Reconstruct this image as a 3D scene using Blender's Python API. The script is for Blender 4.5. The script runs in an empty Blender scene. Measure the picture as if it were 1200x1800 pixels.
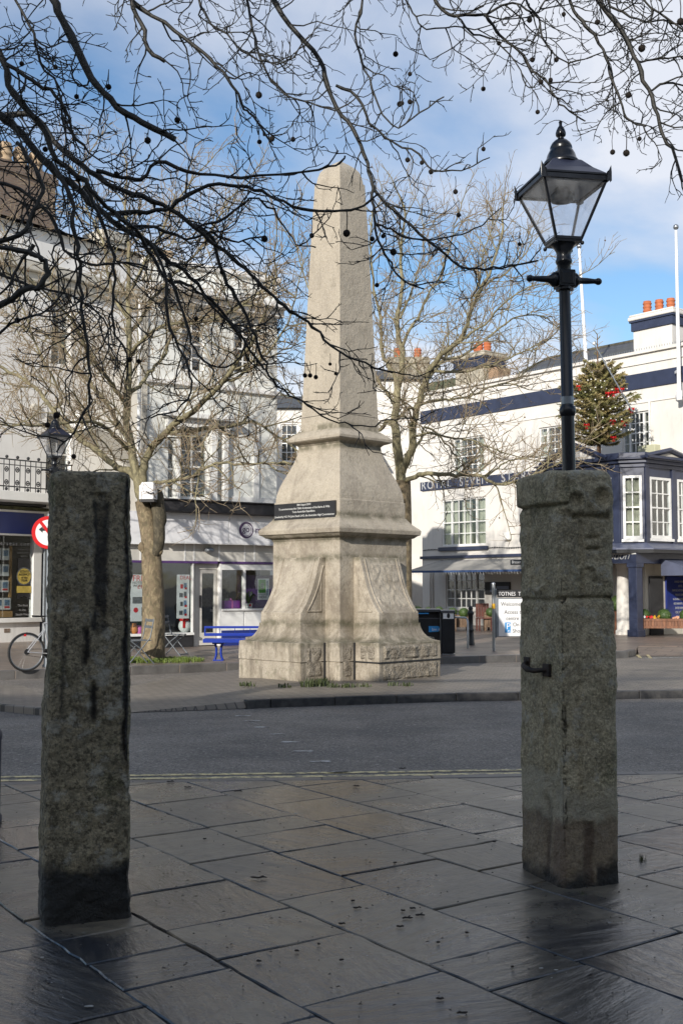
import bpy, bmesh, math, random
import numpy as np
from mathutils import Vector, Matrix, noise
R = math.radians
C = bpy.context.scene.collection
scene = bpy.context.scene

# ------------------------------------------------------------------ camera
FPX = 2000.0; CAMZ = 1.6; PITCH = math.atan(130/2000)
cam_d = bpy.data.cameras.new('camera'); cam = bpy.data.objects.new('camera', cam_d); C.objects.link(cam)
cam_d.sensor_fit = 'VERTICAL'; cam_d.sensor_height = 36; cam_d.sensor_width = 24; cam_d.lens = 40.0
cam_d.clip_start = 0.05; cam_d.clip_end = 2000
cam.location = (0, 0, CAMZ); cam.rotation_euler = (math.pi/2 + PITCH, 0, 0)
scene.camera = cam

# ------------------------------------------------------------------ sky, sun, exposure
SUN_EL = 21.5; SUN_V = Vector((-0.38, -0.87, 0))
SUN_DIR = (SUN_V.normalized()*math.cos(R(SUN_EL)) + Vector((0, 0, math.sin(R(SUN_EL))))).normalized()
w = bpy.data.worlds.new('World'); scene.world = w; w.use_nodes = True
nt = w.node_tree; N = nt.nodes; Lk = nt.links
bg = N['Background']; bg.inputs[1].default_value = 0.135
sky = N.new('ShaderNodeTexSky'); sky.sky_type = 'NISHITA'; sky.sun_disc = False
sky.sun_elevation = R(SUN_EL); sky.sun_rotation = math.atan2(SUN_DIR.x, SUN_DIR.y)
sky.air_density = 1.0; sky.dust_density = 0.6; sky.ozone_density = 2.0
tc = N.new('ShaderNodeTexCoord'); sep = N.new('ShaderNodeSeparateXYZ'); Lk.new(tc.outputs['Generated'], sep.inputs[0])
def wmath(op, a, b=None, clamp=False):
    m = N.new('ShaderNodeMath'); m.operation = op; m.use_clamp = clamp
    for i, v in enumerate((a, b)):
        if v is None: continue
        if isinstance(v, (int, float)): m.inputs[i].default_value = v
        else: Lk.new(v, m.inputs[i])
    return m.outputs[0]
zz = wmath('ADD', wmath('MAXIMUM', sep.outputs[2], 0.0), 0.22)
cx = wmath('DIVIDE', sep.outputs[0], zz); cy = wmath('DIVIDE', sep.outputs[1], zz)
cmb = N.new('ShaderNodeCombineXYZ'); Lk.new(cx, cmb.inputs[0]); Lk.new(cy, cmb.inputs[1])
mp = N.new('ShaderNodeMapping'); mp.inputs['Location'].default_value = (3.05, 1.2, 0.3); mp.inputs['Scale'].default_value = (1.0, 1.25, 1)
Lk.new(cmb.outputs[0], mp.inputs[0])
nz = N.new('ShaderNodeTexNoise'); nz.inputs['Scale'].default_value = 0.62; nz.inputs['Detail'].default_value = 9; nz.inputs['Roughness'].default_value = 0.52
nz.inputs['Distortion'].default_value = 0.35
Lk.new(mp.outputs[0], nz.inputs[0])
ramp = N.new('ShaderNodeValToRGB'); ramp.color_ramp.elements[0].position = 0.43; ramp.color_ramp.elements[1].position = 0.575
Lk.new(nz.outputs[0], ramp.inputs[0])
ccol = N.new('ShaderNodeMixRGB'); Lk.new(ramp.outputs[0], ccol.inputs[0])
ccol.inputs[1].default_value = (3.7, 4.0, 4.7, 1); ccol.inputs[2].default_value = (5.4, 5.55, 6.0, 1)
mxs = N.new('ShaderNodeMixRGB')
cf = wmath('MULTIPLY', ramp.outputs[0], 0.9); Lk.new(cf, mxs.inputs[0])
hs = N.new('ShaderNodeHueSaturation'); hs.inputs['Saturation'].default_value = 1.14; hs.inputs['Value'].default_value = 1.0
Lk.new(sky.outputs[0], hs.inputs['Color'])
Lk.new(hs.outputs[0], mxs.inputs[1]); Lk.new(ccol.outputs[0], mxs.inputs[2]); Lk.new(mxs.outputs[0], bg.inputs[0])

sl = bpy.data.lights.new('sun', 'SUN'); sun = bpy.data.objects.new('sun', sl); C.objects.link(sun)
sl.energy = 4.2; sl.angle = R(0.53); sl.color = (1.0, 0.94, 0.85)
sun.rotation_euler = SUN_DIR.to_track_quat('Z', 'Y').to_euler(); sun.location = (-10, -30, 30)
vs = scene.view_settings; vs.view_transform = 'Standard'; vs.look = 'None'; vs.exposure = 0.25; vs.gamma = 1.0; vs.use_curve_mapping = False
scene.cycles.max_bounces = 8; scene.cycles.transparent_max_bounces = 16; scene.cycles.caustics_reflective = False; scene.cycles.caustics_refractive = False

# ------------------------------------------------------------------ helpers
def ray(px, py):
    u = (px-600)/FPX; v = (900-py)/FPX
    d = Vector((u, math.cos(PITCH) - v*math.sin(PITCH), math.sin(PITCH) + v*math.cos(PITCH)))
    return d / d.y
def at(px, py, Y):
    d = ray(px, py); return Vector((d.x*Y, Y, CAMZ + d.z*Y))
def gnd(px, py, z=0.0):
    d = ray(px, py); t = (z-CAMZ)/d.z; return Vector((d.x*t, d.y*t, z))
def tag(o, label=None, cat=None, group=None, kind=None):
    if label: o['label'] = label
    if cat: o['category'] = cat
    if group: o['group'] = group
    if kind: o['kind'] = kind
    return o
def empty(name, loc=(0, 0, 0), rz=0.0, label=None, cat=None, group=None):
    o = bpy.data.objects.new(name, None); C.objects.link(o); o.location = loc; o.rotation_euler = (0, 0, rz)
    o.empty_display_size = 0.2
    return tag(o, label, cat, group)

class MB:
    def __init__(s): s.v = []; s.f = []; s.m = []; s.sm = []; s.M = None; s.mi = 0
    def _add(s, vs, fs, smooth=False):
        b = len(s.v)
        for p in vs:
            p = Vector(p)
            if s.M is not None: p = s.M @ p
            s.v.append((p.x, p.y, p.z))
        for f in fs: s.f.append(tuple(b+i for i in f)); s.m.append(s.mi); s.sm.append(smooth)
    def box(s, x0, y0, z0, x1, y1, z1):
        if x0 > x1: x0, x1 = x1, x0
        if y0 > y1: y0, y1 = y1, y0
        if z0 > z1: z0, z1 = z1, z0
        s._add([(x0,y0,z0),(x1,y0,z0),(x1,y1,z0),(x0,y1,z0),(x0,y0,z1),(x1,y0,z1),(x1,y1,z1),(x0,y1,z1)],
               [(0,3,2,1),(4,5,6,7),(0,1,5,4),(1,2,6,5),(2,3,7,6),(3,0,4,7)])
    def quad(s, a, b, c, d): s._add([a, b, c, d], [(0, 1, 2, 3)])
    def poly(s, pts): s._add(pts, [tuple(range(len(pts)))])
    def prism(s, pts, z0, z1):            # pts ccw in xy
        n = len(pts)
        s._add([(p[0], p[1], z0) for p in pts] + [(p[0], p[1], z1) for p in pts],
               [tuple(range(n-1, -1, -1)), tuple(range(n, 2*n))] + [(i, (i+1) % n, n+(i+1) % n, n+i) for i in range(n)])
    def extr(s, pts, a0, a1, axis='y'):    # polygon in (x,z) extruded along y, or (y,z) along x
        n = len(pts)
        if axis == 'y': A = [(p[0], a0, p[1]) for p in pts]; B = [(p[0], a1, p[1]) for p in pts]
        else: A = [(a0, p[0], p[1]) for p in pts]; B = [(a1, p[0], p[1]) for p in pts]
        s._add(A + B, [tuple(range(n)), tuple(range(2*n-1, n-1, -1))] + [(i, n+i, n+(i+1) % n, (i+1) % n) for i in range(n)])
    def loft(s, rings, cap0=True, cap1=True, smooth=False):
        n = len(rings[0]); vs = [p for r in rings for p in r]; fs = []
        for k in range(len(rings)-1):
            for i in range(n):
                j = (i+1) % n; fs.append((k*n+i, k*n+j, (k+1)*n+j, (k+1)*n+i))
        s._add(vs, fs, smooth)
        if cap0: s._add(rings[0], [tuple(range(n-1, -1, -1))])
        if cap1: s._add(rings[-1], [tuple(range(n))])
    def lathe(s, prof, n=24, c=(0, 0), smooth=True, rot=0.0):
        rings = [[(c[0]+r*math.cos(rot+2*math.pi*i/n), c[1]+r*math.sin(rot+2*math.pi*i/n), z) for i in range(n)] for r, z in prof]
        s.loft(rings, True, True, smooth)
    def sq(s, prof, c=(0, 0)):            # square sweep: prof of (half, z)
        s.loft([[(c[0]-h, c[1]-h, z), (c[0]+h, c[1]-h, z), (c[0]+h, c[1]+h, z), (c[0]-h, c[1]+h, z)] for h, z in prof])
    def tube(s, pts, rad, k=8, smooth=True, caps=True):
        pts = [Vector(p) for p in pts]; n = len(pts)
        if isinstance(rad, (int, float)): rad = [rad]*n
        rings = []; up = None
        for i in range(n):
            t = (pts[min(i+1, n-1)] - pts[max(i-1, 0)])
            if t.length < 1e-9: t = Vector((0, 0, 1))
            t.normalize()
            if up is None:
                up = Vector((0, 0, 1)) if abs(t.z) < 0.9 else Vector((1, 0, 0))
            a = up - t*up.dot(t)
            if a.length < 1e-4: a = t.orthogonal()
            a.normalize(); up = a; b = t.cross(a)
            rings.append([pts[i] + (a*math.cos(2*math.pi*j/k) + b*math.sin(2*math.pi*j/k))*rad[i] for j in range(k)])
        s.loft(rings, caps, caps, smooth)
    def ball(s, c, r, n=10, m=7, sq_=1.0):
        c = Vector(c)
        prof = [(max(r*math.sin(math.pi*i/m), 1e-4), c.z - r*sq_*math.cos(math.pi*i/m)) for i in range(m+1)]
        s.lathe(prof, n, (c.x, c.y))
    def build(s, name, mats, parent=None, bevel=0.0, seg=2, smooth=None):
        me = bpy.data.meshes.new(name); me.from_pydata(s.v, [], s.f)
        if not isinstance(mats, (list, tuple)): mats = [mats]
        for m_ in mats: me.materials.append(m_)
        if len(mats) > 1: me.polygons.foreach_set('material_index', s.m)
        me.polygons.foreach_set('use_smooth', s.sm if smooth is None else [smooth]*len(s.sm))
        me.update()
        o = bpy.data.objects.new(name, me); C.objects.link(o)
        if parent is not None: o.parent = parent
        if bevel > 0:
            b = o.modifiers.new('bevel', 'BEVEL'); b.width = bevel; b.segments = seg; b.limit_method = 'ANGLE'; b.angle_limit = R(35)
        return o
def copy_tree(o, parent=None):
    c = o.copy(); C.objects.link(c)
    if parent is not None: c.parent = parent
    for ch in [x for x in bpy.data.objects if x.parent == o]: copy_tree(ch, c)
    return c

# ------------------------------------------------------------------ materials
class NT:
    def __init__(s, name):
        s.m = bpy.data.materials.new(name); s.m.use_nodes = True; s.t = s.m.node_tree; s.n = s.t.nodes; s.l = s.t.links
        s.b = s.n['Principled BSDF']; s._tc = None
    def co(s, scale=(1, 1, 1), kind='Object', rot=(0, 0, 0), loc=(0, 0, 0)):
        if s._tc is None: s._tc = s.n.new('ShaderNodeTexCoord')
        m = s.n.new('ShaderNodeMapping'); m.inputs['Scale'].default_value = scale; m.inputs['Rotation'].default_value = rot; m.inputs['Location'].default_value = loc
        s.l.new(s._tc.outputs[kind], m.inputs[0]); return m.outputs[0]
    def noise(s, scale, detail=4, rough=0.5, vec=None, dist=0.0):
        n = s.n.new('ShaderNodeTexNoise'); n.inputs['Scale'].default_value = scale; n.inputs['Detail'].default_value = detail
        n.inputs['Roughness'].default_value = rough; n.inputs['Distortion'].default_value = dist
        s.l.new(vec if vec is not None else s.co(), n.inputs[0]); return n.outputs[0]
    def voro(s, scale, vec=None, out=0, feat='F1'):
        n = s.n.new('ShaderNodeTexVoronoi'); n.inputs['Scale'].default_value = scale; n.feature = feat
        s.l.new(vec if vec is not None else s.co(), n.inputs[0]); return n.outputs[out]
    def ramp(s, f, p0, p1, c0=(0, 0, 0, 1), c1=(1, 1, 1, 1)):
        n = s.n.new('ShaderNodeValToRGB'); e = n.color_ramp.elements; e[0].position = p0; e[1].position = p1
        e[0].color = c0 if len(c0) == 4 else (*c0, 1); e[1].color = c1 if len(c1) == 4 else (*c1, 1)
        s.l.new(f, n.inputs[0]); return n.outputs[0]
    def mix(s, f, a, b, mode='MIX'):
        n = s.n.new('ShaderNodeMixRGB'); n.blend_type = mode
        for i, v in enumerate((f, a, b)):
            if isinstance(v, (int, float)): n.inputs[i].default_value = v if i == 0 else (v, v, v, 1)
            elif isinstance(v, (tuple, list)): n.inputs[i].default_value = (*v[:3], 1)
            else: s.l.new(v, n.inputs[i])
        return n.outputs[0]
    def math(s, op, a, b=None, c=None, clamp=False):
        n = s.n.new('ShaderNodeMath'); n.operation = op; n.use_clamp = clamp
        for i, v in enumerate((a, b, c)):
            if v is None: continue
            if isinstance(v, (int, float)): n.inputs[i].default_value = v
            else: s.l.new(v, n.inputs[i])
        return n.outputs[0]
    def xyz(s, vec=None):
        n = s.n.new('ShaderNodeSeparateXYZ'); s.l.new(vec if vec is not None else s.co(), n.inputs[0]); return n.outputs
    def attr(s, name):
        n = s.n.new('ShaderNodeAttribute'); n.attribute_name = name; return n.outputs
    def bump(s, h, strength=0.5, dist=0.01):
        n = s.n.new('ShaderNodeBump'); n.inputs['Strength'].default_value = strength; n.inputs['Distance'].default_value = dist
        s.l.new(h, n.inputs['Height'])
        if s.b.inputs['Normal'].is_linked: s.l.new(s.b.inputs['Normal'].links[0].from_socket, n.inputs['Normal'])
        s.l.new(n.outputs[0], s.b.inputs['Normal'])
    def setc(s, c):
        if isinstance(c, tuple): s.b.inputs['Base Color'].default_value = (*c[:3], 1)
        else: s.l.new(c, s.b.inputs['Base Color'])
    def setr(s, r):
        if isinstance(r, (int, float)): s.b.inputs['Roughness'].default_value = r
        else: s.l.new(r, s.b.inputs['Roughness'])
    def range(s, x, a, b):   # smooth 0..1 as x goes a..b
        n = s.n.new('ShaderNodeMapRange'); n.interpolation_type = 'SMOOTHSTEP'
        n.inputs['From Min'].default_value = a; n.inputs['From Max'].default_value = b
        s.l.new(x, n.inputs['Value']); return n.outputs[0]

def paint(name, c, rough=0.5, var=0.06, scale=3.0, metal=0.0, bump=0.0, dirt=0.0):
    t = NT(name)
    n1 = t.noise(scale, 5, 0.6)
    c2 = tuple(max(0, x*(1-var*2.5)) for x in c)
    col = t.mix(t.ramp(n1, 0.35, 0.7), c, c2)
    if dirt > 0:
        n2 = t.noise(2.2, 6, 0.65, t.co((1.6, 1.6, 0.35)))
        col = t.mix(t.math('MULTIPLY', t.ramp(n2, 0.52, 0.75), dirt), col, tuple(x*0.45 for x in c))
    t.setc(col); t.setr(rough); t.b.inputs['Metallic'].default_value = metal
    if bump > 0: t.bump(t.noise(60, 4, 0.6), bump, 0.004)
    return t.m
M = {}
M['render_white'] = paint('white_render', (0.84, 0.83, 0.81), 0.75, 0.05, 1.2, bump=0.25, dirt=0.30)
M['render_cream'] = paint('cream_render', (0.76, 0.73, 0.68), 0.75, 0.05, 0.8, bump=0.3, dirt=0.32)
M['render_grey'] = paint('grey_green_render', (0.80, 0.81, 0.77), 0.7, 0.05, 1.0, bump=0.2, dirt=0.4)
M['render_beige'] = paint('beige_render', (0.58, 0.55, 0.48), 0.8, 0.08, 1.0, bump=0.2, dirt=0.4)
M['navy'] = paint('navy_paint', (0.036, 0.046, 0.088), 0.38, 0.12, 2.5, dirt=0.25)
M['navy_grey'] = paint('grey_navy_paint', (0.11, 0.125, 0.19), 0.4, 0.1, 2.0, dirt=0.2)
M['blue_sign'] = paint('blue_sign', (0.018, 0.035, 0.20), 0.35, 0.04)
M['white_gloss'] = paint('white_gloss', (0.80, 0.80, 0.78), 0.35, 0.03, 4.0, dirt=0.12)
M['panel_white'] = paint('white_fascia', (0.82, 0.82, 0.84), 0.4, 0.04, 1.2, dirt=0.2)
M['cream_dirty'] = paint('dirty_cream', (0.62, 0.60, 0.55), 0.6, 0.08, 2.0, dirt=0.4)
M['purple'] = paint('purple_band', (0.09, 0.04, 0.16), 0.4)
M['black_paint'] = paint('black_gloss', (0.012, 0.014, 0.019), 0.28, 0.2, 8.0, bump=0.06)
M['black_matt'] = paint('black_matt', (0.022, 0.022, 0.024), 0.6, 0.15, 6.0)
M['dark_fascia'] = paint('dark_lead', (0.045, 0.042, 0.045), 0.55, 0.25, 2.0, dirt=0.3)
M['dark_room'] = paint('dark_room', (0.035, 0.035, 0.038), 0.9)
M['room_wall'] = paint('shop_wall', (0.62, 0.62, 0.60), 0.9)
M['curtain'] = paint('curtain', (0.55, 0.53, 0.42), 0.9, 0.08)
M['terracotta'] = paint('terracotta', (0.50, 0.15, 0.06), 0.8, 0.12, 6.0)
M['blue_metal'] = paint('blue_metal', (0.012, 0.04, 0.33), 0.3, 0.06, 6.0)
M['grey_metal'] = paint('grey_metal', (0.30, 0.33, 0.36), 0.35, 0.1, 9.0, metal=0.5)
M['steel'] = paint('steel', (0.45, 0.47, 0.49), 0.3, 0.1, 9.0, metal=0.8)
M['red'] = paint('red_paint', (0.62, 0.012, 0.015), 0.4, 0.03)
M['yellow'] = paint('yellow_paint', (0.75, 0.42, 0.02), 0.45)
M['gold'] = paint('gold_foil', (0.55, 0.42, 0.10), 0.4, 0.15, 8.0)
M['rubber'] = paint('rubber', (0.02, 0.02, 0.02), 0.7)
M['pink'] = paint('pink_pot', (0.75, 0.16, 0.48), 0.5)
M['orange'] = paint('orange_thing', (0.70, 0.25, 0.05), 0.6)
M['green_poster'] = paint('green_poster', (0.10, 0.35, 0.05), 0.5)
M['poster_white'] = paint('poster_white', (0.80, 0.80, 0.80), 0.5, 0.03)
M['poster_blue'] = paint('poster_blue', (0.20, 0.34, 0.52), 0.5, 0.3, 18.0)
M['poster_grey'] = paint('poster_grey', (0.16, 0.17, 0.18), 0.5, 0.3, 18.0)
M['sticker_blue'] = paint('sticker_blue', (0.03, 0.28, 0.65), 0.5)
M['flag_white'] = paint('flagpole_white', (0.82, 0.82, 0.83), 0.3, 0.02)
M['iron_rust'] = paint('rusty_iron', (0.045, 0.030, 0.022), 0.7, 0.4, 25.0, bump=0.4)
M['lantern_white'] = paint('lantern_reflector', (0.70, 0.72, 0.75), 0.6)
M['shirt_green'] = paint('leaf_green', (0.05, 0.12, 0.025), 0.6, 0.3, 12.0)

def glassmat(name, tint=(0.92, 0.95, 0.95), base=0.06, rough=0.02, film=0.0, filmc=(0.5, 0.5, 0.5)):
    t = NT(name); n = t.n; l = t.l
    tr = n.new('ShaderNodeBsdfTransparent'); tr.inputs[0].default_value = (*tint, 1)
    gl = n.new('ShaderNodeBsdfGlossy'); gl.inputs['Roughness'].default_value = rough
    ge = n.new('ShaderNodeNewGeometry'); dt = n.new('ShaderNodeVectorMath'); dt.operation = 'DOT_PRODUCT'
    l.new(ge.outputs['Normal'], dt.inputs[0]); l.new(ge.outputs['Incoming'], dt.inputs[1])
    ca = t.math('SUBTRACT', 1.0, t.math('ABSOLUTE', dt.outputs['Value']), clamp=True)
    f = t.math('ADD', t.math('MULTIPLY', t.math('POWER', ca, 5.0), 0.9), .035 + base, clamp=True)
    bp = n.new('ShaderNodeBump'); bp.inputs['Strength'].default_value = 0.12; bp.inputs['Distance'].default_value = 0.02
    l.new(t.noise(1.6, 2, 0.5), bp.inputs['Height']); l.new(bp.outputs[0], gl.inputs['Normal'])
    mx = n.new('ShaderNodeMixShader'); l.new(f, mx.inputs[0]); l.new(tr.outputs[0], mx.inputs[1]); l.new(gl.outputs[0], mx.inputs[2])
    out = n['Material Output']; last = mx.outputs[0]
    if film > 0:
        df = n.new('ShaderNodeBsdfDiffuse'); df.inputs[0].default_value = (*filmc, 1)
        tl = n.new('ShaderNodeBsdfTranslucent'); tl.inputs[0].default_value = (*filmc, 1)
        ad = n.new('ShaderNodeMixShader'); l.new(df.outputs[0], ad.inputs[1]); l.new(tl.outputs[0], ad.inputs[2])
        m2 = n.new('ShaderNodeMixShader')
        ff = t.math('MULTIPLY', t.ramp(t.noise(9, 5, 0.6, t.co((1, 1, .4))), 0.3, 0.8), film*1.4, clamp=True)
        l.new(ff, m2.inputs[0]); l.new(last, m2.inputs[1]); l.new(ad.outputs[0], m2.inputs[2]); last = m2.outputs[0]
    l.new(last, out.inputs[0]); n.remove(t.b)
    return t.m
M['glass'] = glassmat('window_glass')
M['lamp_glass'] = glassmat('lantern_glass', tint=(.97,.98,1.0), base=0.0, film=0.30, filmc=(0.80, 0.82, 0.86), rough=0.15)

# granite of the monument
t = NT('monument_granite')
base = t.mix(t.ramp(t.noise(1.6, 6, 0.6), 0.3, 0.72), (0.49, 0.435, 0.345), (0.38, 0.335, 0.27))
lich = t.ramp(t.noise(3.4, 8, 0.7, t.co(loc=(4, 2, 1))), 0.56, 0.74)
base = t.mix(t.math('MULTIPLY', lich, 0.55), base, (0.20, 0.175, 0.135))
streak = t.ramp(t.noise(2.4, 6, 0.65, t.co((3.2, 3.2, 0.45))), 0.55, 0.78)
base = t.mix(t.math('MULTIPLY', streak, 0.5), base, (0.17, 0.15, 0.115))
sp = t.ramp(t.voro(95, out=0), 0.10, 0.30)
base = t.mix(t.math('MULTIPLY', t.math('SUBTRACT', 1.0, sp), 0.75), base, (0.10, 0.09, 0.085))
sp2 = t.ramp(t.noise(150, 3, 0.6), 0.60, 0.70)
base = t.mix(t.math('MULTIPLY', sp2, 0.6), base, (0.62, 0.58, 0.52))
g2 = t.ramp(t.noise(26, 5, 0.7), 0.40, 0.66); base = t.mix(t.math('MULTIPLY', g2, 0.28), base, (0.24, 0.19, 0.13))
g3 = t.ramp(t.noise(34, 3, 0.6, t.co((1, 1, .7), loc=(3, 9, 1))), 0.56, 0.66); base = t.mix(t.math('MULTIPLY', g3, 0.30), base, (0.56, 0.50, 0.42))
g4 = t.ramp(t.noise(30, 3, 0.6, t.co(loc=(8, 2, 6))), 0.60, 0.68); base = t.mix(t.math('MULTIPLY', g4, 0.32), base, (0.14, 0.12, 0.095))
zc = t.xyz()[2]
st_ = t.math('MULTIPLY', t.ramp(t.noise(1.9, 7, 0.7, t.co((1, 1, .6), loc=(3, 3, 3))), 0.46, 0.60), t.math('SUBTRACT', 1.0, t.range(zc, 1.0, 3.4)))
base = t.mix(t.math('MULTIPLY', st_, 0.55), base, (0.155, 0.125, 0.085))
st3 = t.math('MULTIPLY', t.ramp(t.noise(3.0, 6, 0.7, t.co((2.5, 2.5, .4), loc=(6, 1, 3))), 0.50, 0.60), t.math('SUBTRACT', 1.0, t.range(zc, .55, 1.2)))
base = t.mix(t.math('MULTIPLY', st3, 0.55), base, (0.10, 0.085, 0.06))
moss = t.math('MULTIPLY', t.ramp(t.noise(7, 6, 0.7), 0.55, 0.68), t.math('SUBTRACT', 1.0, t.range(zc, 0.05, 0.75)))
base = t.mix(t.math('MULTIPLY', moss, 0.6), base, (0.075, 0.085, 0.035))
bl_ = t.ramp(t.noise(2.6, 7, 0.7, t.co(loc=(11, 3, 7))), 0.50, 0.62); bl_ = t.math('MULTIPLY', bl_, t.math('SUBTRACT', 1.0, t.range(zc, 2.6, 4.2)))
base = t.mix(t.math('MULTIPLY', bl_, 0.42), base, (0.15, 0.12, 0.095))
wz = t.math('MULTIPLY', t.range(zc, .56, .66), t.math('SUBTRACT', 1.0, t.range(zc, .86, 1.0)))
base = t.mix(t.math('MULTIPLY', t.math('MULTIPLY', wz, t.ramp(t.noise(4, 6, 0.7), 0.35, 0.62)), 0.55), base, (0.13, 0.11, 0.075))
for lz in (0.605, 0.905, 1.99, 2.32, 2.70, 3.93, 4.25):
    dz = t.math('ABSOLUTE', t.math('SUBTRACT', zc, lz)); mk = t.math('SUBTRACT', 1.0, t.range(dz, 0.015, 0.11))
    mm = t.math('MULTIPLY', mk, t.ramp(t.noise(5, 5, 0.65, t.co(loc=(lz, 0, 0))), 0.36, 0.58))
    base = t.mix(t.math('MULTIPLY', mm, 0.7), base, (0.085, 0.08, 0.045))
t.setc(base); t.setr(0.85)
t.bump(t.noise(6, 8, 0.65), 0.7, 0.03); t.bump(t.noise(28, 5, 0.65), 0.6, 0.012); t.bump(t.noise(70, 5, 0.6), 0.6, 0.006)
M['granite'] = t.m
t2 = NT('rockfaced_granite')
b2 = t2.mix(t2.ramp(t2.noise(9, 8, 0.7), 0.35, 0.65), (0.34, 0.30, 0.24), (0.17, 0.145, 0.11))
t2.setc(b2); t2.setr(0.9); t2.bump(t2.noise(13, 8, 0.65), 1.0, 0.05); t2.bump(t2.voro(30), 0.7, 0.02); M['rockface'] = t2.m
# ------------------------------------------------------------------ ground sheets
# asphalt
t = NT('asphalt')
c = t.mix(t.ramp(t.noise(0.6, 6, 0.65), 0.38, 0.62), (0.30, 0.265, 0.222), (0.185, 0.163, 0.138))
c = t.mix(t.math('MULTIPLY', t.ramp(t.noise(24, 4, 0.75), 0.56, 0.62), 0.7), c, (0.50, 0.46, 0.41))
c = t.mix(t.math('MULTIPLY', t.ramp(t.noise(28, 4, 0.75, t.co(loc=(3, 4, 0))), 0.54, 0.60), 0.65), c, (0.06, 0.056, 0.052))
c = t.mix(t.math('MULTIPLY', t.ramp(t.voro(70), 0.45, 0.7), 0.5), c, (0.03, 0.03, 0.032))
band = t.ramp(t.noise(0.8, 4, 0.5, t.co((0.35, 1.2, 1))), 0.45, 0.6)
c = t.mix(t.math('MULTIPLY', band, 0.18), c, (0.08, 0.08, 0.086))
t.setc(c); t.setr(t.mix(t.ramp(t.noise(1.1, 4, 0.6), 0.4, 0.65), 0.68, 0.85))
t.bump(t.noise(30, 5, 0.75), 0.9, 0.018)
M['asphalt'] = t.m
mb = MB(); mb.quad((-400, -300, -0.03), (400, -300, -0.03), (400, 700, -0.03), (-400, 700, -0.03))
tag(mb.build('road', M['asphalt']), kind='structure')

# wet flagstones
t = NT('wet_flagstone')
tone = t.attr('tone')
sepc = t.n.new('ShaderNodeSeparateColor'); t.l.new(tone[0], sepc.inputs[0]); tR, tG = sepc.outputs[0], sepc.outputs[1]
UVC = t.n.new('ShaderNodeUVMap'); UVC.uv_map = 'slabuv'; suv = UVC.outputs[0]
def sm(scale):
    m_ = t.n.new('ShaderNodeMapping'); m_.inputs['Scale'].default_value = scale; t.l.new(suv, m_.inputs[0]); return m_.outputs[0]
base = t.mix(tR, (0.020, 0.024, 0.033), (0.056, 0.056, 0.054))
base = t.mix(t.math('MULTIPLY', t.ramp(t.noise(1.3, 6, 0.65), 0.40, 0.68), 0.75), base, (0.035, 0.038, 0.045))
base = t.mix(t.math('MULTIPLY', t.ramp(t.noise(3.3, 6, 0.6, sm((0.7, 2.2, 1))), 0.45, 0.7), 0.45), base, (0.105, 0.095, 0.08))
base = t.mix(t.math('MULTIPLY', t.ramp(t.noise(5, 7, 0.7, sm((0.5, 3.0, 1))), 0.5, 0.62), 0.35), base, (0.16, 0.145, 0.12))
base = t.mix(t.math('MULTIPLY', t.ramp(t.noise(60, 4, 0.6), 0.55, 0.75), 0.35), base, (0.015, 0.015, 0.018))
wet_refl_n = t.math('ADD', t.noise(0.7, 6, 0.62, t.co(loc=(2.3, 0.7, 0))), t.math('MULTIPLY', t.math('SUBTRACT', tG, .5), .10))
wet_refl_n = t.math('ADD', wet_refl_n, t.math('SUBTRACT', t.math('MULTIPLY', t.range(t.xyz()[1], 3.8, 6.6), 0.15), 0.10))  # front slabs darker, far ones warmer: tree and obelisk reflections painted into the colour
wet = t.ramp(wet_refl_n, 0.475, 0.585)
dry_refl_c = t.mix(tR, (0.165, 0.142, 0.102), (0.27, 0.22, 0.145))
edge_d = t.ramp(t.noise(9, 6, 0.75, sm((1, 1, 1))), 0.50, 0.60); base = t.mix(t.math('MULTIPLY', wet, 0.66), base, dry_refl_c); base = t.mix(t.math('MULTIPLY', edge_d, 0.4), base, (0.028, 0.028, 0.030))
t.setc(base)
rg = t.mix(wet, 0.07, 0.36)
rg = t.mix(t.math('MULTIPLY', tG, 0.35), rg, 0.30)
t.setr(t.math('ADD', rg, t.math('MULTIPLY', t.noise(14, 5, 0.7), 0.10)))
riv = t.noise(2.4, 8, 0.62, sm((0.6, 1.8, 1)), 0.35)
t.bump(riv, 0.5, 0.035); t.bump(t.noise(6, 7, 0.65, sm((0.4, 2.6, 1)), .6), 0.55, 0.012); t.bump(t.noise(26, 6, 0.6), 0.22, 0.004); t.bump(t.noise(140, 3, 0.6), 0.15, 0.0015)
t.b.inputs['Specular IOR Level'].default_value = 0.75
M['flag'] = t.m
t = NT('wet_mortar'); t.setc(t.mix(t.noise(20), (0.006, 0.006, 0.008), (0.02, 0.02, 0.02))); t.setr(0.5); t.bump(t.noise(50), 0.5, 0.005); M['mortar'] = t.m

rng = random.Random(7)
E2 = Vector((0.575, -0.818)); E1 = Vector((0.818, 0.575)); ORG = Vector((-0.144, 7.2))
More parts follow.
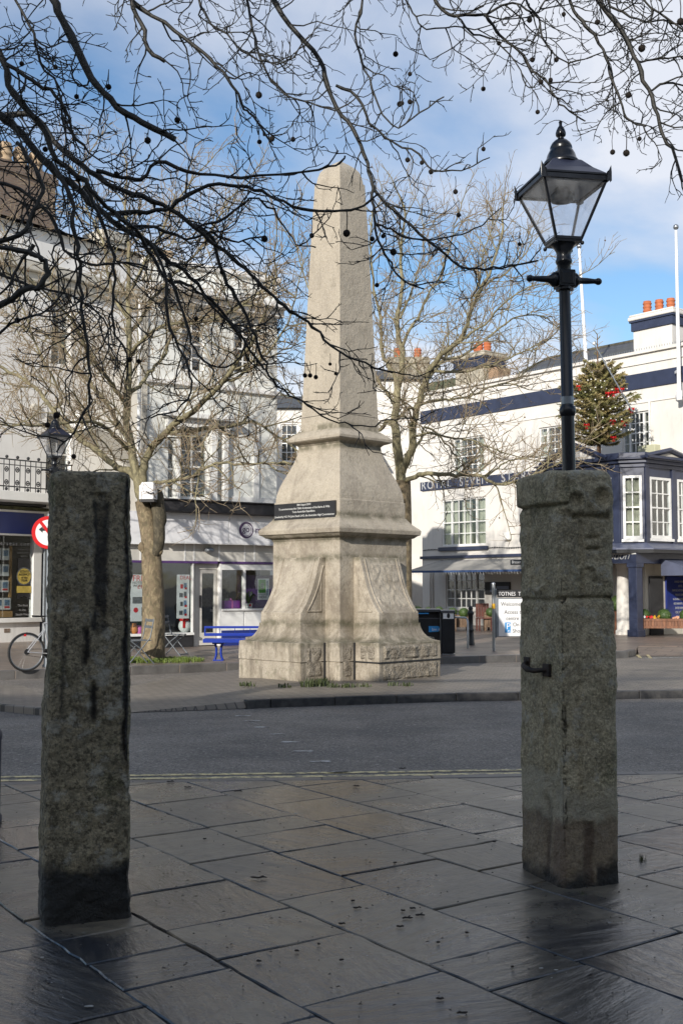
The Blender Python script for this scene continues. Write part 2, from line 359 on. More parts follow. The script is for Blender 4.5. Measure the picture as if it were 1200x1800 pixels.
# pavement edge line (front kerb of the near pavement), towards the road
EDGE = [Vector((-14, 8.55)), Vector((0.75, 9.75)), Vector((14, 11.2))]
def edge_y(x):
    a, b = (EDGE[0], EDGE[1]) if x < EDGE[1].x else (EDGE[1], EDGE[2])
    return a.y + (b.y-a.y)*(x-a.x)/(b.x-a.x)
def clip(poly):
    out = []; n = len(poly)
    def s(p): return edge_y(p.x) - 0.16 - p.y
    for i in range(n):
        a, b = poly[i], poly[(i+1) % n]; da, db = s(a), s(b)
        if da >= 0: out.append(a)
        if (da >= 0) != (db >= 0): out.append(a + (b-a)*(da/(da-db)))
    return out
V = []; F = []; T = []; UVP = []
def b0_(): return len(V)
def slab(poly, tone, dz):
    if len(poly) < 3: return
    cen = sum(poly, Vector((0, 0)))/len(poly)
    area = 0
    for i in range(len(poly)): a, b = poly[i], poly[(i+1) % len(poly)]; area += a.x*b.y-a.y*b.x
    if abs(area) < 0.012: return
    if area < 0: poly = poly[::-1]
    ring = []
    near = cen.length < 8.5
    for i in range(len(poly)):
        a, b = poly[i], poly[(i+1) % len(poly)]; L = (b-a).length
        k = max(1, int(L/0.09)) if near else 1
        for j in range(k): 
            p = a.lerp(b, j/k)
            ring.append(p + Vector((rng.uniform(-1, 1), rng.uniform(-1, 1)))*(0.006 if near else 0))
    tx, ty = rng.uniform(-.006, .006), rng.uniform(-.006, .006); a_ = rng.choice((0, 1.57))+rng.uniform(-.35, .35)+.61; UVP.append((cen, a_, (rng.uniform(0, 50), rng.uniform(0, 50)), b0_()))
    n = len(ring); b0 = len(V)
    for inset, dz2 in ((0.0, -0.02), (0.0, -0.005), (0.006, 0.0)):
        for p in ring:
            d = (cen-p); q = p + d.normalized()*inset
            V.append((q.x, q.y, dz + dz2 + (q.x-cen.x)*tx + (q.y-cen.y)*ty))
    for r in range(2):
        for i in range(n): F.append((b0+r*n+i, b0+r*n+(i+1) % n, b0+(r+1)*n+(i+1) % n, b0+(r+1)*n+i)); T.append(tone)
    F.append(tuple(b0+2*n+i for i in range(n))); T.append(tone)
v = -16.0
while v < 22:
    wdt = rng.choice((0.40, 0.48, 0.55, 0.62, 0.70))
    if abs(v) < 1e9:
        u = -20 + rng.uniform(0, 1)
        while u < 22:
            L = rng.choice((0.38, 0.5, 0.66, 0.8, 0.95, 1.2))
            g = 0.0065
            a, b, c_, d = [ORG + E2*uu + E1*vv for uu, vv in ((u+g, v+g), (u+L-g, v+g), (u+L-g, v+wdt-g), (u+g, v+wdt-g))]
            cc = (a+c_)/2
            if -9.5 < cc.x < 9.5 and -4 < cc.y < 12.5:
                tone = (rng.random()**1.3, rng.random(), 0, 1)
                parts = [(u+g, u+L-g)]
                slab(clip([a, b, c_, d]), tone, rng.uniform(-0.002, 0.002))
            u += L
    v += wdt
me = bpy.data.meshes.new('pavement'); me.from_pydata(V, [], F)
ca = me.color_attributes.new('tone', 'FLOAT_COLOR', 'CORNER'); arr = []
for f, tn in zip(F, T): arr += list(tn)*len(f)
ca.data.foreach_set('color', arr)
uvl = me.uv_layers.new(name='slabuv'); vuv = np.zeros((len(V), 2)); VA = np.array(V)
bs_ = [u[3] for u in UVP] + [len(V)]
for k_, (cen_, a_, o_, b_) in enumerate(UVP):
    sl2 = slice(b_, bs_[k_+1]); dx_ = VA[sl2, 0]-cen_.x; dy_ = VA[sl2, 1]-cen_.y
    vuv[sl2, 0] = dx_*math.cos(a_)+dy_*math.sin(a_)+o_[0]; vuv[sl2, 1] = -dx_*math.sin(a_)+dy_*math.cos(a_)+o_[1]
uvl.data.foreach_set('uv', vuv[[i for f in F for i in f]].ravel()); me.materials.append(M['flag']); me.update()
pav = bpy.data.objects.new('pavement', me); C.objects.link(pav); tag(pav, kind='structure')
mb = MB(); mb.poly([(-30, -8, -0.011), (30, -8, -0.011), (30, edge_y(30)-.15, -0.011), (0.75, 9.6, -0.011), (-30, edge_y(-30)-.15, -0.011)])
tag(mb.build('pavement_bed', M['mortar']), kind='structure')
# kerb stones of near pavement
t = NT('kerb_stone')
c = t.mix(t.ramp(t.noise(4, 6, 0.6), 0.35, 0.7), (0.13, 0.125, 0.12), (0.07, 0.066, 0.064)); t.setc(c)
t.setr(0.45); t.bump(t.noise(25, 6, 0.6), 0.5, 0.008); M['kerb'] = t.m
t = NT('wet_dark_kerb'); t.setc(t.mix(t.ramp(t.noise(6, 6, 0.65), 0.4, 0.65), (0.022, 0.023, 0.026), (0.07, 0.068, 0.066))); t.setr(0.5); t.bump(t.noise(25, 6, 0.6), 0.5, 0.008); M['kerb_dark'] = t.m
def kerb(path, wdt, z0, z1, name, mat, seglen=0.9, side=1):
    mb = MB(); rg = random.Random(len(path)*13)
    for a, b in zip(path[:-1], path[1:]):
        a = Vector(a); b = Vector(b); L = (b-a).length; n = max(1, round(L/seglen)); d = (b-a).normalized(); nn = Vector((-d.y, d.x))*side
        for i in range(n):
            p = a + d*(L*i/n + .004); q = a + d*(L*(i+1)/n - .004); dz = rg.uniform(-.004, .004)
            p = p+nn*.006; q = q+nn*.006; pts = [p, q, q-nn*wdt, p-nn*wdt]
            if side < 0: pts = pts[::-1]
            ar = sum(pts[k].x*pts[(k+1) % 4].y - pts[(k+1) % 4].x*pts[k].y for k in range(4))
            if ar < 0: pts = pts[::-1]
            mb.prism([(t_.x, t_.y) for t_ in pts], z0, z1+dz)
    o = mb.build(name, mat, bevel=0.012); tag(o, kind='structure'); return o
kerb([(-14, 8.55), (0.75, 9.75), (14, 11.2)], 0.15, -0.10, 0.001, 'kerb_near', M['kerb'])
# road markings: double yellow lines
t = NT('worn_yellow_line'); a = t.ramp(t.noise(12, 6, 0.7), 0.40, 0.56)
t.setc(t.mix(a, (0.09, 0.09, 0.088), (0.75, 0.62, 0.30))); t.setr(0.55); M['yline'] = t.m
t = NT('worn_white_line'); a = t.ramp(t.noise(9, 6, 0.7), 0.42, 0.55)
t.setc(t.mix(a, (0.10, 0.10, 0.10), (0.55, 0.55, 0.54))); t.setr(0.5); M['wline'] = t.m
mb = MB()
for off in (0.16, 0.34):
    pts = [(x, edge_y(x)+off) for x in np.linspace(-14, 1.9, 24)]
    for (x0, y0), (x1, y1) in zip(pts[:-1], pts[1:]):
        mb.quad((x0, y0, -.026), (x1, y1, -.026), (x1, y1+.085, -.026), (x0, y0+.085, -.026))
tag(mb.build('road_marking_double_yellow', M['yline']), kind='structure')
mb = MB()
for k, (px, py) in enumerate([(427, 1258), (444, 1267), (462, 1278), (485, 1290), (510, 1304), (533, 1320), (563, 1338), (594, 1357)]):
    g = gnd(px, py, -.026); rr = .085
    pts = [(g.x + rr*math.cos(a_)*1.25, g.y + rr*.55*math.sin(a_), -.026) for a_ in np.linspace(0, 2*math.pi, 9)[:-1]]
    mb.poly(pts)
a0 = gnd(1130, 1157, -.026); a1 = gnd(1290, 1154, -.026)
mb.quad((a0.x, a0.y-.06, -.026), (a1.x, a1.y-.06, -.026), (a1.x, a1.y+.06, -.026), (a0.x, a0.y+.06, -.026))
tag(mb.build('road_marking_white', M['wline']), kind='structure')

# monument island with cobbles
t = NT('cobble_setts')
br = t.n.new('ShaderNodeTexBrick'); br.inputs['Scale'].default_value = 1.0; br.inputs['Brick Width'].default_value = 0.2; br.inputs['Row Height'].default_value = 0.1
br.inputs['Mortar Size'].default_value = 0.008; br.inputs['Color1'].default_value = (0.25, 0.215, 0.175, 1); br.inputs['Color2'].default_value = (0.185, 0.16, 0.135, 1)
br.inputs['Mortar'].default_value = (0.05, 0.045, 0.042, 1); br.inputs['Mortar Smooth'].default_value = 0.3
t.l.new(t.co(rot=(0, 0, 0.5)), br.inputs[0])
c = t.mix(t.math('MULTIPLY', t.ramp(t.noise(1.5, 5, .6), .4, .7), .5), br.outputs[0], (0.12, 0.11, 0.085)); t.setc(c); t.setr(0.5)
t.bump(t.math('SUBTRACT', 1.0, br.outputs[1]), 0.6, 0.006); t.bump(t.noise(30, 5), 0.4, 0.004); M['cobble'] = t.m
t = NT('far_paving')
br = t.n.new('ShaderNodeTexBrick'); br.inputs['Scale'].default_value = 1.0; br.inputs['Brick Width'].default_value = 0.6; br.inputs['Row Height'].default_value = 0.45
br.inputs['Mortar Size'].default_value = 0.012; br.inputs['Color1'].default_value = (0.27, 0.205, 0.16, 1); br.inputs['Color2'].default_value = (0.19, 0.15, 0.125, 1)
br.inputs['Mortar'].default_value = (0.07, 0.06, 0.055, 1)
t.l.new(t.co(rot=(0, 0, 0.46)), br.inputs[0])
c = t.mix(t.math('MULTIPLY', t.ramp(t.noise(1.3, 5, .6), .4, .65), .5), br.outputs[0], (0.13, 0.115, 0.10)); t.setc(c); t.setr(t.mix(t.noise(1.0, 4), 0.2, 0.6))
t.bump(t.math('SUBTRACT', 1.0, br.outputs[1]), 0.5, 0.005); M['farpave'] = t.m
isl = [(-1.30, 15.25), (-0.95, 15.42), (1.62, 16.25), (5.2, 16.75), (9.5, 17.4), (9.5, 20.4), (5.0, 21.0), (1.5, 21.9), (-1.6, 21.4), (-2.1, 19.6)]
# island top: slopes down to road on its left end
mb = MB(); mb.prism(isl[1:9], -0.06, 0.085)
mb._add([(-0.95, 15.42, .085), (-1.6, 21.4, .085), (-3.0, 20.2, -.024), (-3.6, 18.0, -.024), (-2.75, 14.75, -.024), (-1.3, 15.25, -.024)], [(0, 1, 2, 3), (0, 3, 4, 5)][:2])
tag(mb.build('monument_island', M['cobble']), kind='structure')
kerb([(-1.25, 15.24), (-0.95, 15.40), (1.62, 16.23), (5.2, 16.73), (9.5, 17.38)], 0.14, -0.10, 0.088, 'kerb_island', M['kerb_dark'], side=-1)
mb = MB(); mb.prism([(-4.55, 15.05), (-3.75, 14.45), (-3.95, 15.7), (-4.9, 17.7), (-9, 18.6), (-9, 15.6)], -0.06, 0.07)
tag(mb.build('traffic_island', M['cobble'], bevel=0.02), kind='structure')
# far pavement
KL = [(-30, 9.5), (-12, 16.9), (-5.7, 20.05), (-3.86, 21.0), (-2.2, 21.95), (2.1, 23.95), (3.75, 24.6), (5.6, 25.4), (6.5, 26.0), (6.85, 26.7)]
mb = MB(); mb.prism(KL + [(7.3, 28.2), (30, 29.5), (60, 30), (60, 90), (-60, 90), (-60, 9.5)], -0.06, 0.12)
tag(mb.build('pavement_far', M['farpave']), kind='structure')
kerb([(a_, b_) for a_, b_ in KL], 0.15, -0.1, 0.125, 'kerb_far', M['kerb'], side=-1)
# ramped apron right of the far pavement
mb = MB(); mb._add([(6.9, 26.6, -.02), (40, 27.6, -.02), (40, 30, .121), (7.3, 28.3, .121)], [(0, 1, 2, 3)])
tag(mb.build('pavement_apron', M['farpave']), kind='structure')
mb = MB()
for off in (0, .22):
    pth = [gnd(1104, 1148, -.026), gnd(1122, 1149.5, -.026), gnd(1134, 1153, -.026), gnd(1140, 1157, -.026)]
    for a_, b_ in zip(pth[:-1], pth[1:]):
        d = (b_-a_).normalized(); n_ = Vector((-d.y, d.x, 0)); o_ = n_*-off
        mb.quad(a_+o_+Vector((0, 0, .03)), b_+o_, b_+o_+n_*.07, a_+o_+n_*.07+Vector((0, 0, .03)))
tag(mb.build('road_marking_yellow_corner', M['yline']), kind='structure')
# distant hill
t = NT('far_hill'); t.setc(t.mix(t.ramp(t.noise(.25, 6, .6), .35, .65), (0.05, 0.07, 0.025), (0.10, 0.10, 0.05))); t.setr(0.9); M['hill'] = t.m
mb = MB(); rows = []
for j in range(9):
    rows.append([Vector((-130 + i*8, 110 + j*14, max(-1, 50*math.sin(j/8*math.pi*.5)*(0.75+0.35*noise.noise(Vector((i*.2, j*.2, 0))))))) for i in range(34)])
for j in range(8):
    for i in range(33): mb._add([rows[j][i], rows[j][i+1], rows[j+1][i+1], rows[j+1][i]], [(0, 1, 2, 3)], True)
tag(mb.build('hill', M['hill']), kind='structure')
# ------------------------------------------------------------------ text helper
def text(name, s, size, parent, mat, loc, rot=(math.pi/2, 0, 0), align='LEFT', ext=0.002, shear=0.0, sx=1.0, space=1.0, line=1.0):
    cu = bpy.data.curves.new(name, 'FONT'); cu.body = s; cu.size = size; cu.align_x = align; cu.extrude = ext; cu.shear = shear
    cu.space_character = space; cu.space_line = line; cu.resolution_u = 3
    tmp = bpy.data.objects.new(name, cu); C.objects.link(tmp); bpy.context.view_layer.update()
    me = bpy.data.meshes.new_from_object(tmp); bpy.data.objects.remove(tmp); bpy.data.curves.remove(cu)
    me.materials.clear(); me.materials.append(mat); me.name = name
    o = bpy.data.objects.new(name, me); C.objects.link(o); o.parent = parent
    o.location = loc; o.rotation_euler = rot; o.scale = (sx, 1, 1); return o

# ------------------------------------------------------------------ the monument
mon = empty('monument', (-0.03, 19.9, 0.083), R(45), 'tall pale granite obelisk on a flared pedestal with black plaque, standing on the cobbled island', 'obelisk')
G = M['granite']
def plus(c, w, p, z):
    q = [(p, -w), (p, w), (c, w), (c, c), (w, c)]; out = []
    for k in range(4):
        a = k*math.pi/2; ca, sa = round(math.cos(a)), round(math.sin(a))
        out += [(x*ca - y*sa, x*sa + y*ca, z) for x, y in q]
    return out
Z0 = -0.083
def lerp(a, b, t_): return a + (b-a)*t_
mb = MB()
mb.loft([plus(1.10, .76, 1.64, -.05), plus(1.10, .76, 1.64, .285)], True, True)
mb.build('plinth', G, mon, bevel=0.018)
mb = MB(); mb.box(-.775, -1.655, .283, .775, -1.0, .305); mb.build('plinth_joint', M['black_matt'], mon)
mb = MB(); mb.loft([plus(1.085, .745, 1.625, .283), plus(1.085, .745, 1.625, .305)]); mb.build('plinth_core', G, mon)
for (x, y) in ((-.775, -1.115), (-1.115, -.775)):
    mb = MB(); mb.box(x-.012, y-.012, -.02, x+.014, y+.014, .60); mb.build('open_joint', M['black_matt'], mon)
mb = MB()
for (xa, ya, xb, yb) in ((-.50, -1.40, .50, -.9), (-1.40, -.50, -.9, .50)):
    mb = MB(); mb.box(xa-.004, ya-.004, .886, xb+.004, yb, .9); mb.build('bed_joint', M['black_matt'], mon)
mb = MB()
mb.loft([plus(1.105, .765, 1.645, .303), plus(1.10, .76, 1.64, .59), plus(1.09, .75, 1.63, .605)], True, False)
rings = []
for k in range(9):
    s_ = k/8; e = 1-(1-s_)**2.0     # concave sweep
    rr = math.sin(s_*math.pi/2)
    out_ = 1 - math.sin(s_*math.pi/2)**0.85
    z = .605 + (.90-.605)*(1-math.cos(s_*math.pi/2))**0.8
    rings.append(plus(lerp(.84, 1.075, out_), lerp(.51, .735, out_), lerp(1.41, 1.615, out_), z))
mb.loft(rings, False, True)
mb.build('plinth_weathering', G, mon, bevel=0.010)
# rock-faced panels on the plinth faces
def panel(cx, w2, face, d, z0, z1, name='rough_panel', mat=None):
    """face: unit outward normal axis ('x-','y-','x+','y+'), cx the centre along the face, d its distance from the middle"""
    rg = random.Random(int(cx*77+d*31+z0*99)); m_ = MB(); nx, nz_ = max(4, int(w2*2/.035)), max(3, int((z1-z0)/.035)); P = []
    for j in range(nz_+1):
        row = []
        for i in range(nx+1):
            a = cx - w2 + 2*w2*i/nx; z = z0 + (z1-z0)*j/nz_
            edge = i in (0, nx) or j in (0, nz_)
            o = d - .004 if edge else d + .018 + .028*noise.noise(Vector((a*7, z*7, d*3))) + rg.uniform(-.004, .004)
            row.append({'x-': (-o, -a, z), 'y-': (a, -o, z), 'x+': (o, a, z), 'y+': (-a, o, z)}[face])
        P.append(row)
    for j in range(nz_):
        for i in range(nx): m_._add([P[j][i], P[j][i+1], P[j+1][i+1], P[j+1][i]], [(0, 1, 2, 3)], True)
    m_.build(name, mat or M['rockface'], mon)
panel(0.0, .66, 'y-', 1.645, .33, .56); panel(0.0, .66, 'y-', 1.64, .0, .26)
for f_, sg in (('x-', 1), ('y-', -1)):
    pass
# side faces of the arms that look along +/-
def side_panel(x0, x1, y, sgn, z0, z1):   # on planes y = const (sgn outward)
    m_ = MB(); n = max(4, int((x1-x0)/.035)); k = max(3, int((z1-z0)/.035)); P = []
    for j in range(k+1):
        row = []
        for i in range(n+1):
            x = x0+(x1-x0)*i/n; z = z0+(z1-z0)*j/k; e = i in (0, n) or j in (0, k)
            o = -.004 if e else .008+.022*noise.noise(Vector((x*9, z*9, y*3)))
            row.append((x, y+sgn*o, z) if True else None)
        P.append(row)
    for j in range(k):
        for i in range(n):
            q = [P[j][i], P[j][i+1], P[j+1][i+1], P[j+1][i]]
            if sgn > 0: q = q[::-1]
            m_._add(q, [(0, 1, 2, 3)], True)
    return m_
side_panel(-1.50, -1.18, -.765, -1, .06, .52).build('rough_panel', M['rockface'], mon)
m_ = side_panel(-1.02, -.82, -1.10, -1, .05, .54); m_.build('rough_panel', M['rockface'], mon)
def swapxy(m_): m_.v = [(y, x, z) for x, y, z in m_.v]; m_.f = [f[::-1] for f in m_.f]; return m_
swapxy(side_panel(-1.56, -1.24, -.765, -1, .33, .55)).build('rough_panel', M['rockface'], mon)
# core block, cornice, upper block, bell, collar, shaft
mb = MB(); mb.sq([(.825, .88), (.825, 2.30)]); mb.build('pedestal', G, mon, bevel=0.012)
mb = MB(); mb.sq([(.83, 2.285), (.845, 2.315), (.865, 2.33), (.92, 2.345), (.965, 2.385), (1.0, 2.40), (1.01, 2.47), (.99, 2.50), (.90, 2.58), (.835, 2.665), (.822, 2.69)])
mb.build('cornice', G, mon, bevel=0.006)
mb = MB(); prof = [(.81, 2.68), (.81, 2.96), (.795, 2.965)]
for zz_, h in ((3.03, .792), (3.12, .778), (3.22, .752), (3.33, .712), (3.44, .664), (3.56, .612), (3.68, .567), (3.80, .532), (3.90, .515), (3.955, .51)): prof.append((h, zz_))
mb.sq(prof); mb.build('upper_pedestal', G, mon, bevel=0.006)
mb = MB(); mb.sq([(.505, 3.94), (.53, 3.965), (.55, 3.985), (.625, 4.01), (.655, 4.03), (.66, 4.075), (.64, 4.10), (.57, 4.16), (.51, 4.205), (.497, 4.215)]); mb.build('collar', G, mon, bevel=0.006)
mb = MB(); mb.sq([(.482, 4.20), (.482, 4.46)]); mb.build('shaft_base', G, mon, bevel=0.006)
mb = MB(); mb.sq([(.470, 4.455), (.471, 4.475)]); mb.build('shaft_joint', M['black_matt'], mon)
mb = MB(); mb.sq([(.477, 4.47), (.441, 5.5), (.402, 6.6), (.361, 7.7), (.318, 8.66)])
mb.build('shaft', G, mon, bevel=0.008)
mb = MB(); mb.sq([(.298, 8.655), (.290, 8.72), (.276, 8.80), (.250, 8.885), (.200, 8.955), (.11, 9.03), (.004, 9.10)]); mb.build('pyramidion', G, mon, bevel=0.008)
# swept buttresses against the four faces
bprof = [(1.395, .89), (1.39, 1.08), (1.36, 1.10), (1.27, 1.22), (1.18, 1.37), (1.105, 1.53), (1.05, 1.70), (1.0, 1.86), (.965, 1.97), (.95, 1.995)]
for k in range(4):
    m_ = MB(); W = .49; m_.M = Matrix.Rotation(k*math.pi/2 + math.pi, 4, 'Z')
    prof = [(-W*0+.80, .89)] + [(a, z) for a, z in bprof] + [(.80, 1.995)]
    n = len(prof)
    A = [(x, -W, z) for x, z in prof]; B = [(x, W, z) for x, z in prof]
    m_._add(A+B, [tuple(range(n)), tuple(range(2*n-1, n-1, -1))] + [(i, n+i, n+(i+1) % n, (i+1) % n) for i in range(n)])
    o = m_.build('buttress', G, mon, bevel=0.012)
    # fix winding
    bm = bmesh.new(); bm.from_mesh(o.data); bmesh.ops.recalc_face_normals(bm, faces=bm.faces); bm.to_mesh(o.data); bm.free()
    # raised fillet following the sweep on the outward face and the side
    m2 = MB(); m2.M = m_.M
    for sy in (-1, 1):
        pts = [(x + .004, sy*(W-.10), z) for x, z in bprof[1:-1]]
        m2.tube(pts, .012, 6)
        tri = [(x-.12, sy*(W+.001), z) for x, z in bprof[2:8]]
        m2.tube(tri, .015, 5); m2.tube([tri[0], (.93, sy*(W+.001), tri[0][2])], .015, 5); m2.tube([(.93, sy*(W+.001), tri[0][2]), (.93, sy*(W+.001), tri[-1][2]-.02)], .010, 5)
    m2.build('fillet', G, o)
# worn rough field on the right-hand buttress front
m2 = MB(); m2.M = Matrix.Rotation(math.pi/2+math.pi, 4, 'Z'); P = []
n = 26
for j in range(n+1):
    z = 1.16 + (1.90-1.16)*j/n
    for (xa, za), (xb, zb) in zip(bprof[:-1], bprof[1:]):
        if za <= z <= zb: x = lerp(xa, xb, (z-za)/(zb-za)); break
    row = []
    for i in range(n+1):
        y = -.34 + .68*i/n; e = i in (0, n) or j in (0, n)
        row.append((x + (-.004 if e else .004 + .016*noise.noise(Vector((y*12, z*12, 0)))+.008*noise.noise(Vector((y*30, z*30, 0)))), y, z))
    P.append(row)
for j in range(n):
    for i in range(n): m2._add([P[j][i], P[j+1][i], P[j+1][i+1], P[j][i+1]][::-1], [(0, 1, 2, 3)], True)
m2.build('worn_carving', G, mon)
# plaque on the left-hand face
mb = MB(); mb.box(-.845, -.735, 2.655, -.800, .775, 2.935)
pl = mb.build('plaque', M['black_matt'], mon, bevel=0.004)
wt = paint('plaque_lettering', (0.75, 0.75, 0.72), 0.5)
rot = (math.pi/2, 0, -math.pi/2)
for s_, sz, z in (('28th August 2010', .048, 2.885), ('To commemorate the 150th Anniversary of the Burke & Wills', .050, 2.825), ('Trans-Australian Expedition.', .050, 2.768), ('Unveiled by H.E. Mr John Dauth LVO, the Australian High Commissioner', .050, 2.695)):
    o = text('lettering', s_, sz, pl, wt, (-.8465, .02, z), rot, 'CENTER', 0.0008)

# weeds at the foot
def tuft(mb, x, y, z, n, h, spread, rg, w_=.006):
    for _ in range(n):
        a = rg.uniform(0, 6.28); b = rg.uniform(0, spread); px_, py_ = x+b*math.cos(a), y+b*math.sin(a)
        hh = h*rg.uniform(.4, 1.1); l = rg.uniform(.1, .5)*hh; a2 = rg.uniform(0, 6.28)
        tip = Vector((px_+l*math.cos(a2), py_+l*math.sin(a2), z+hh)); q = Vector((-math.sin(a2), math.cos(a2), 0))*w_
        mid = Vector((px_, py_, z)).lerp(tip, .55) + Vector((0, 0, hh*.12))
        mb._add([Vector((px_, py_, z))-q, Vector((px_, py_, z))+q, mid+q*.8, tip, mid-q*.8], [(0, 1, 2, 3, 4)])
t = NT('weed_green'); t.setc(t.mix(t.noise(6), (0.03, 0.05, 0.015), (0.075, 0.085, 0.03))); t.setr(0.6); M['weed'] = t.m
rg = random.Random(3); mb = MB()
for px, py, n in ((429, 1203, 30), (437, 1204, 20), (500, 1206, 40), (541, 1205, 70), (560, 1204, 80), (572, 1202, 70), (585, 1206, 30), (612, 1206, 40), (640, 1205, 20), (690, 1203, 20), (715, 1204, 25)):
    g = gnd(px, py+2, .085); tuft(mb, g.x, g.y-.02, .083, n, .07 if n < 60 else .13, .12, rg, .010)
tag(mb.build('weeds', M['weed']), 'small green weeds growing along the foot of the obelisk plinth', 'weeds', kind='stuff')

# ------------------------------------------------------------------ granite gateposts
def stone_post(name, loc, rz, a, b, H, seed, feat, mat, taper=0.04, n=120, m=190, rc=.035):
    me = bpy.data.meshes.new(name); vs = []; fs = []
    off = Vector((seed*3.1, seed*7.7, 0))
    def ring(ax, bx):
        pts = []; per = [(-1, -1), (1, -1), (1, 1), (-1, 1)]
        for s_ in range(4):
            (x0, y0), (x1, y1) = per[s_], per[(s_+1) % 4]
            for i in range(n//4):
                t_ = i/(n//4); x = (x0+(x1-x0)*t_)*ax; y = (y0+(y1-y0)*t_)*bx
                # round the corner
                dx = abs(x)-(ax-rc); dy = abs(y)-(bx-rc)
                if dx > 0 and dy > 0:
                    l = math.hypot(dx, dy); x = math.copysign(ax-rc+dx/l*rc, x); y = math.copysign(bx-rc+dy/l*rc, y)
                pts.append((x, y))
        return pts
    for j in range(m+1):
        zf = j/m; z = -.05 + (H+.05)*zf; tp = 1 - taper*max(0, z)/H
        # rounded top edge
        top = max(0, z-(H-.05))/.05; sh = .05*(1-math.sqrt(max(0, 1-top*top)))
        for i, (x, y) in enumerate(ring(a*tp - sh*.8, b*tp - sh*.8)):
            p = Vector((x, y, z)); nr = Vector((x/(a*a), y/(b*b), 0)); 
            if abs(x)/a > abs(y)/b: nr = Vector((math.copysign(1, x), 0, 0))
            else: nr = Vector((0, math.copysign(1, y), 0))
            d = .014*noise.fractal(p*2.2+off, 1.0, 2.0, 4) + .008*noise.fractal(p*12+off, .8, 2.0, 4) + .0022*noise.noise(p*55+off)
            corner = (abs(x) > a*tp-.05 and abs(y) > b*tp-.05)
            if corner: d += -.012*abs(noise.noise(Vector((0, 0, z*6))+off*2)) - .01*max(0, noise.noise(Vector((0, 0, z*17))+off))
            d += feat(x, y, z)
            p += nr*d
            if z > H-.06: p.z += .012*noise.noise(Vector((x*7, y*7, 0))+off)
            vs.append(p)
    for j in range(m):
        for i in range(n):
            k = (i+1) % n; fs.append((j*n+i, j*n+k, (j+1)*n+k, (j+1)*n+i))
    # cap: shrink rings
    base = m*n; last = base
    for r in range(1, 9):
        s_ = 1-r/8.0; st = len(vs)
        for i in range(n):
            q = vs[base+i]; x, y = q.x*s_, q.y*s_
            vs.append(Vector((x, y, q.z*s_ + (1-s_)*(H+.008) + .008*noise.noise(Vector((x*9, y*9, 3))+off))))
        for i in range(n):
            k = (i+1) % n; fs.append((last+i, last+k, st+k, st+i))
        last = st
    me.from_pydata([tuple(v_) for v_ in vs], [], fs); me.polygons.foreach_set('use_smooth', [True]*len(fs)); me.materials.append(mat); me.update()
    o = bpy.data.objects.new(name, me); C.objects.link(o); o.location = loc; o.rotation_euler = (0, 0, rz); return o

def stone_mat(name, ca, cb, moss_amt, marks, wetz, mot=1.0):
    t = NT(name); x, y, z = t.xyz()
    c = t.mix(t.ramp(t.noise(5, 7, 0.65), 0.35, 0.68), ca, cb)
    c = t.mix(t.math('MULTIPLY', t.ramp(t.noise(3.1, 7, 0.7, t.co(loc=(1, 5, 2))), 0.56, 0.68), moss_amt), c, (0.06, 0.075, 0.02))
    gr = t.ramp(t.noise(75, 4, 0.7), 0.44, 0.60); c = t.mix(t.math('MULTIPLY', gr, 0.5), c, tuple(v_*1.7 for v_ in ca))
    dk = t.ramp(t.noise(38, 4, 0.7, t.co(loc=(2, 2, 9))), 0.50, 0.60); c = t.mix(t.math('MULTIPLY', dk, 0.75*mot), c, tuple(v_*.14 for v_ in ca))
    mt_ = t.ramp(t.noise(14, 5, 0.7, t.co(loc=(5, 0, 4))), 0.48, 0.62); c = t.mix(t.math('MULTIPLY', mt_, 0.55*mot), c, tuple(v_*.35 for v_ in ca))
    li = t.ramp(t.noise(8, 8, 0.75, t.co(loc=(7, 1, 3))), 0.55, 0.62); c = t.mix(t.math('MULTIPLY', li, 0.6), c, (0.45, 0.44, 0.38))
    wob = t.math('MULTIPLY', t.math('SUBTRACT', t.noise(9, 5, 0.6), 0.5), 0.07)
    for (x0, x1, z0, z1, face, col, amt) in marks:
        ax = x if face == 'f' else y
        xx = t.math('ADD', ax, wob)
        mk = t.math('MULTIPLY', t.range(xx, x0-.012, x0+.012), t.math('SUBTRACT', 1.0, t.range(xx, x1-.012, x1+.012)))
        zz2 = t.math('ADD', z, t.math('MULTIPLY', wob, 2.0))
        mk = t.math('MULTIPLY', mk, t.math('MULTIPLY', t.range(zz2, z0-.03, z0+.03), t.math('SUBTRACT', 1.0, t.range(zz2, z1-.03, z1+.03))))
        side = t.math('SUBTRACT', 1.0, t.range(y, -.145, -.125)) if face == 'f' else t.math('SUBTRACT', 1.0, t.range(x, -.165, -.145))
        mk = t.math('MULTIPLY', t.math('MULTIPLY', mk, side), amt)
        c = t.mix(mk, c, col)
    zw = t.math('ADD', z, t.math('MULTIPLY', t.math('SUBTRACT', t.noise(7, 5, 0.6), 0.5), 0.22))
    wet = t.math('SUBTRACT', 1.0, t.range(zw, wetz-.05, wetz+.05))
    c = t.mix(t.math('MULTIPLY', wet, 0.97), c, (0.004, 0.004, 0.004))
    t.setc(c); t.setr(t.mix(wet, 0.85, 0.4)); t.bump(t.noise(22, 8, 0.7), 1.0, 0.03); t.bump(t.noise(70, 4, 0.6), 0.8, 0.008)
    return t.m
GA = R(19)
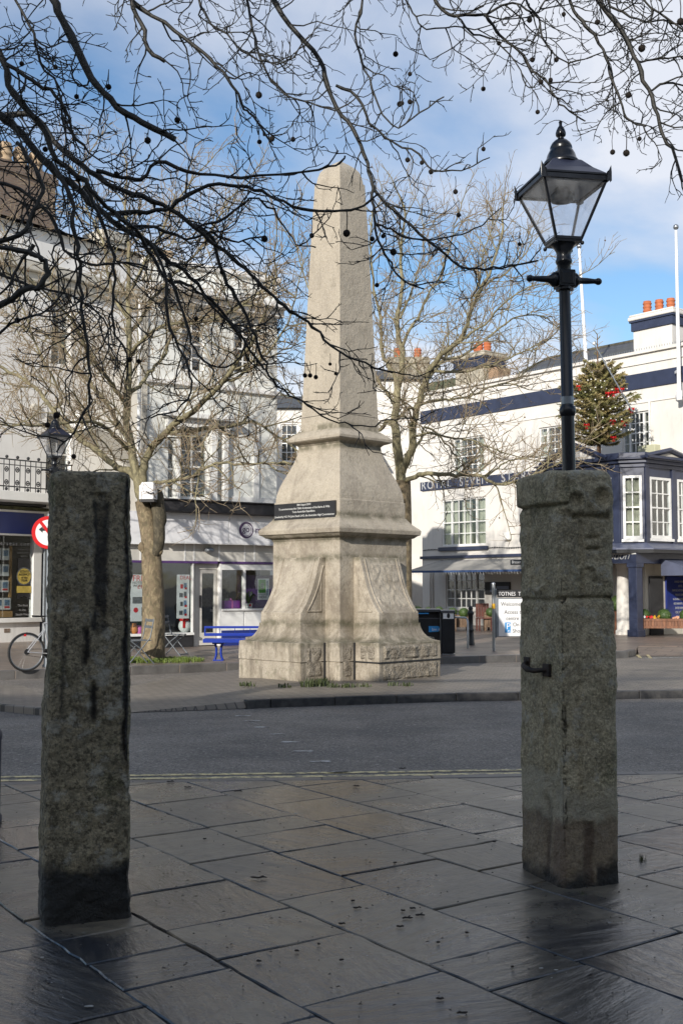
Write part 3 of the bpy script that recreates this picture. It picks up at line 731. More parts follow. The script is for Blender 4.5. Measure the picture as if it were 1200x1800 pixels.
matL = stone_mat('dark_mossy_granite', (0.34, 0.29, 0.19), (0.14, 0.122, 0.08), 0.95,
    [(.005, .070, 1.38, 2.04, 'f', (0.010, 0.011, 0.014), .85), (-.045, -.015, 1.22, 1.40, 'f', (0.004, 0.004, 0.005), .9), (.155, .23, .75, 2.2, 'f', (0.005, 0.006, 0.010), .92), (0, .03, .95, 1.13, 'f', (0.004, 0.004, 0.005), .9),
     (-.14, -.12, .98, 1.4, 'f', (0.01, 0.01, 0.01), .7)], 0.265)
def featL(x, y, z):
    d = 0
    if y < -.12:
        if 1.35 < z < 2.05: d -= .020*math.exp(-((x-.035)/.035)**2)
        if .75 < z < 2.2: d -= .012*math.exp(-((x-.185)/.03)**2)
        if .93 < z < 1.15: d -= .016*math.exp(-((x-.01-.02*(1.1-z))/.010)**2)
        if 1.2 < z < 1.4: d -= .014*math.exp(-((x+.03)/.014)**2)
    if x < -.15: d += .010*math.exp(-((z-.7)/.5)**2)
    return d
ca_, sa_ = math.cos(GA), math.sin(GA)
def post_centre(cx, cy, a, b): return Vector((cx + a*ca_ - b*sa_, cy + a*sa_ + b*ca_, 0))
cL = post_centre(-1.400, 5.47, .205, .17)
pL = stone_post('stone_gatepost', (cL.x, cL.y, 0), GA, .205, .17, 2.165, 1.0, featL, matL, taper=.085)
tag(pL, 'dark mossy granite gatepost with black wet streaks and soaked foot, left of the obelisk', 'stone post', 'granite gateposts on the wet flagstones')
matR = stone_mat('grey_carved_granite', (0.47, 0.41, 0.275), (0.27, 0.235, 0.155), 0.6,
    [(-.06, .0, .0, .34, 'f', (0.006, 0.006, 0.005), .85), (-.05, .05, .30, .40, 's', (0.02, 0.02, 0.02), .5), (-.10, -.05, 0, .45, 's', (0.012, 0.010, 0.008), .85),
     (-.30, .30, .345, .50, 'f', (0.38, 0.35, 0.27), .6), (-.3, .3, .345, .58, 's', (0.40, 0.37, 0.29), .6),
     (-.30, .30, -.1, .345, 'f', (0.19, 0.135, 0.095), .65), (-.3, .3, -.1, .345, 's', (0.18, 0.13, 0.095), .65),
     (.02, .25, -.1, .12, 'f', (0.006, 0.006, 0.006), .9)], 0.045, 0.62)
def featR(x, y, z):
    d = 0
    if y < -.19:      # front face
        d -= .016*math.exp(-((z-1.535)/.011)**2)*(1 if abs(x) < .2 else 0)
        if -.10 < x < .12: d -= .020*math.exp(-((z-1.975)/.013)**2)
        if -.02 < x < .06: d -= .016*math.exp(-((z-1.865)/.008)**2) + .016*math.exp(-((z-1.80)/.008)**2)
        r = math.hypot(x+.09, z-2.06); d += .016*math.exp(-((r-.055)/.018)**2)
        r = math.hypot(x-.075, z-2.08); d -= .018*math.exp(-(r/.035)**2); d += .012*math.exp(-((r-.07)/.018)**2)
        if .7 > z > -1 and x > -.06 and x < -.0 and z < .34: d -= .006
        r = math.hypot(x+.01, z-1.66); d += .012*math.exp(-((r-.05)/.012)**2) if z > 1.64 else 0
        if 1.56 < z < 1.95: d -= .012*math.exp(-((x+.05)/.02)**2)
    if x < -.13:      # left face (y from + far to - near)
        d -= .016*math.exp(-((z-1.52)/.010)**2)
        if z > 2.045: d += .014
        d -= .016*math.exp(-((z-2.04)/.010)**2)
        if 1.60 < z < 2.03 and -.13 < y < .12: d -= .010*(1 if abs(y) < .11 else .5)
        r = math.hypot(y-.0, z-1.66)
        if z < 1.66: d += .014*math.exp(-((r-.09)/.015)**2)
        if .02 < z < .45 and -.10 < y < -.05: d -= .006
    if x < -.06 and y < -.06 and z < 1.5: d -= .010*math.exp(-((z-.8)/.5)**2)   # worn corner
    return d*1.55
cR = post_centre(1.178, 6.12, .178, .26)
pR = stone_post('stone_gatepost', (cR.x, cR.y, 0), GA, .178, .26, 2.235, 4.0, featR, matR, taper=.03, rc=.05)
tag(pR, 'greyish carved granite gatepost with a rusty iron staple, standing before the street lamp', 'stone post', 'granite gateposts on the wet flagstones')
# iron staple on the right-hand post
mb = MB(); g0 = Vector((-.185, .06, 1.13))
mb.tube([(-.165, .12, 1.165), (-.20, .11, 1.17), (-.235, .07, 1.155), (-.245, .01, 1.14), (-.235, -.05, 1.135), (-.20, -.09, 1.14), (-.165, -.10, 1.145)], [.012, .013, .015, .017, .015, .013, .012], 8)
mb.box(-.19, .085, 1.125, -.17, .155, 1.20); mb.box(-.19, -.13, 1.105, -.17, -.06, 1.175)
mb.build('iron_staple', M['iron_rust'], pR, bevel=0.004)
# weeds between the flags
mb = MB(); 
for px, py, n, h in ((1128, 1514, 26, .06), (1025, 1572, 14, .03), (945, 1592, 6, .02)):
    g = gnd(px, py, 0); tuft(mb, g.x, g.y, -.01, n, h, .025, rg, .0016)
tag(mb.build('paving_weeds', M['weed']), 'tiny tufts of green grass in the paving joints beside the right gatepost', 'weeds', kind='stuff')
# fallen twigs
tw = paint('fallen_twig', (0.020, 0.013, 0.009), 0.6, 0.3, 30)
first = None
rg = random.Random(11)
spots = [(605, 1540, .032), (455, 1543, .09), (628, 1596, .04), (725, 1597, .03), (738, 1609, .045), (716, 1614, .05), (708, 1601, .02), (703, 1629, .035), (601, 1624, .03), (694, 1517, .02), (522, 1672, .02), (455, 1690, .02), (626, 1382, .05), (708, 1351, .07), (1010, 1361, .05), (770, 1657, .015), (620, 1584, .02), (600, 1688, .018), (812, 1781, .04), (773, 1756, .03), (330, 1384, .06), (418, 1391, .08), (300, 1374, .06), (1075, 1380, .04), (868, 1480, .02), (560, 1660, .012), (820, 1640, .015), (360, 1475, .02), (900, 1700, .012), (975, 1680, .014)]
for k, (px, py, L) in enumerate(spots):
    g = gnd(px, py, 0.006); a = rg.uniform(-.3, .3); m_ = MB(); pts = []
    for i in range(5):
        s_ = i/4-.5; pts.append((s_*L, .12*L*math.sin(i*2.1+k), .003 + .002*math.sin(i*3)))
    m_.tube(pts, [.0035, .005, .004, .0045, .0025], 5)
    if L > .04: m_.tube([pts[2], (pts[2][0]+L*.2, pts[2][1]+L*.22, .008), (pts[2][0]+L*.3, pts[2][1]+L*.3, .006)], [.0035, .003, .002], 5)
    o = m_.build('fallen_twig', tw); o.location = g; o.rotation_euler = (0, 0, a)
    tag(o, 'short broken dark twig lying on the wet flagstones', 'twig', 'broken twigs scattered over the paving')

# pale flecks (bird lime, petals, gum) on the flags
mb = MB(); rg = random.Random(77)
spots2 = [(157, 1769, .018), (75, 1683, .010), (676, 1728, .016), (148, 1640, .010), (660, 1540, .012), (772, 1532, .008), (645, 1680, .007), (1070, 1622, .012), (950, 1702, .010), (976, 1705, .010), (795, 1446, .016), (650, 1422, .014), (520, 1430, .02), (560, 1466, .010), (895, 1531, .010), (430, 1680, .008)]
for i in range(120): spots2.append((rg.uniform(0, 1200), rg.uniform(1400, 1790), rg.uniform(.002, .005)))
for px, py, r in spots2:
    g = gnd(px, py, .0065)
    mb.poly([(g.x + r*rg.uniform(.6, 1.2)*math.cos(a), g.y + r*rg.uniform(.5, 1.0)*math.sin(a), .0075) for a in np.linspace(0, 6.283, 8)[:-1]])
tag(mb.build('debris', paint('pale_fleck', (.30, .30, .28), .7, .2, 30)), 'pale flecks and crumbs scattered over the wet flagstones', 'litter', kind='stuff')
mb = MB()
for i in range(420):
    px, py = rg.uniform(-50, 1250), 1370+420*rg.random()**1.5; r = rg.uniform(.003, .009); g = gnd(px, py, .0065); a0 = rg.uniform(0, 6.28)
    mb.tube([(g.x-r*math.cos(a0), g.y-r*math.sin(a0), .008), (g.x, g.y, .010), (g.x+r*math.cos(a0), g.y+r*math.sin(a0), .008)], [.0012, .0028, .001], 4)
tag(mb.build('debris', tw), 'dark crumbs of bark and bud scales scattered over the wet flagstones', 'debris', kind='stuff')
# ------------------------------------------------------------------ facade frames
class Fac:
    def __init__(s, ox, oy, dx, dy, name, label, cat, z=0.12, group=None):
        s.o = Vector((ox, oy, z)); s.a = math.atan2(dy, dx)
        s.e = empty(name, s.o, s.a, label, cat, group); s.M = Matrix.Translation(s.o) @ Matrix.Rotation(s.a, 4, 'Z'); s.Mi = s.M.inverted()
    def px(s, px, py, y=0.0):               # pixel -> (u, z) on the plane local y
        o = s.Mi @ Vector((0, 0, CAMZ)); d = (s.Mi.to_3x3() @ ray(px, py)); t_ = (y - o.y)/d.y; p = o + d*t_
        return p.x, p.z
    def side(s, px, py, x):                 # pixel -> (y, z) on the plane local x
        o = s.Mi @ Vector((0, 0, CAMZ)); d = (s.Mi.to_3x3() @ ray(px, py)); t_ = (x - o.x)/d.x; p = o + d*t_
        return p.y, p.z
def wall(parent, u0, u1, z0, z1, holes, mat, y=0.0, depth=0.18, name='wall', M_=None):
    us = sorted(set([u0, u1] + [h[0] for h in holes] + [h[1] for h in holes])); zs = sorted(set([z0, z1] + [h[2] for h in holes] + [h[3] for h in holes]))
    us = [u for u in us if u0 <= u <= u1]; zs = [z for z in zs if z0 <= z <= z1]
    mb = MB(); mb.M = M_
    for i in range(len(us)-1):
        for j in range(len(zs)-1):
            cu, cz = (us[i]+us[i+1])/2, (zs[j]+zs[j+1])/2
            if any(h[0] < cu < h[1] and h[2] < cz < h[3] for h in holes): continue
            mb.quad((us[i], y, zs[j]), (us[i+1], y, zs[j]), (us[i+1], y, zs[j+1]), (us[i], y, zs[j+1]))
    for a, b, c, d in holes:
        mb.quad((a, y, c), (a, y+depth, c), (a, y+depth, d), (a, y, d)); mb.quad((b, y+depth, c), (b, y, c), (b, y, d), (b, y+depth, d))
        mb.quad((a, y, d), (a, y+depth, d), (b, y+depth, d), (b, y, d)); mb.quad((a, y+depth, c), (a, y, c), (b, y, c), (b, y+depth, c))
    return mb.build(name, mat, parent)
def sash(parent, u0, u1, z0, z1, cols, rows, y=0.0, rec=0.10, sidecols=None, curtain=None, bar=0.028, fr=0.055, M_=None, name='window', room=True):
    """white sash window; cols panes across, rows panes high per sash (two sashes)"""
    mb = MB(); mb.M = M_; yb = y+rec
    mb.box(u0, yb-.04, z0, u0+fr, yb+.05, z1); mb.box(u1-fr, yb-.04, z0, u1, yb+.05, z1)
    mb.box(u0+fr, yb-.038, z1-fr, u1-fr, yb+.05, z1); mb.box(u0+fr, yb-.06, z0, u1-fr, yb+.05, z0+fr*1.2)
    a, b = u0+fr, u1-fr; lights = []
    if sidecols:
        sw = (b-a)*.19; mb.box(a+sw, yb-.045, z0+fr, a+sw+.07, yb+.045, z1-fr); mb.box(b-sw-.07, yb-.045, z0+fr, b-sw, yb+.045, z1-fr)
        lights = [(a, a+sw, sidecols), (a+sw+.07, b-sw-.07, cols), (b-sw, b, sidecols)]
    else: lights = [(a, b, cols)]
    zm = (z0+z1)/2
    for la, lb, n in lights:
        mb.box(la, yb-.03, zm-.022, lb, yb+.03, zm+.022)
        for i in range(1, n):
            x = la+(lb-la)*i/n; mb.box(x-bar/2, yb-.018, z0+fr, x+bar/2, yb+.016, z1-fr)
        for h0, h1 in ((z0+fr*1.2, zm-.022), (zm+.022, z1-fr)):
            for j in range(1, rows):
                z = h0+(h1-h0)*j/rows; mb.box(la, yb-.0155, z-bar/2, lb, yb+.0135, z+bar/2)
    o = mb.build(name, M['white_gloss'], parent)
    g = MB(); g.M = M_; g.box(u0+.02, yb+.004, z0+.02, u1-.02, yb+.010, z1-.02); g.build('pane', M['glass'], o)
    if curtain:
        c = MB(); c.M = M_; n = int((u1-u0)/.035); 
        lo, hi = (z0, z1)
        pts = [(u0+.03+(u1-u0-.06)*i/n, yb+.12+.022*math.sin(i*1.35)+.012*math.sin(i*.6)) for i in range(n+1)]
        gaps = curtain
        for i in range(n):
            f = i/n
            if any(g0 < f < g1 for g0, g1 in gaps):
                if c.v: c.build('curtain', M['curtain'], o); c = MB(); c.M = M_
                continue
            c.quad((pts[i][0], pts[i][1], lo), (pts[i+1][0], pts[i+1][1], lo), (pts[i+1][0], pts[i+1][1], hi), (pts[i][0], pts[i][1], hi))
        if c.v: c.build('curtain', M['curtain'], o)
    if room:
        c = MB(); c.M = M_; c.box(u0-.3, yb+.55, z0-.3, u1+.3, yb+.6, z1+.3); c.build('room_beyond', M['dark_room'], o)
    return o
def pots(parent, pts, mat, r=.13, h=.45, bands=4):
    for (x, y, z) in pts:
        m_ = MB(); prof = [(r*.95, z-.05)]
        for k in range(bands):
            zz_ = z + h*k/bands; prof += [(r*.92, zz_+.01), (r*1.06, zz_+.03), (r*1.06, zz_+h/bands*.45), (r*.92, zz_+h/bands*.55)]
        prof += [(r*.9, z+h), (r*.7, z+h)]
        m_.lathe(prof, 12, (x, y)); m_.build('chimney_pot', mat, parent)
slate = NT('slate_roof'); br = slate.n.new('ShaderNodeTexBrick'); br.inputs['Scale'].default_value = 1; br.inputs['Brick Width'].default_value = .3; br.inputs['Row Height'].default_value = .2
br.inputs['Mortar Size'].default_value = .012; br.inputs['Color1'].default_value = (.085, .088, .095, 1); br.inputs['Color2'].default_value = (.055, .057, .060, 1); br.inputs['Mortar'].default_value = (.02, .02, .02, 1)
slate.l.new(slate.co(), br.inputs[0]); slate.setc(slate.mix(slate.math('MULTIPLY', slate.ramp(slate.noise(.9, 5), .45, .65), .5), br.outputs[0], (.09, .085, .06))); slate.setr(.55); slate.bump(slate.math('SUBTRACT', 1.0, br.outputs[1]), .6, .02); M['slate'] = slate.m

# ================================================================== HOTEL
H = Fac(3.22, 45.4, .627, -.779, 'hotel', 'long cream hotel with navy bands, sash windows and a navy porch room on columns', 'hotel')
W_ = M['render_cream']
UE = 20.0
def hz(px, py): return H.px(px, py)[1]
ztop = hz(991, 648); zst1 = hz(991, 680); zst0 = hz(991, 705)
znb1 = hz(800, 842); znb0 = hz(800, 858)
zsb1 = hz(800, 976.5); zsb0 = hz(800, 981.5)
def hrect(x0, x1, y0, y1, xm=None):
    xm = xm or (x0+x1)/2; ua = H.px(x0, y0)[0]; ub = H.px(x1, y0)[0]; return ua, ub, H.px(xm, y1)[1], H.px(xm, y0)[1]
w_up = [hrect(795, 850, 768, 834), hrect(946, 1008, 748, 803), hrect(1092, 1141, 724, 798)]
w_fl = [hrect(776, 853, 876, 959)]
w_gf = [hrect(783, 851, 1003, 1070)]
w_gf[0] = (w_gf[0][0], w_gf[0][1], max(.45, w_gf[0][2]), w_gf[0][3])
uW = w_up[1][0]; w1 = w_up[1][1]-w_up[1][0]
w_fl.append((uW, uW+w1, w_fl[0][2], w_fl[0][3]))
bd = hrect(853, 897, 1023, 1045)
doors = [(UE-6.0, UE-4.9, 0.0, 2.15)]
holes = w_up + w_fl + w_gf + doors
wall(H.e, 0, UE, -.2, ztop, holes, W_)
mb = MB(); mb.box(0.0, .005, -.2, .30, 9.0, ztop); mb.box(0.31, 8.8, -.2, UE, 9.0, ztop-.3); mb.box(UE-.3, .2, -.2, UE, 8.8, ztop-.3)
mb.build('side_walls', M['render_white'], H.e)
mb = MB(); mb.box(-.04, -.05, zst0, UE, -.002, zst1); mb.box(-.04, -.045, zst0, -.002, 9, zst1); mb.build('navy_stripe', M['navy'], H.e)
mb = MB(); mb.box(-.05, -.055, znb0, 9.2, -.002, znb1); mb.box(9.2, -.055, znb0, UE, -.002, znb1); nb = mb.build('name_band', M['navy'], H.e)
zl = znb0 + (znb1-znb0)*.16
lw = paint('sign_lettering', (0.48, 0.49, 0.50), 0.4)
ua = H.px(742, 850)[0]; ub = H.px(793, 850)[0]
L1 = text('lettering', 'ROYAL', .40, nb, lw, (ua, -.058, zl), ext=.01, space=1.25)
bpy.context.view_layer.update(); wd = L1.dimensions.x; k = (ub-ua)/max(.01, wd); L1.scale = (k, k, 1)
for s_, f in (('SEVEN', 1.30), ('STARS', 2.62), ('HOTEL', 3.95)):
    text('lettering', s_, .40*k, nb, lw, (ua+(ub-ua)*f, -.058, zl), ext=.01, space=1.25)
mb = MB(); mb.box(-.06, -.09, zsb0, UE, -.002, zsb1); mb.box(-.06, -.085, zsb0, -.002, 8, zsb1); mb.build('string_course', M['navy'], H.e, bevel=.01)
mb = MB(); zc1 = hz(991, 729); mb.box(-.02, -.03, zc1, UE, -.002, zc1+.03); mb.box(-.07, -.10, ztop, UE, .30, ztop+.10); mb.box(-.02, -.045, zst1+.30, UE, -.002, zst1+.34)
mb.build('coping', M['render_cream'], H.e)
# bead of fairy lights along the string course
mb = MB(); rg = random.Random(5)
for i in range(150):
    u = .1 + i*.085; z = zsb1 + .22 + .03*math.sin(i*.31)
    mb.box(u, -.05, z, u+.03, -.02, z+.03)
mb.box(.1, -.03, zsb1+.235, 12.8, -.022, zsb1+.245); mb.build('light_string', M['black_matt'], H.e)
cur = [[(.40, .62)], [(.30, .70)], [(.30, .7)]]
for i, r in enumerate(w_up):
    o = sash(H.e, *r, 3, 2, sidecols=1, curtain=[(.25, .75)], rec=.10)
    mb = MB(); mb.box(r[0]-.10, -.06, r[2]-.09, r[1]+.10, -.001, r[2]-.01); mb.build('sill', M['render_cream'], o, bevel=.01)
for i, r in enumerate(w_fl):
    o = sash(H.e, *r, 4, 2, sidecols=1, curtain=[(.28, .40), (.62, .70)], rec=.08, bar=.032)
    mb = MB(); mb.box(r[0]-.14, -.10, r[2]-.19, r[1]+.14, -.001, r[2]-.04); mb.build('sill', M['navy'], o, bevel=.02)
o = sash(H.e, *w_gf[0], 4, 2, sidecols=1, rec=.08, bar=.035)
mb = MB(); mb.box(w_gf[0][0]-.12, -.08, w_gf[0][2]-.1, w_gf[0][1]+.12, -.001, w_gf[0][2]-.01); mb.build('sill', W_, o, bevel=.01)
mb = MB(); mb.box(bd[0], -.06, bd[2], bd[1], -.002, bd[3]); nbd = mb.build('notice_board', M['black_matt'], H.e, bevel=.01)
mb = MB(); mb.box(bd[0]+.3, -.066, bd[2]+.1, bd[0]+.42, -.061, bd[3]-.05); mb.box(bd[0]+.6, -.066, bd[2]+.2, bd[1]-.05, -.061, bd[3]-.15); mb.build('notice', M['navy_grey'], nbd)
# wall lamp box and vents seen on the cream wall
r = hrect(889, 899, 936, 949); mb = MB(); mb.box(r[0], -.16, r[2], r[1], -.002, r[3]); mb.build('alarm_box', M['white_gloss'], H.e, bevel=.02)
r = hrect(1138, 1160, 783, 798); mb = MB(); mb.box(r[0]-.2, -.30, r[2]-.2, r[1], -.002, r[3]); mb.build('alarm_box', paint('cream_box', (.55, .55, .38), .5), H.e, bevel=.02)
# rainwater pipe at right
u1 = H.px(1143, 760)[0]; mb = MB(); mb.tube([(u1, -.06, hz(1143, 705)), (u1, -.06, 5.3)], .035, 8); mb.build('rainwater_pipe', M['white_gloss'], H.e)
# awning over the ground-floor windows
ya = -1.55; ul = H.px(716, 1000, ya)[0]; zf = H.px(830, 1001.5, ya)[1]; za = zsb0 - .06; u0 = H.px(748, 985)[0]
mb = MB(); t = NT('awning_cloth'); t.setc(t.mix(t.ramp(t.noise(2, 5), .35, .7), (.40, .385, .35), (.29, .28, .26))); t.setr(.9); M['awning'] = t.m
ur = 9.0
for a_, b_ in ((0, 0.0), ):
    mb._add([(ul, ya, zf), (ur, ya, zf), (ur, -.01, za), (ul+.2, -.01, za), (ul, ya, zf-.015), (ur, ya, zf-.015), (ur, -.01, za-.015), (ul+.2, -.01, za-.015)], [(0, 1, 2, 3), (7, 6, 5, 4), (0, 4, 5, 1), (0, 3, 7, 4), (1, 5, 6, 2)])
aw = mb.build('awning', M['awning'], H.e)
mb = MB()
n = 48
for i in range(n):
    a_ = ul + (ur-ul)*i/n; b_ = ul+(ur-ul)*(i+1)/n
    mb.box(a_, ya-.012, zf-.085, b_, ya-.004, zf-.01)
vl = mb.build('valance', M['blue_metal'] if False else paint('valance_blue', (.045, .09, .22), .8), aw)
mb = MB()
for i in range(60):
    a_ = ul + (ur-ul)*(i+.5)/60; mb.tube([(a_, ya-.02, zf-.085), (a_+.03, ya-.02, zf-.15-.05*((i*7) % 3)/3)], .006, 3)
mb.build('light_string', M['white_gloss'], aw)
bdg = H.px(898, 988, ya*.6); mb = MB(); mb.box(bdg[0], ya*.6-.06, bdg[1]-.10, bdg[0]+1.4, ya*.6-.02, bdg[1]+.08); sb = mb.build('awning_sign', M['black_paint'], aw, bevel=.01)
text('lettering', 'Brasserie', .15, sb, lw, (bdg[0]+.08, ya*.6-.063, bdg[1]-.05), ext=.004)
for uu in (H.px(757, 1040)[0], H.px(760.5, 1040)[0]+.02):
    mb = MB(); mb.tube([(uu, -.05, za-.3), (uu, -.05, .3)], .03, 6); mb.build('conduit', M['render_cream'], H.e)

# ---- slate roof, hips and ridge behind the parapet
zr = ztop-.25; ridge = hz(1187, 590)
a_ = H.px(878, 668, 1.0)[0]; b_ = H.px(948, 634, 4.0)
rz0 = H.px(948, 634, 4.0)[1]
mb = MB()
u_l = a_-.2; u_r = b_[0]; zz_r = H.px(1187, 588, 4.2)[1]
zz_r = max(rz0, zz_r)+.15
P0 = (u_l, .35, zr); P1 = (UE+2, .35, zr); P2 = (UE+2, 4.5, zz_r); P3 = (u_r, 4.5, zz_r); P4 = (u_l, 8.7, zr); P5 = (UE+2, 8.7, zr)
mb._add([P0, P1, P2, P3, P4, P5], [(0, 1, 2, 3), (0, 3, 4), (3, 2, 5, 4)])
rf = mb.build('roof', M['slate'], H.e)
mb = MB(); 
for p, q in ((P3, P2), (P0, P3)): mb.tube([p, q], .07, 6)
mb.build('ridge_tiles', paint('ridge', (.12, .11, .08), .8, .3, 5), rf)
# spikes against pigeons along the gutter
mb = MB()
for i in range(150):
    u = u_l + .4 + i*.1
    mb.box(u, .25, ztop+.1, u+.012, .262, ztop+.26)
mb.build('bird_spikes', M['grey_metal'], H.e)
# rendered chimney with three banded pots
def chimney(px0, px1, pyb, pyc, depth_y, wy, label_pots, body, band, name='chimney', parent=None, ub=None):
    ua, zb = H.px(px0, pyb, depth_y); ub_ = H.px(px1, pyb, depth_y)[0]; zc = H.px((px0+px1)/2, pyc, depth_y)[1]
    mb = MB(); mb.box(ua, depth_y, zb-1.5, ub_, depth_y+wy, zc-.55); o = mb.build(name, body, parent or H.e)
    mb = MB(); mb.box(ua-.06, depth_y-.06, zc-.56, ub_+.06, depth_y+wy+.06, zc-.25); mb.box(ua-.11, depth_y-.11, zc-.26, ub_+.11, depth_y+wy+.11, zc-.20); mb.build('cap_band', band, o)
    mb = MB(); mb.box(ua-.15, depth_y-.15, zc-.20, ub_+.15, depth_y+wy+.15, zc-.06); mb.box(ua-.12, depth_y-.12, zc-.06, ub_+.12, depth_y+wy+.12, zc+.02); mb.build('cap', body, o, bevel=.05)
    return o, ua, ub_, zc
ch, ua, ub_, zc = chimney(1113, 1181, 616, 548, 2.2, .95, 3, W_, M['navy'])
pots(ch, [(ua+.35, 2.55, zc), (ua+.75, 2.7, zc), (ua+1.12, 2.85, zc)], M['terracotta'], .15, .52)
mb = MB(); mb.box(ua-.08, 2.12, zr+.3, ub_+.08, 3.3, zr+.75); mb.build('flashing', M['grey_metal'], ch)
ch2, ua, ub_, zc = chimney(800, 850, 662, 622, 1.0, 1.1, 3, paint('roughcast_chimney', (.55, .50, .40), .9, .25, 3, bump=.4), M['navy'])
pots(ch2, [(ua+.85, 1.5, zc), (ua+1.2, 1.6, zc), (ua+.55, 1.7, zc)], M['terracotta'], .16, .5)
mb = MB(); c3 = H.px(862, 667, 1.0); mb.box(ub_+.05, 1.2, ztop-.3, c3[0]+.2, 1.9, c3[1]+.5); mb.build('parapet_end', paint('brick_end', (.42, .28, .18), .9, .2, 5), H.e)

# ---- porch room on columns
uf0, uf1 = 9.3, 12.25; yf = -3.35; us = 12.84; ysf = -3.0
def pz(px, py, y=-3.35): return H.px(px, py, y)[1]
zpar = pz(1091, 796); zcor1 = pz(1091, 806); zcor0 = pz(1091, 822); zwt = pz(1091, 838); zwb = pz(1091, 946); zsk1 = pz(1091, 955); zsk0 = pz(1118, 966); zb0 = pz(1118, 990)
foot = [(uf0, 0), (uf0, yf), (uf1, yf), (us, ysf), (us, 0)]
por = empty('porch_room', (0, 0, 0)); por.parent = H.e
def off(poly, d):
    (x0, y0), (x1, y1), (x2, y2), (x3, y3), (x4, y4) = poly
    return [(x0-d, y0), (x1-d, y1-d), (x2+d*.35, y2-d), (x3+d, y3-d*.45), (x4+d, y4)]
# side plane windows
sw = []
for (p0, p1) in ((1142, 1179), (1190, 1215)):
    ya0 = H.side(p0, 900, us)[0]; ya1 = min(-.15, H.side(p1, 900, us)[0]); sw.append((ya0, ya1))
def face(a, b, holes, z0, z1, curt, parent):
    a = Vector((*a, 0)); b = Vector((*b, 0)); L = (b-a).length; ang = math.atan2(b.y-a.y, b.x-a.x)
    Mx = Matrix.Translation(a) @ Matrix.Rotation(ang, 4, 'Z')
    wall(parent, 0, L, z0, z1, [(h[0], h[1], h[2], h[3]) for h in holes], M['navy'], depth=.12, M_=Mx, name='wall')
    for i, h in enumerate(holes):
        o = sash(parent, h[0], h[1], h[2], h[3], h[4], 2, rec=.03, curtain=curt[i], M_=Mx, fr=.075, room=False, bar=.032)
        m_ = MB(); m_.M = Mx; m_.box(h[0]-.05, -.07, h[2]-.09, h[1]+.05, -.001, h[2]-.005); m_.build('sill', M['white_gloss'], o, bevel=.01)
        m_ = MB(); m_.M = Mx; m_.box(h[0]+.08, -.018, h[2]-.27, h[1]-.08, -.001, h[2]-.16); m_.build('apron_panel', M['white_gloss'], o)
    m_ = MB(); m_.M = Mx
    return Mx, L
face((uf0, 0), (uf0, yf), [(1.0, 2.2, zwb, zwt, 3)], zsk1, zcor0, [[(.3, .7)]], por)
face((uf0, yf), (uf1, yf), [(.35, 1.15, zwb, zwt, 3), (1.55, 2.62, zwb, zwt, 3)], zsk1, zcor0, [[(.3, .7)], None], por)
Lc = math.hypot(us-uf1, ysf-yf)
face((uf1, yf), (us, ysf), [(.07, Lc-.07, zwb-.03, zwt+.03, 2)], zsk1, zcor0, [[(2, 3)]], por)
hs_ = [(y0-ysf, y1-ysf, zwb, zwt, 3) for y0, y1 in sw]
face((us, ysf), (us, 0), hs_, zsk1, zcor0, [None, [(.4, .6)]], por)
# pilasters
for (x, y, rz_) in ((uf1-.12, yf-.02, 0), (uf0+.12, yf-.02, 0), (uf0+1.35, yf-.02, 0)):
    mb = MB(); mb.box(x-.11, y-.03, zsk1, x+.11, y+.02-.001, zcor0); mb.build('pilaster', M['navy'], por, bevel=.01)
for yy in (ysf+.09, sw[0][1]+.13*.5+.03, -.08):
    mb = MB(); mb.box(us-.001, yy-.08, zsk1, us+.05, yy+.08, zcor0); mb.build('pilaster', M['navy'], por, bevel=.01)
mb = MB(); mb.prism(off(foot, .06), zcor0, zcor0+.12); mb.prism(off(foot, .15), zcor0+.12, zcor1-.05); mb.prism(off(foot, .24), zcor1-.05, zcor1); mb.build('cornice', M['navy'], por, bevel=.015)
mb = MB(); mb.prism(off(foot, .10), zcor1, zpar); mb.build('parapet', M['navy'], por, bevel=.02)
# pediment on the side over the middle window, and on the front
yc = (sw[0][0]+sw[0][1])/2+.12; hw = 1.15; hp = pz(1170, 802, -2)-zcor1+.12
mb = MB(); mb.extr([(yc-hw, zcor1-.01), (yc+hw, zcor1-.01), (yc, zcor1+hp)], us+.17, us+.25, 'x')
for sg in (-1, 1):
    mb.tube([(us+.30, yc+sg*(hw+.05), zcor1+.02), (us+.30, yc, zcor1+hp+.04)], .075, 4, smooth=False)
mb.box(us+.05, yc-hw, zcor1-.02, us+.36, yc+hw, zcor1+.05); mb.build('pediment', M['navy'], por)
mb = MB(); mb.extr([(yc-hw*.62, zcor1+.075), (yc+hw*.62, zcor1+.075), (yc, zcor1+hp*.78)], us+.251, us+.256, 'x'); mb.build('tympanum', M['render_beige'], por)
uc = (uf0+uf1)/2-.1; mb = MB(); mb.extr([(uc-1.25, zcor1-.01), (uc+1.25, zcor1-.01), (uc, zcor1+.55)], yf-.25, yf-.17)
for sg in (-1, 1): mb.tube([(uc+sg*1.3, yf-.30, zcor1+.02), (uc, yf-.30, zcor1+.58)], .075, 4, smooth=False)
mb.build('pediment', M['navy'], por)
mb = MB(); mb.extr([(uc-.85, zcor1+.06), (uc+.85, zcor1+.06), (uc, zcor1+.43)], yf-.258, yf-.252); mb.build('tympanum', M['render_cream'], por)
# lead skirt roof
fo = off(foot, .02); ft = off(foot, .45)
mb = MB(); mb.loft([[(x, y, zsk0) for x, y in ft], [(x, y, zsk0+.04) for x, y in ft], [(x, y, zsk1+.01) for x, y in fo]]); mb.build('skirt_roof', M['navy_grey'], por)
mb = MB(); mb.prism(off(foot, .42), zsk0-.10, zsk0-.001); mb.build('gutter', M['black_paint'], por)
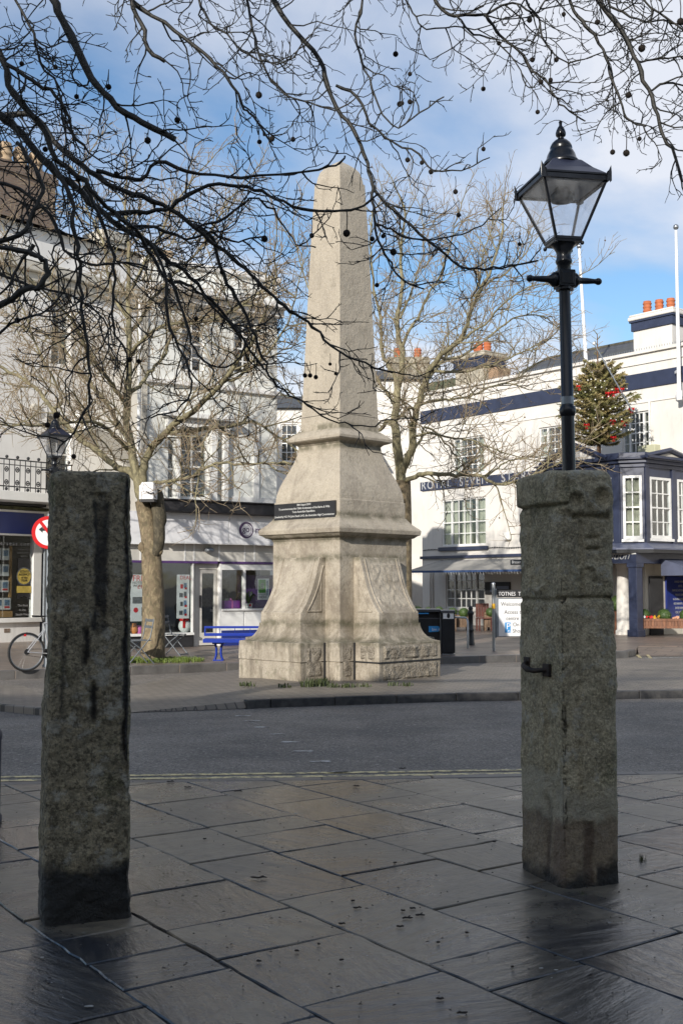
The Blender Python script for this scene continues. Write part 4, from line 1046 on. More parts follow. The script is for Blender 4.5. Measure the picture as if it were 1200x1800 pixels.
# beam with Reception lettering (square corner at us)
lowc = [(uf0-.1, 0), (uf0-.1, yf-.12), (us+.02, yf-.12), (us+.02, 0)]
mb = MB(); zb1 = zsk0-.101
mb.box(uf0-.1, yf-.12, zb0, us+.02, yf+.10, zb1); mb.box(us-.20, yf+.101, zb0, us+.02, -.001, zb1); mb.box(uf0-.1, yf+.101, zb0, uf0+.1, -.001, zb1)
bm_ = mb.build('beam', M['navy'], por)
ux = H.px(1105, 985, yf-.125)[0]
lt = text('lettering', 'Reception', .36, bm_, lw, (ux, yf-.124, zb0+.12), align='RIGHT', ext=.006, shear=.35)
mb = MB(); mb.box(uf0-.1, yf-.128, zb1-.035, us+.02, yf-.122, zb1-.005); mb.build('trim', M['white_gloss'], bm_)
mb = MB(); mb.prism([(uf0, 0), (uf0, yf+.1), (us-.1, yf+.1), (us-.1, 0)], zb0+.02, zb0+.10); mb.build('porch_ceiling', M['render_beige'], por)
for (x, y) in ((us-.12, yf+.02), (uf0+.05, yf+.02)):
    mb = MB(); mb.box(x-.15, y-.14, 0, x+.15, y+.14, zb0-.001); mb.box(x-.18, y-.17, zb0-.12, x+.18, y+.17, zb0-.002); mb.box(x-.19, y-.18, 0, x+.19, y+.18, .2); mb.build('square_column', M['navy'], por, bevel=.012)
xc = H.px(1094, 1040, yf+.9)[0]; mb = MB(); mb.lathe([(.24, 0), (.24, .12), (.20, .16), (.195, 1.2), (.165, zb0-.14), (.20, zb0-.1), (.20, zb0+.01)], 20, (xc, yf+.9)); mb.build('round_column', W_, por)
# recessed entrance wall under the porch, dark doorways, lit door panels
mb = MB(); 
mb.box(uf0+.3, -.9, 0, us-1.9, -.85, zb0+.02); mb.build('entrance_wall', M['render_cream'], por)
mb = MB(); mb.box(us-1.55, -1.35, 0, us-.9, -1.30, 2.0); mb.build('door', M['dark_room'], por)
mb = MB(); mb.box(us-1.75, -1.32, 0, us-1.56, -1.2, zb0+.02); mb.box(us-.89, -1.33, 0, us-.75, -1.2, zb0+.02); mb.build('door_frame', M['white_gloss'], por)
# right of the porch: doorway, lit reveals, banner and folded awning
r = hrect(1139, 1163, 1010, 1090, 1150)
du0 = H.side(1139, 1050, us)[0]
mb = MB(); mb.box(us+.02, -.04, 0, us+1.6, .14, 2.35); mb.build('side_wall', M['render_beige'], H.e)
mb = MB(); uu0 = us+.55; 
px0 = H.px(1139, 1050, -.05)[0]; px1 = H.px(1162, 1050, -.05)[0]; px2 = H.px(1168, 1050, -.1)[0]
if px0 < us+.05: px0, px1, px2 = us+.35, us+1.0, us+1.12
mb.box(px0, -.055, 0, px1, -.042, 2.0); mb.build('dark_doorway', M['dark_room'], H.e)
# side awning (navy) on the return
ay0 = H.side(1125, 995, us+.02)[0]
# ground floor under the side of the porch: cream wall with doorway and banner, seen between column and frame edge
sx = us-.55
yA = H.side(1133, 1040, sx)[0]
def sy(px): return H.side(px, 1040, sx)[0]
def szz(px, py): return H.side(px, py, sx)[1]
mb = MB(); mb.box(sx, yA, 0, sx-.08, -.01, zb0); mb.build('shop_wall', M['render_beige'], por)
mb = MB(); mb.box(sx+.002, sy(1139), 0, sx+.05, sy(1162), szz(1150, 1013)); mb.build('dark_doorway', M['dark_room'], por)
mb = MB(); mb.box(sx+.002, sy(1168), .45, sx+.07, sy(1214), szz(1180, 1013)); bnr = mb.build('banner', M['blue_sign'], por)
rowsT = ['AWARD WINNING', 'HOTEL', 'FAMOUS HISTORIC HOTEL', 'PRIVATE DINING', '16 EN-SUITE BEDROOMS', 'RESTAURANT and BAR', 'ENTERTAINMENT', 'CIVIL WEDDINGS', 'BRASSERIE BAR', 'CONFERENCE FACILITIES', 'FREEHOUSE PARKING']
zt = szz(1180, 1020); 
for i, s_ in enumerate(rowsT):
    o = text('lettering', s_, .095, bnr, lw, (sx+.074, (sy(1168)+sy(1214))/2, zt-.075-i*.135), rot=(math.pi/2, 0, math.pi/2), align='CENTER', ext=.002, sx=.75)
mb = MB(); aw2 = M['navy_grey']
za1 = szz(1180, 985)+.02; za0 = szz(1140, 1011)
mb._add([(us+.03, sy(1133)-.0, za1), (us+.03, 0, za1), (us+1.15, 0, za0+.15), (us+1.15, sy(1133), za0+.15), (us+1.15, 0, za0-.02), (us+1.15, sy(1133), za0-.02), (us+.03, sy(1133), za0-.02)],
        [(0, 3, 2, 1), (3, 5, 4, 2), (0, 6, 5, 3)])
mb.build('side_awning', aw2, por)
r = H.px(1137, 1006, yf); mb = MB(); mb.M = Matrix.Translation((us+.10, sy(1137), za0+.1)) @ Matrix.Rotation(math.pi/2, 4, 'Y'); mb.lathe([(.001, 0), (.06, 0), (.06, .02), (.001, .02)], 16); mb.build('round_lamp', M['white_gloss'], por)

# flagpoles
def flagpole(pa, pb, y0, label, ra=.045, rb=.07):
    ub_, zb = H.px(*pb, y0); ut, zt = H.px(*pa, y0)
    e = empty('flagpole', H.M @ Vector((ub_, y0, zb)), 0, label, 'flagpole', 'white flagpoles on the hotel')
    top = H.M @ Vector((ut, y0, zt)) - (H.M @ Vector((ub_, y0, zb)))
    mb = MB(); mb.tube([(0, 0, 0), top*.5, top*.98], [rb, (ra+rb)/2, ra], 10); mb.build('pole', M['flag_white'], e)
    mb = MB(); mb.ball(top, ra*2.0, 12, 8); mb.build('finial', M['steel'], e)
    mb = MB(); mb.lathe([(rb*1.3, 0), (rb*1.3, .3), (rb*1.05, .3)], 12); mb.build('collar', M['flag_white'], e)
    mb = MB(); mb.box(-.03, 0, .12, .03, .35, .2); mb.box(-.03, 0, .9, .03, .35, .98); mb.build('bracket', M['flag_white'], e)
flagpole((1017, 433), (1030, 652), -.2, 'white flagpole rising behind the black street lamp')
flagpole((1187, 399), (1193, 703), -.35, 'white flagpole fixed to the hotel front beside the rendered chimney')
# ================================================================== PHONE SHOP BUILDING (left of the obelisk)
Gm = Fac(-4.26, 27.2, .819, .574, 'phone_shop', 'cream three storey house over a white fronted phone shop, left of the obelisk', 'shop building')
def grect(x0, x1, y0, y1, y=0.0):
    xm = (x0+x1)/2; return Gm.px(x0, y0, y)[0], Gm.px(x1, y0, y)[0], Gm.px(xm, y1, y)[1], Gm.px(xm, y0, y)[1]
YU = .55; 
uL = Gm.px(258, 700, YU)[0]; uR = Gm.px(487, 650, YU)[0]
ztp = Gm.px(400, 482, YU)[1]
zsl1 = Gm.px(380, 886)[1]+.06; zsl0 = Gm.px(380, 905)[1]
wm = grect(312, 368, 762, 878, YU); wl = grect(296, 309, 772, 876, YU); wr_ = grect(379, 389, 772, 876, YU); wu = grect(320, 360, 553, 655, YU); wu2 = grect(412, 448, 566, 660, YU)
wall(Gm.e, uL, uR, zsl0, ztp, [wm, wl, wr_, wu, wu2], M['render_grey'], y=YU, depth=.15)
mb = MB(); sk = 3.6; mb.prism([(uL, YU+.002), (uL+.3, YU+.002), (uL+sk+.3, 7), (uL+sk, 7)], 0, ztp-.02); mb.box(uR-.3, YU+.31, 0, uR, 9, ztp-.02); mb.box(uL+sk+.3, 8.7, 0, uR-.3, 9, ztp-.02); mb.box(uR-.25, YU+.005, zsl0, uR, YU+.30, ztp-.02)
mb.build('side_walls', M['render_beige'], Gm.e)
mb = MB(); mb.prism([(uL+.3, YU+.31), (uR-.3, YU+.31), (uR-.3, 8.7), (uL+sk+.3, 8.7), (uL+sk+.3, 7)], ztp-.6, ztp-.5); mb.build('flat_roof', M['dark_fascia'], Gm.e)
# cornices
zc_ = Gm.px(400, 535, YU)[1]; zc2 = Gm.px(400, 548, YU)[1]
mb = MB(); mb.box(uL-.1, YU-.50, zc_, uR+.1, YU-.001, zc_+.15); mb.box(uL-.05, YU-.28, zc2, uR+.05, YU-.002, zc_-.001); mb.box(uL-.05, YU-.10, ztp-.01, uR+.05, YU+.35, ztp+.12)
mb.build('cornice', M['render_white'], Gm.e, bevel=.02)
mb = MB(); z_ = Gm.px(300, 676, YU)[1]; mb.box(uL-.04, YU-.10, z_, uR+.04, YU-.002, z_+.12); mb.build('string_course', M['render_white'], Gm.e, bevel=.01)
o = sash(Gm.e, *wm, 2, 2, y=YU, rec=.10, bar=.035, fr=.06, curtain=[(.0, .85)])
o = sash(Gm.e, *wl, 1, 1, y=YU, rec=.10, fr=.03); o = sash(Gm.e, *wr_, 1, 1, y=YU, rec=.10, fr=.03)
o = sash(Gm.e, *wu, 2, 2, y=YU, rec=.10, fr=.06, bar=.035); o = sash(Gm.e, *wu2, 2, 2, y=YU, rec=.10, fr=.06, bar=.035)
# first-floor window surround: pilasters and cornice
mb = MB()
for a_, b_ in ((309, 314), (367, 379), (389, 398)):
    u_a, u_b = Gm.px(a_, 800, YU)[0], Gm.px(b_, 800, YU)[0]; mb.box(u_a, YU-.14, wm[2]-.1, u_b, YU-.001, wm[3]+.12)
u_a, u_b = Gm.px(290, 800, YU)[0], Gm.px(400, 800, YU)[0]
mb.box(u_a, YU-.18, wm[3]+.12, u_b, YU-.001, wm[3]+.34); mb.box(u_a-.12, YU-.36, wm[3]+.34, u_b+.12, YU-.001, wm[3]+.46)
mb.build('window_surround', M['white_gloss'], Gm.e, bevel=.015)
mb = MB()
for a_ in (447, 452): u_a = Gm.px(a_, 800, YU)[0]; mb.box(u_a-.04, YU-.05, zsl1, u_a+.04, YU-.001, zc2-2.9)
u_a = Gm.px(398, 900, YU)[0]; mb.box(u_a+.1, YU-.04, zsl1, uR, YU-.001, zsl1+.2); mb.build('wall_trim', M['white_gloss'], Gm.e)
# beige party pier at the left end + downpipe
u_p = Gm.px(249, 700, YU)[0]; mb = MB(); mb.prism([(u_p, YU-.05), (uL-.002, YU-.05), (uL-.002, YU+.2), (u_p+.1, YU+.2)], zsl1, ztp-.6); mb.build('party_pier', M['render_beige'], Gm.e)
mb = MB(); mb.tube([(u_p-.06, YU, zsl1), (u_p-.06, YU, ztp-1)], .05, 8); mb.build('downpipe', M['white_gloss'], Gm.e)
# chimneys
ua1, zb_ = Gm.px(285, 470, 2.0); ub1, _ = Gm.px(318, 470, 2.0)
def stack(parent, ua, ub, y, wy, z0, z1, mat, npots, pot, r=.14, h=.5):
    mb = MB(); mb.box(ua, y, z0, ub, y+wy, z1-.3); mb.box(ua-.06, y-.06, z1-.3, ub+.06, y+wy+.06, z1-.12); mb.box(ua-.02, y-.02, z1-.12, ub+.02, y+wy+.02, z1); o = mb.build('chimney', mat, parent)
    pots(o, [(ua+(ub-ua)*(i+.5)/npots, y+wy/2, z1) for i in range(npots)], pot, r, h); return o
brick = NT('brick_red'); b3 = brick.n.new('ShaderNodeTexBrick'); b3.inputs['Scale'].default_value = 1; b3.inputs['Brick Width'].default_value = .22; b3.inputs['Row Height'].default_value = .075; b3.inputs['Mortar Size'].default_value = .008
b3.inputs['Color1'].default_value = (.24, .17, .125, 1); b3.inputs['Color2'].default_value = (.17, .12, .09, 1); b3.inputs['Mortar'].default_value = (.22, .19, .16, 1)
brick.l.new(brick.co(rot=(math.pi/2, 0, 0)), b3.inputs[0]); brick.setc(b3.outputs[0]); brick.setr(.9); M['brick'] = brick.m
potc = paint('buff_pot', (.46, .34, .22), .8, .15, 6)
stack(Gm.e, ua1, ub1, 2.0, 1.0, ztp-1, Gm.px(300, 462, 2)[1], M['render_beige'], 2, potc, .16, .45)
ua1 = Gm.px(437, 480, 1.0)[0]; ub1 = uR-.05
mb = MB(); mb.box(ua1, 1.0, ztp-.8, ub1, 2.0, Gm.px(460, 478, 1.0)[1]); mb.build('chimney', paint('stone_chimney', (.45, .38, .28), .9, .2, 4, bump=.4), Gm.e)
# lead slab over the shop front
mb = MB(); uS0 = Gm.px(205, 900)[0]; uS1 = uR+.6; uM = Gm.px(287, 900)[0]
mb.box(uM-.35, -.28, zsl0+.02, uS1, YU-.002, zsl1-.04); mb.box(uM-.42, -.34, zsl1-.04, uS1+.03, YU-.003, zsl1); mb.build('canopy_slab', M['dark_fascia'], Gm.e, bevel=.015)
# fascia
zf1 = zsl0+.02; zf0 = Gm.px(380, 955.5)[1]; uJ = Gm.px(401, 930)[0]; lpx = Gm.px(276, 930, .1)[0]
mb = MB(); mb.box(uM, -.05, zf0, uJ-.012, .30, zf1-.002); mb.box(uJ+.012, -.05, zf0, uS1, .30, zf1-.002); mb.box(uS0-.2, .02, zf0-.06, uM-.001, .30, zf1-.002)
fas = mb.build('fascia', M['panel_white'], Gm.e, bevel=.008)
mb = MB(); mb.box(uJ-.02, -.04, zf0, uJ+.02, -.03, zf1-.003); mb.box(uM-.005, -.056, zf0-.02, uS1, -.035, zf0-.002); mb.build('fascia_trim', M['white_gloss'], fas)
# logo: purple ring with go, then mobile
pur = paint('logo_purple', (0.10, 0.055, 0.14), 0.5); pur2 = paint('logo_mauve', (0.28, 0.20, 0.33), 0.5)
cu, cz = Gm.px(431, 932)
def ring(mb, cu, cz, r0, r1, y, n=40, sq=1.0, a0=0, a1=2*math.pi, ecc=0.0):
    for i in range(n):
        p, q = a0+(a1-a0)*i/n, a0+(a1-a0)*(i+1)/n
        f = lambda r, a_, e_: (cu + r*math.cos(a_)+e_, y, cz + r*sq*math.sin(a_))
        mb.quad(f(r0, p, ecc), f(r0, q, ecc), f(r1, q, 0), f(r1, p, 0))
rr = (Gm.px(443.5, 932)[0]-Gm.px(418.5, 932)[0])/2
mb = MB(); ring(mb, cu, cz, rr*.78, rr*1.0, -.054, ecc=.02); lg = mb.build('logo_ring', pur, fas)
mb = MB(); ring(mb, cu, cz, rr*.66, rr*.72, -.0545, a0=2.2, a1=7.6); mb.build('logo_inner_ring', pur2, fas)
text('lettering', 'go', rr*1.05, fas, pur, (cu-rr*.55, -.056, cz-rr*.22), ext=.002)
text('lettering', 'mobile', rr*1.22, fas, pur, (Gm.px(446.5, 932)[0], -.056, cz-rr*.33), ext=.002)
# shop front
Y1 = .18; zpb1 = Gm.px(400, 987, Y1)[1]; zpb0 = Gm.px(400, 991, Y1)[1]
mb = MB(); mb.box(uS0, Y1, zpb1, uS1, Y1+.1, zf0-.001); mb.build('transom_panels', M['cream_dirty'], Gm.e)
mb = MB()
for p in (247, 325, 341, 385, 430, 447): u = Gm.px(p, 970, Y1)[0]; mb.box(u-.02, Y1-.012, zpb1, u+.02, Y1-.001, zf0-.002)
mb.build('transom_mouldings', M['white_gloss'], Gm.e)
mb = MB(); mb.box(uS0, Y1-.03, zpb0, Gm.px(382, 990, Y1)[0], Y1+.1, zpb1-.001); mb.box(Gm.px(388, 990, Y1)[0], Y1-.03, zpb0, uS1, Y1+.1, zpb1-.001); mb.build('purple_band', M['purple'], Gm.e)
zsill = Gm.px(290, 1113, Y1)[1]; uw0 = uS0+.15; uw1 = Gm.px(340, 1050, Y1)[0]; zwt_ = zpb0-.02
# left display window
mb = MB(); mb.box(uw0-.08, Y1-.06, zsill-.06, uw1+.01, Y1+.12, zsill); mb.box(uw1-.035, Y1-.02, zsill+.001, uw1, Y1+.08, zpb0-.001); mb.box(uw0-.08, Y1-.02, zsill+.001, uw0, Y1+.08, zpb0-.001)
dw = mb.build('display_window', M['white_gloss'], Gm.e, bevel=.006)
mb = MB(); mb.box(uw0, Y1+.03, zsill, uw1-.035, Y1+.038, zpb0-.002); mb.build('pane', M['glass'], dw)
mb = MB(); mb.box(uw0-.08, Y1-.01, 0, uw1, Y1+.10, zsill-.061); mb.build('stall_riser', M['black_matt'], Gm.e)
# door recess and door
ud0 = Gm.px(346, 1050, .6)[0]; ud1 = Gm.px(384, 1050, .6)[0]
uD0, uD1 = Gm.px(349, 1060, Y1+.1)[0], Gm.px(381, 1060, Y1+.1)[0]
yD = Y1+.12; zdt = Gm.px(365, 1001, yD)[1]
def pu(px, y=yD): return Gm.px(px, 1050, y)[0]
def pzz(px, py, y=yD): return Gm.px(px, py, y)[1]
mb = MB(); gx0, gx1, gz0, gz1 = pu(356), pu(377), pzz(366, 1112), pzz(366, 1008)
mb.box(pu(341.5), yD, 0, pu(349.5), yD+.06, zpb0); mb.box(pu(381.5), yD, 0, pu(388), yD+.06, zpb0); mb.box(pu(349.5), yD, zdt, pu(381.5), yD+.06, zpb0)
mb.build('door_frame', M['cream_dirty'], Gm.e)
mb = MB(); mb.box(pu(350), yD+.02, .02, gx0, yD+.07, zdt-.01); mb.box(gx1, yD+.02, .02, pu(381), yD+.07, zdt-.01); mb.box(gx0, yD+.02, .02, gx1, yD+.07, gz0); mb.box(gx0, yD+.02, gz1, gx1, yD+.07, zdt-.01)
dr = mb.build('door', M['cream_dirty'], Gm.e, bevel=.006)
mb = MB(); mb.box(gx0, yD+.04, gz0, gx1, yD+.046, gz1); mb.build('pane', M['glass'], dr)
mb = MB(); mb.box(gx0-.07, yD-.03, .95, gx0-.04, yD+.018, 1.25); mb.build('door_handle', M['black_matt'], dr)
# right windows with white stall risers
ux0, ux1, ux2 = pu(390, Y1), pu(430, Y1), uS1-.1
zr1 = pzz(410, 1070, Y1); zt1 = pzz(410, 1002, Y1)
mb = MB()
mb.box(ux0-.06, Y1, 0, ux0, Y1+.12, zpb0-.001); mb.box(ux0, Y1+.0, zt1, ux2, Y1+.10, zpb0-.001)
um = pu(429.5, Y1); mb.box(um-.035, Y1-.01, zr1, um+.035, Y1+.09, zt1-.001); mb.box(ux0, Y1-.04, zr1-.05, ux2, Y1+.12, zr1-.001)
dw2 = mb.build('display_window', M['white_gloss'], Gm.e, bevel=.006)
mb = MB(); mb.box(ux0, Y1+.03, zr1, um-.035, Y1+.038, zt1); mb.box(um+.035, Y1+.03, zr1, ux2, Y1+.038, zt1); mb.build('pane', M['glass'], dw2)
zp = pzz(410, 1108, Y1); mb = MB(); mb.box(ux0, Y1, zp, um-.02, Y1+.1, zr1-.051); mb.box(um+.02, Y1+.01, zp, ux2, Y1+.1, zr1-.051); mb.box(um-.02, Y1+.02, zp, um+.02, Y1+.1, zr1-.051); mb.build('stall_riser', M['white_gloss'], Gm.e, bevel=.005)
mb = MB(); mb.box(ux0, Y1-.01, 0, ux2, Y1+.1, zp-.001); mb.build('plinth', M['blue_sign'], Gm.e)
mb = MB(); l_ = Gm.px(369, 967, Y1-.1); mb.M = Matrix.Translation((l_[0], Y1-.08, l_[1])); mb.ball((0, 0, 0), .13, 14, 8, .55); mb.build('bulkhead_lamp', M['grey_metal'], Gm.e)
# shop room
mb = MB(); mb.box(uS0, 4.0, 0, uS1, 4.1, 3.2); mb.box(uS0-.1, YU+.4, 0, uS0, 4.0, 3.2); mb.box(uS0, Y1+.12, .10, uS1, 4.0, .14) if False else None
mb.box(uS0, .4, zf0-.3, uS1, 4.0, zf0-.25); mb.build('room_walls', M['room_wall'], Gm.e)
mb = MB(); mb.box(uw0, Y1+.14, zsill-.05, uw1, Y1+.75, zsill-.01); mb.box(ux0, Y1+.14, zr1-.08, ux2, Y1+.6, zr1-.02); mb.build('display_shelf', M['poster_white'], Gm.e)
mb = MB(); mb.box(um+.1, 1.3, 0, um+.2, 3.4, 2.4); mb.build('display_stand', M['poster_grey'], Gm.e)
mb = MB(); mb.box(um+.15, Y1+.62, zr1, ux2, Y1+.64, zt1-.12); mb.build('purple_backing', M['purple'], Gm.e)
# posters in the windows (things of their own)
def gworld(u, y, z): return Gm.M @ Vector((u, y, z))
def poster(u0, u1, z0, z1, y, label, items, name='poster', mat=None, group=None):
    e = empty(name, gworld(u0, y, z0), Gm.a, label, 'poster', group); w2, h2 = u1-u0, z1-z0
    m_ = MB(); m_.box(0, 0, 0, w2, .008, h2); m_.build('sheet', mat or M['poster_white'], e)
    for it in items:
        if it[0] == 'r':
            _, a, b, c, d, mt = it; m_ = MB(); m_.box(a*w2, -.004, c*h2, b*w2, -.0005, d*h2); m_.build('printed_panel', mt, e)
        elif it[0] == 'c':
            _, a, b, r, mt = it; m_ = MB(); m_.poly([(a*w2+r*w2*math.cos(k*.524), -.004, b*h2+r*w2*math.sin(k*.524)) for k in range(12)]); m_.build('printed_disc', mt, e)
        else:
            _, s_, a, b, sz, mt = it; text('lettering', s_, sz, e, mt, (a*w2, -.006, b*h2), ext=.001)
    return e
mr = M['red']; pg = M['poster_grey']; pb = M['poster_blue']
yP = Y1+.06
u0, u1 = Gm.px(234, 1060, yP)[0], Gm.px(260, 1060, yP)[0]
poster(Gm.px(218, 1060, yP)[0], u1, Gm.px(250, 1092, yP)[1], Gm.px(250, 1010, yP)[1], yP, 'large white poster offering a free tablet, behind the tree trunk in the shop window',
    [('t', 'FREE', .34, .86, .20, mr), ('t', 'NOTEBOOK', .34, .80, .085, pg), ('t', 'WORTH', .36, .735, .085, pg), ('t', '£14.99', .55, .70, .13, mr), ('r', .36, 1.0, .38, .52, pg), ('c', .50, .24, .10, mr), ('r', .74, .92, .12, .30, pg)])
u0, u1 = Gm.px(311, 1050, yP)[0], Gm.px(333, 1050, yP)[0]; z0, z1 = Gm.px(322, 1087, yP)[1], Gm.px(322, 1010, yP)[1]
its = [('t', 'DEALS', .22, .89, .13, mr)]
for k in range(4):
    zc0 = .68-.2*k; its += [('r', .28 if k % 2 == 0 else .2, .48, zc0, zc0+.10, mr if k == 0 else pg), ('r', .55, .78, zc0+.01, zc0+.13, pb if k != 1 else pg), ('r', .62, .8, zc0-.02, zc0+.03, mr)]
poster(u0, u1, z0, z1, yP, 'tall white poster of phone deals beside the shop door', its)
u0, u1 = Gm.px(453, 1040, yP)[0], Gm.px(473, 1040, yP)[0]; z0, z1 = Gm.px(463, 1054, yP)[1], Gm.px(463, 1017, yP)[1]
poster(u0, u1, z0, z1, yP, 'small green and white notice in the window nearest the obelisk', [('r', .08, .70, .32, .95, M['green_poster']), ('c', .39, .66, .22, M['poster_white']), ('r', .34, .46, .5, .78, M['black_matt']), ('t', 'AVAILABLE', .06, .22, .055, pg), ('t', 'HERE', .12, .06, .10, M['black_matt']), ('r', .80, .90, .2, .9, pb)])
# snowman toy, gift box, pots, plant in the windows
def gthing(name, u, y, z, label, cat, group=None): return empty(name, gworld(u, y, z), Gm.a, label, cat, group)
u = Gm.px(325, 1100, .5)[0]; e = gthing('snowman_toy', u, .5, zsill-.01, 'white snowman toy with red hat and scarf in the shop window', 'toy')
mb = MB(); mb.ball((0, 0, .16), .16, 14, 9, 1.05); mb.ball((-.02, 0, .38), .10, 12, 8); mb.build('body', M['white_gloss'], e)
mb = MB(); mb.lathe([(.115, .42), (.12, .45), (.10, .47), (.07, .52), (.02, .55)], 12, (-.02, 0)); mb.build('hat', M['red'], e)
mb = MB(); mb.lathe([(.09, .28), (.12, .295), (.12, .33), (.09, .345)], 12, (-.02, 0)); mb.box(-.12, -.15, .12, -.06, -.12, .31); mb.build('scarf', M['red'], e)
e = gthing('gift_box', Gm.px(405, 1065, .45)[0], .45, zr1-.02, 'purple wrapped gift box on the window shelf', 'gift')
mb = MB(); mb.box(-.22, -.1, 0, .22, .1, .22); mb.build('box', paint('gift_purple', (.30, .05, .40), .4), e); mb = MB(); mb.box(-.02, -.105, -.001, .02, .105, .226); mb.ball((0, 0, .25), .04, 8, 5); mb.build('ribbon', M['pink'], e)
e = gthing('flower_pot', Gm.px(245, 1100, .5)[0], .5, zsill-.01, 'pink pot with a leafy plant in the shop window left of the trunk', 'plant pot')
mb = MB(); mb.lathe([(.06, 0), (.08, .2), (.07, .2)], 12); mb.build('pot', M['pink'], e)
mb = MB(); tuft(mb, 0, 0, .18, 60, .18, .05, random.Random(2), .012); mb.build('leaves', M['shirt_green'], e)
e = gthing('orange_pot', Gm.px(236, 1100, .5)[0], .5, zsill-.01, 'orange pot on the window ledge beside the granite post', 'plant pot')
mb = MB(); mb.lathe([(.05, 0), (.09, .08), (.08, .16), (.05, .22), (.06, .25)], 12); mb.build('pot', M['orange'], e)
e = gthing('spider_plant', Gm.px(437, 1060, .5)[0], .5, zr1-.02, 'arching green spider plant with a red bauble on the window shelf', 'plant')
mb = MB(); rg = random.Random(9)
for i in range(46):
    a_ = rg.uniform(0, 6.28); L_ = rg.uniform(.25, .5); p0 = Vector((0, 0, .12)); d_ = Vector((math.cos(a_), math.sin(a_)*.5, 0)); q = Vector((-math.sin(a_), math.cos(a_), 0))*.012
    p1 = p0+d_*L_*.45+Vector((0, 0, L_*.7)); p2 = p0+d_*L_*1.0+Vector((0, 0, L_*.25))
    mb._add([p0-q, p0+q, p1+q, p2, p1-q], [(0, 1, 2, 4), (4, 2, 3)])
mb.build('leaves', M['shirt_green'], e); mb = MB(); mb.lathe([(.08, 0), (.10, .14), (.09, .14)], 12); mb.build('pot', M['white_gloss'], e); mb = MB(); mb.ball((-.05, -.16, .1), .035, 8, 6); mb.build('bauble', M['red'], e)

# ================================================================== ESTATE AGENT (far left)
E = Fac(-8.94, 29.9, .643, .766, 'estate_agent', 'tall white house over an estate agent shop with royal blue fascia and iron balcony', 'shop building')
def ez(px, py, y=0): return E.px(px, py, y)[1]
def eu(px, py=900, y=0): return E.px(px, py, y)[0]
U0 = -6.0; U1 = eu(262, 700)
ze = ez(50, 396)
wtl = (eu(86), eu(121), ez(103, 642), ez(103, 505)); wdr = (eu(80), eu(124), ez(100, 866), ez(100, 728))
ww3 = (U0+1.0, U0+2.2, ez(50, 640), ez(50, 505)); 
wall(E.e, U0, U1, ez(40, 886), ze, [wtl, wdr, ww3], M['render_white'], depth=.2)
sash(E.e, *wtl, 2, 2, rec=.14, bar=.04, curtain=[(.2, .8)]); sash(E.e, *wdr, 2, 2, rec=.14, bar=.04); sash(E.e, *ww3, 2, 2, rec=.14)
mb = MB(); mb.box(U0, .31, 0, U0+.3, 9, ze-.01); mb.box(U0+.3, 8.7, 0, U1, 9, ze-.01); mb.box(U1-.3, .31, 0, U1, 8.7, ze-.01); mb.build('side_walls', M['render_white'], E.e)
mb = MB(); zcn = ez(30, 462); mb.box(U0, -.30, zcn-.18, U1, -.001, zcn+.10); mb.box(U0, -.16, zcn-.42, U1, -.002, zcn-.181); mb.build('cornice', M['render_beige'], E.e, bevel=.02)
mb = MB(); mb._add([(U0-.2, -.25, ze), (U1+.1, -.25, ze), (U1+.1, 4, ze+1.6), (U0-.2, 4, ze+1.6), (U0-.2, 8.5, ze), (U1+.1, 8.5, ze)], [(0, 1, 2, 3), (3, 2, 5, 4), (0, 3, 4), (1, 5, 2)]); mb.build('roof', M['slate'], E.e)
st = stack(E.e, eu(-40, 350, 1.2), eu(98, 350, 1.2), 1.2, 1.3, ze-.2, ez(40, 290, 1.2), M['brick'], 5, potc, .2, .75)
u_a, u_b = eu(183, 430, 1.0), eu(226, 430, 1.0)
stack(E.e, u_a, u_b, 1.0, 1.0, ze-.3, E.px(205, 408, 1.0)[1], M['render_beige'], 2, potc, .12, .01)
# wall plaque, blue curve shadow board
mb = MB(); c_ = (eu(62, 721), ez(62, 721)); mb.M = Matrix.Translation((c_[0], -.03, c_[1])) @ Matrix.Rotation(math.pi/2, 4, 'X'); mb.lathe([(.17, -.03), (.17, .02), (.13, .035)], 18); mb.build('wall_plaque', M['render_beige'], E.e)
# canopied hood beside the balcony door
u_a, u_b = eu(128), eu(163); zh0, zh1 = ez(145, 762), ez(145, 724)
mb = MB(); mb.extr([(-.02, zh0), (-.75, zh0), (-.75, zh0+.08), (-.02, zh1)], u_a, u_b, 'x'); mb.build('door_hood', M['white_gloss'], E.e)
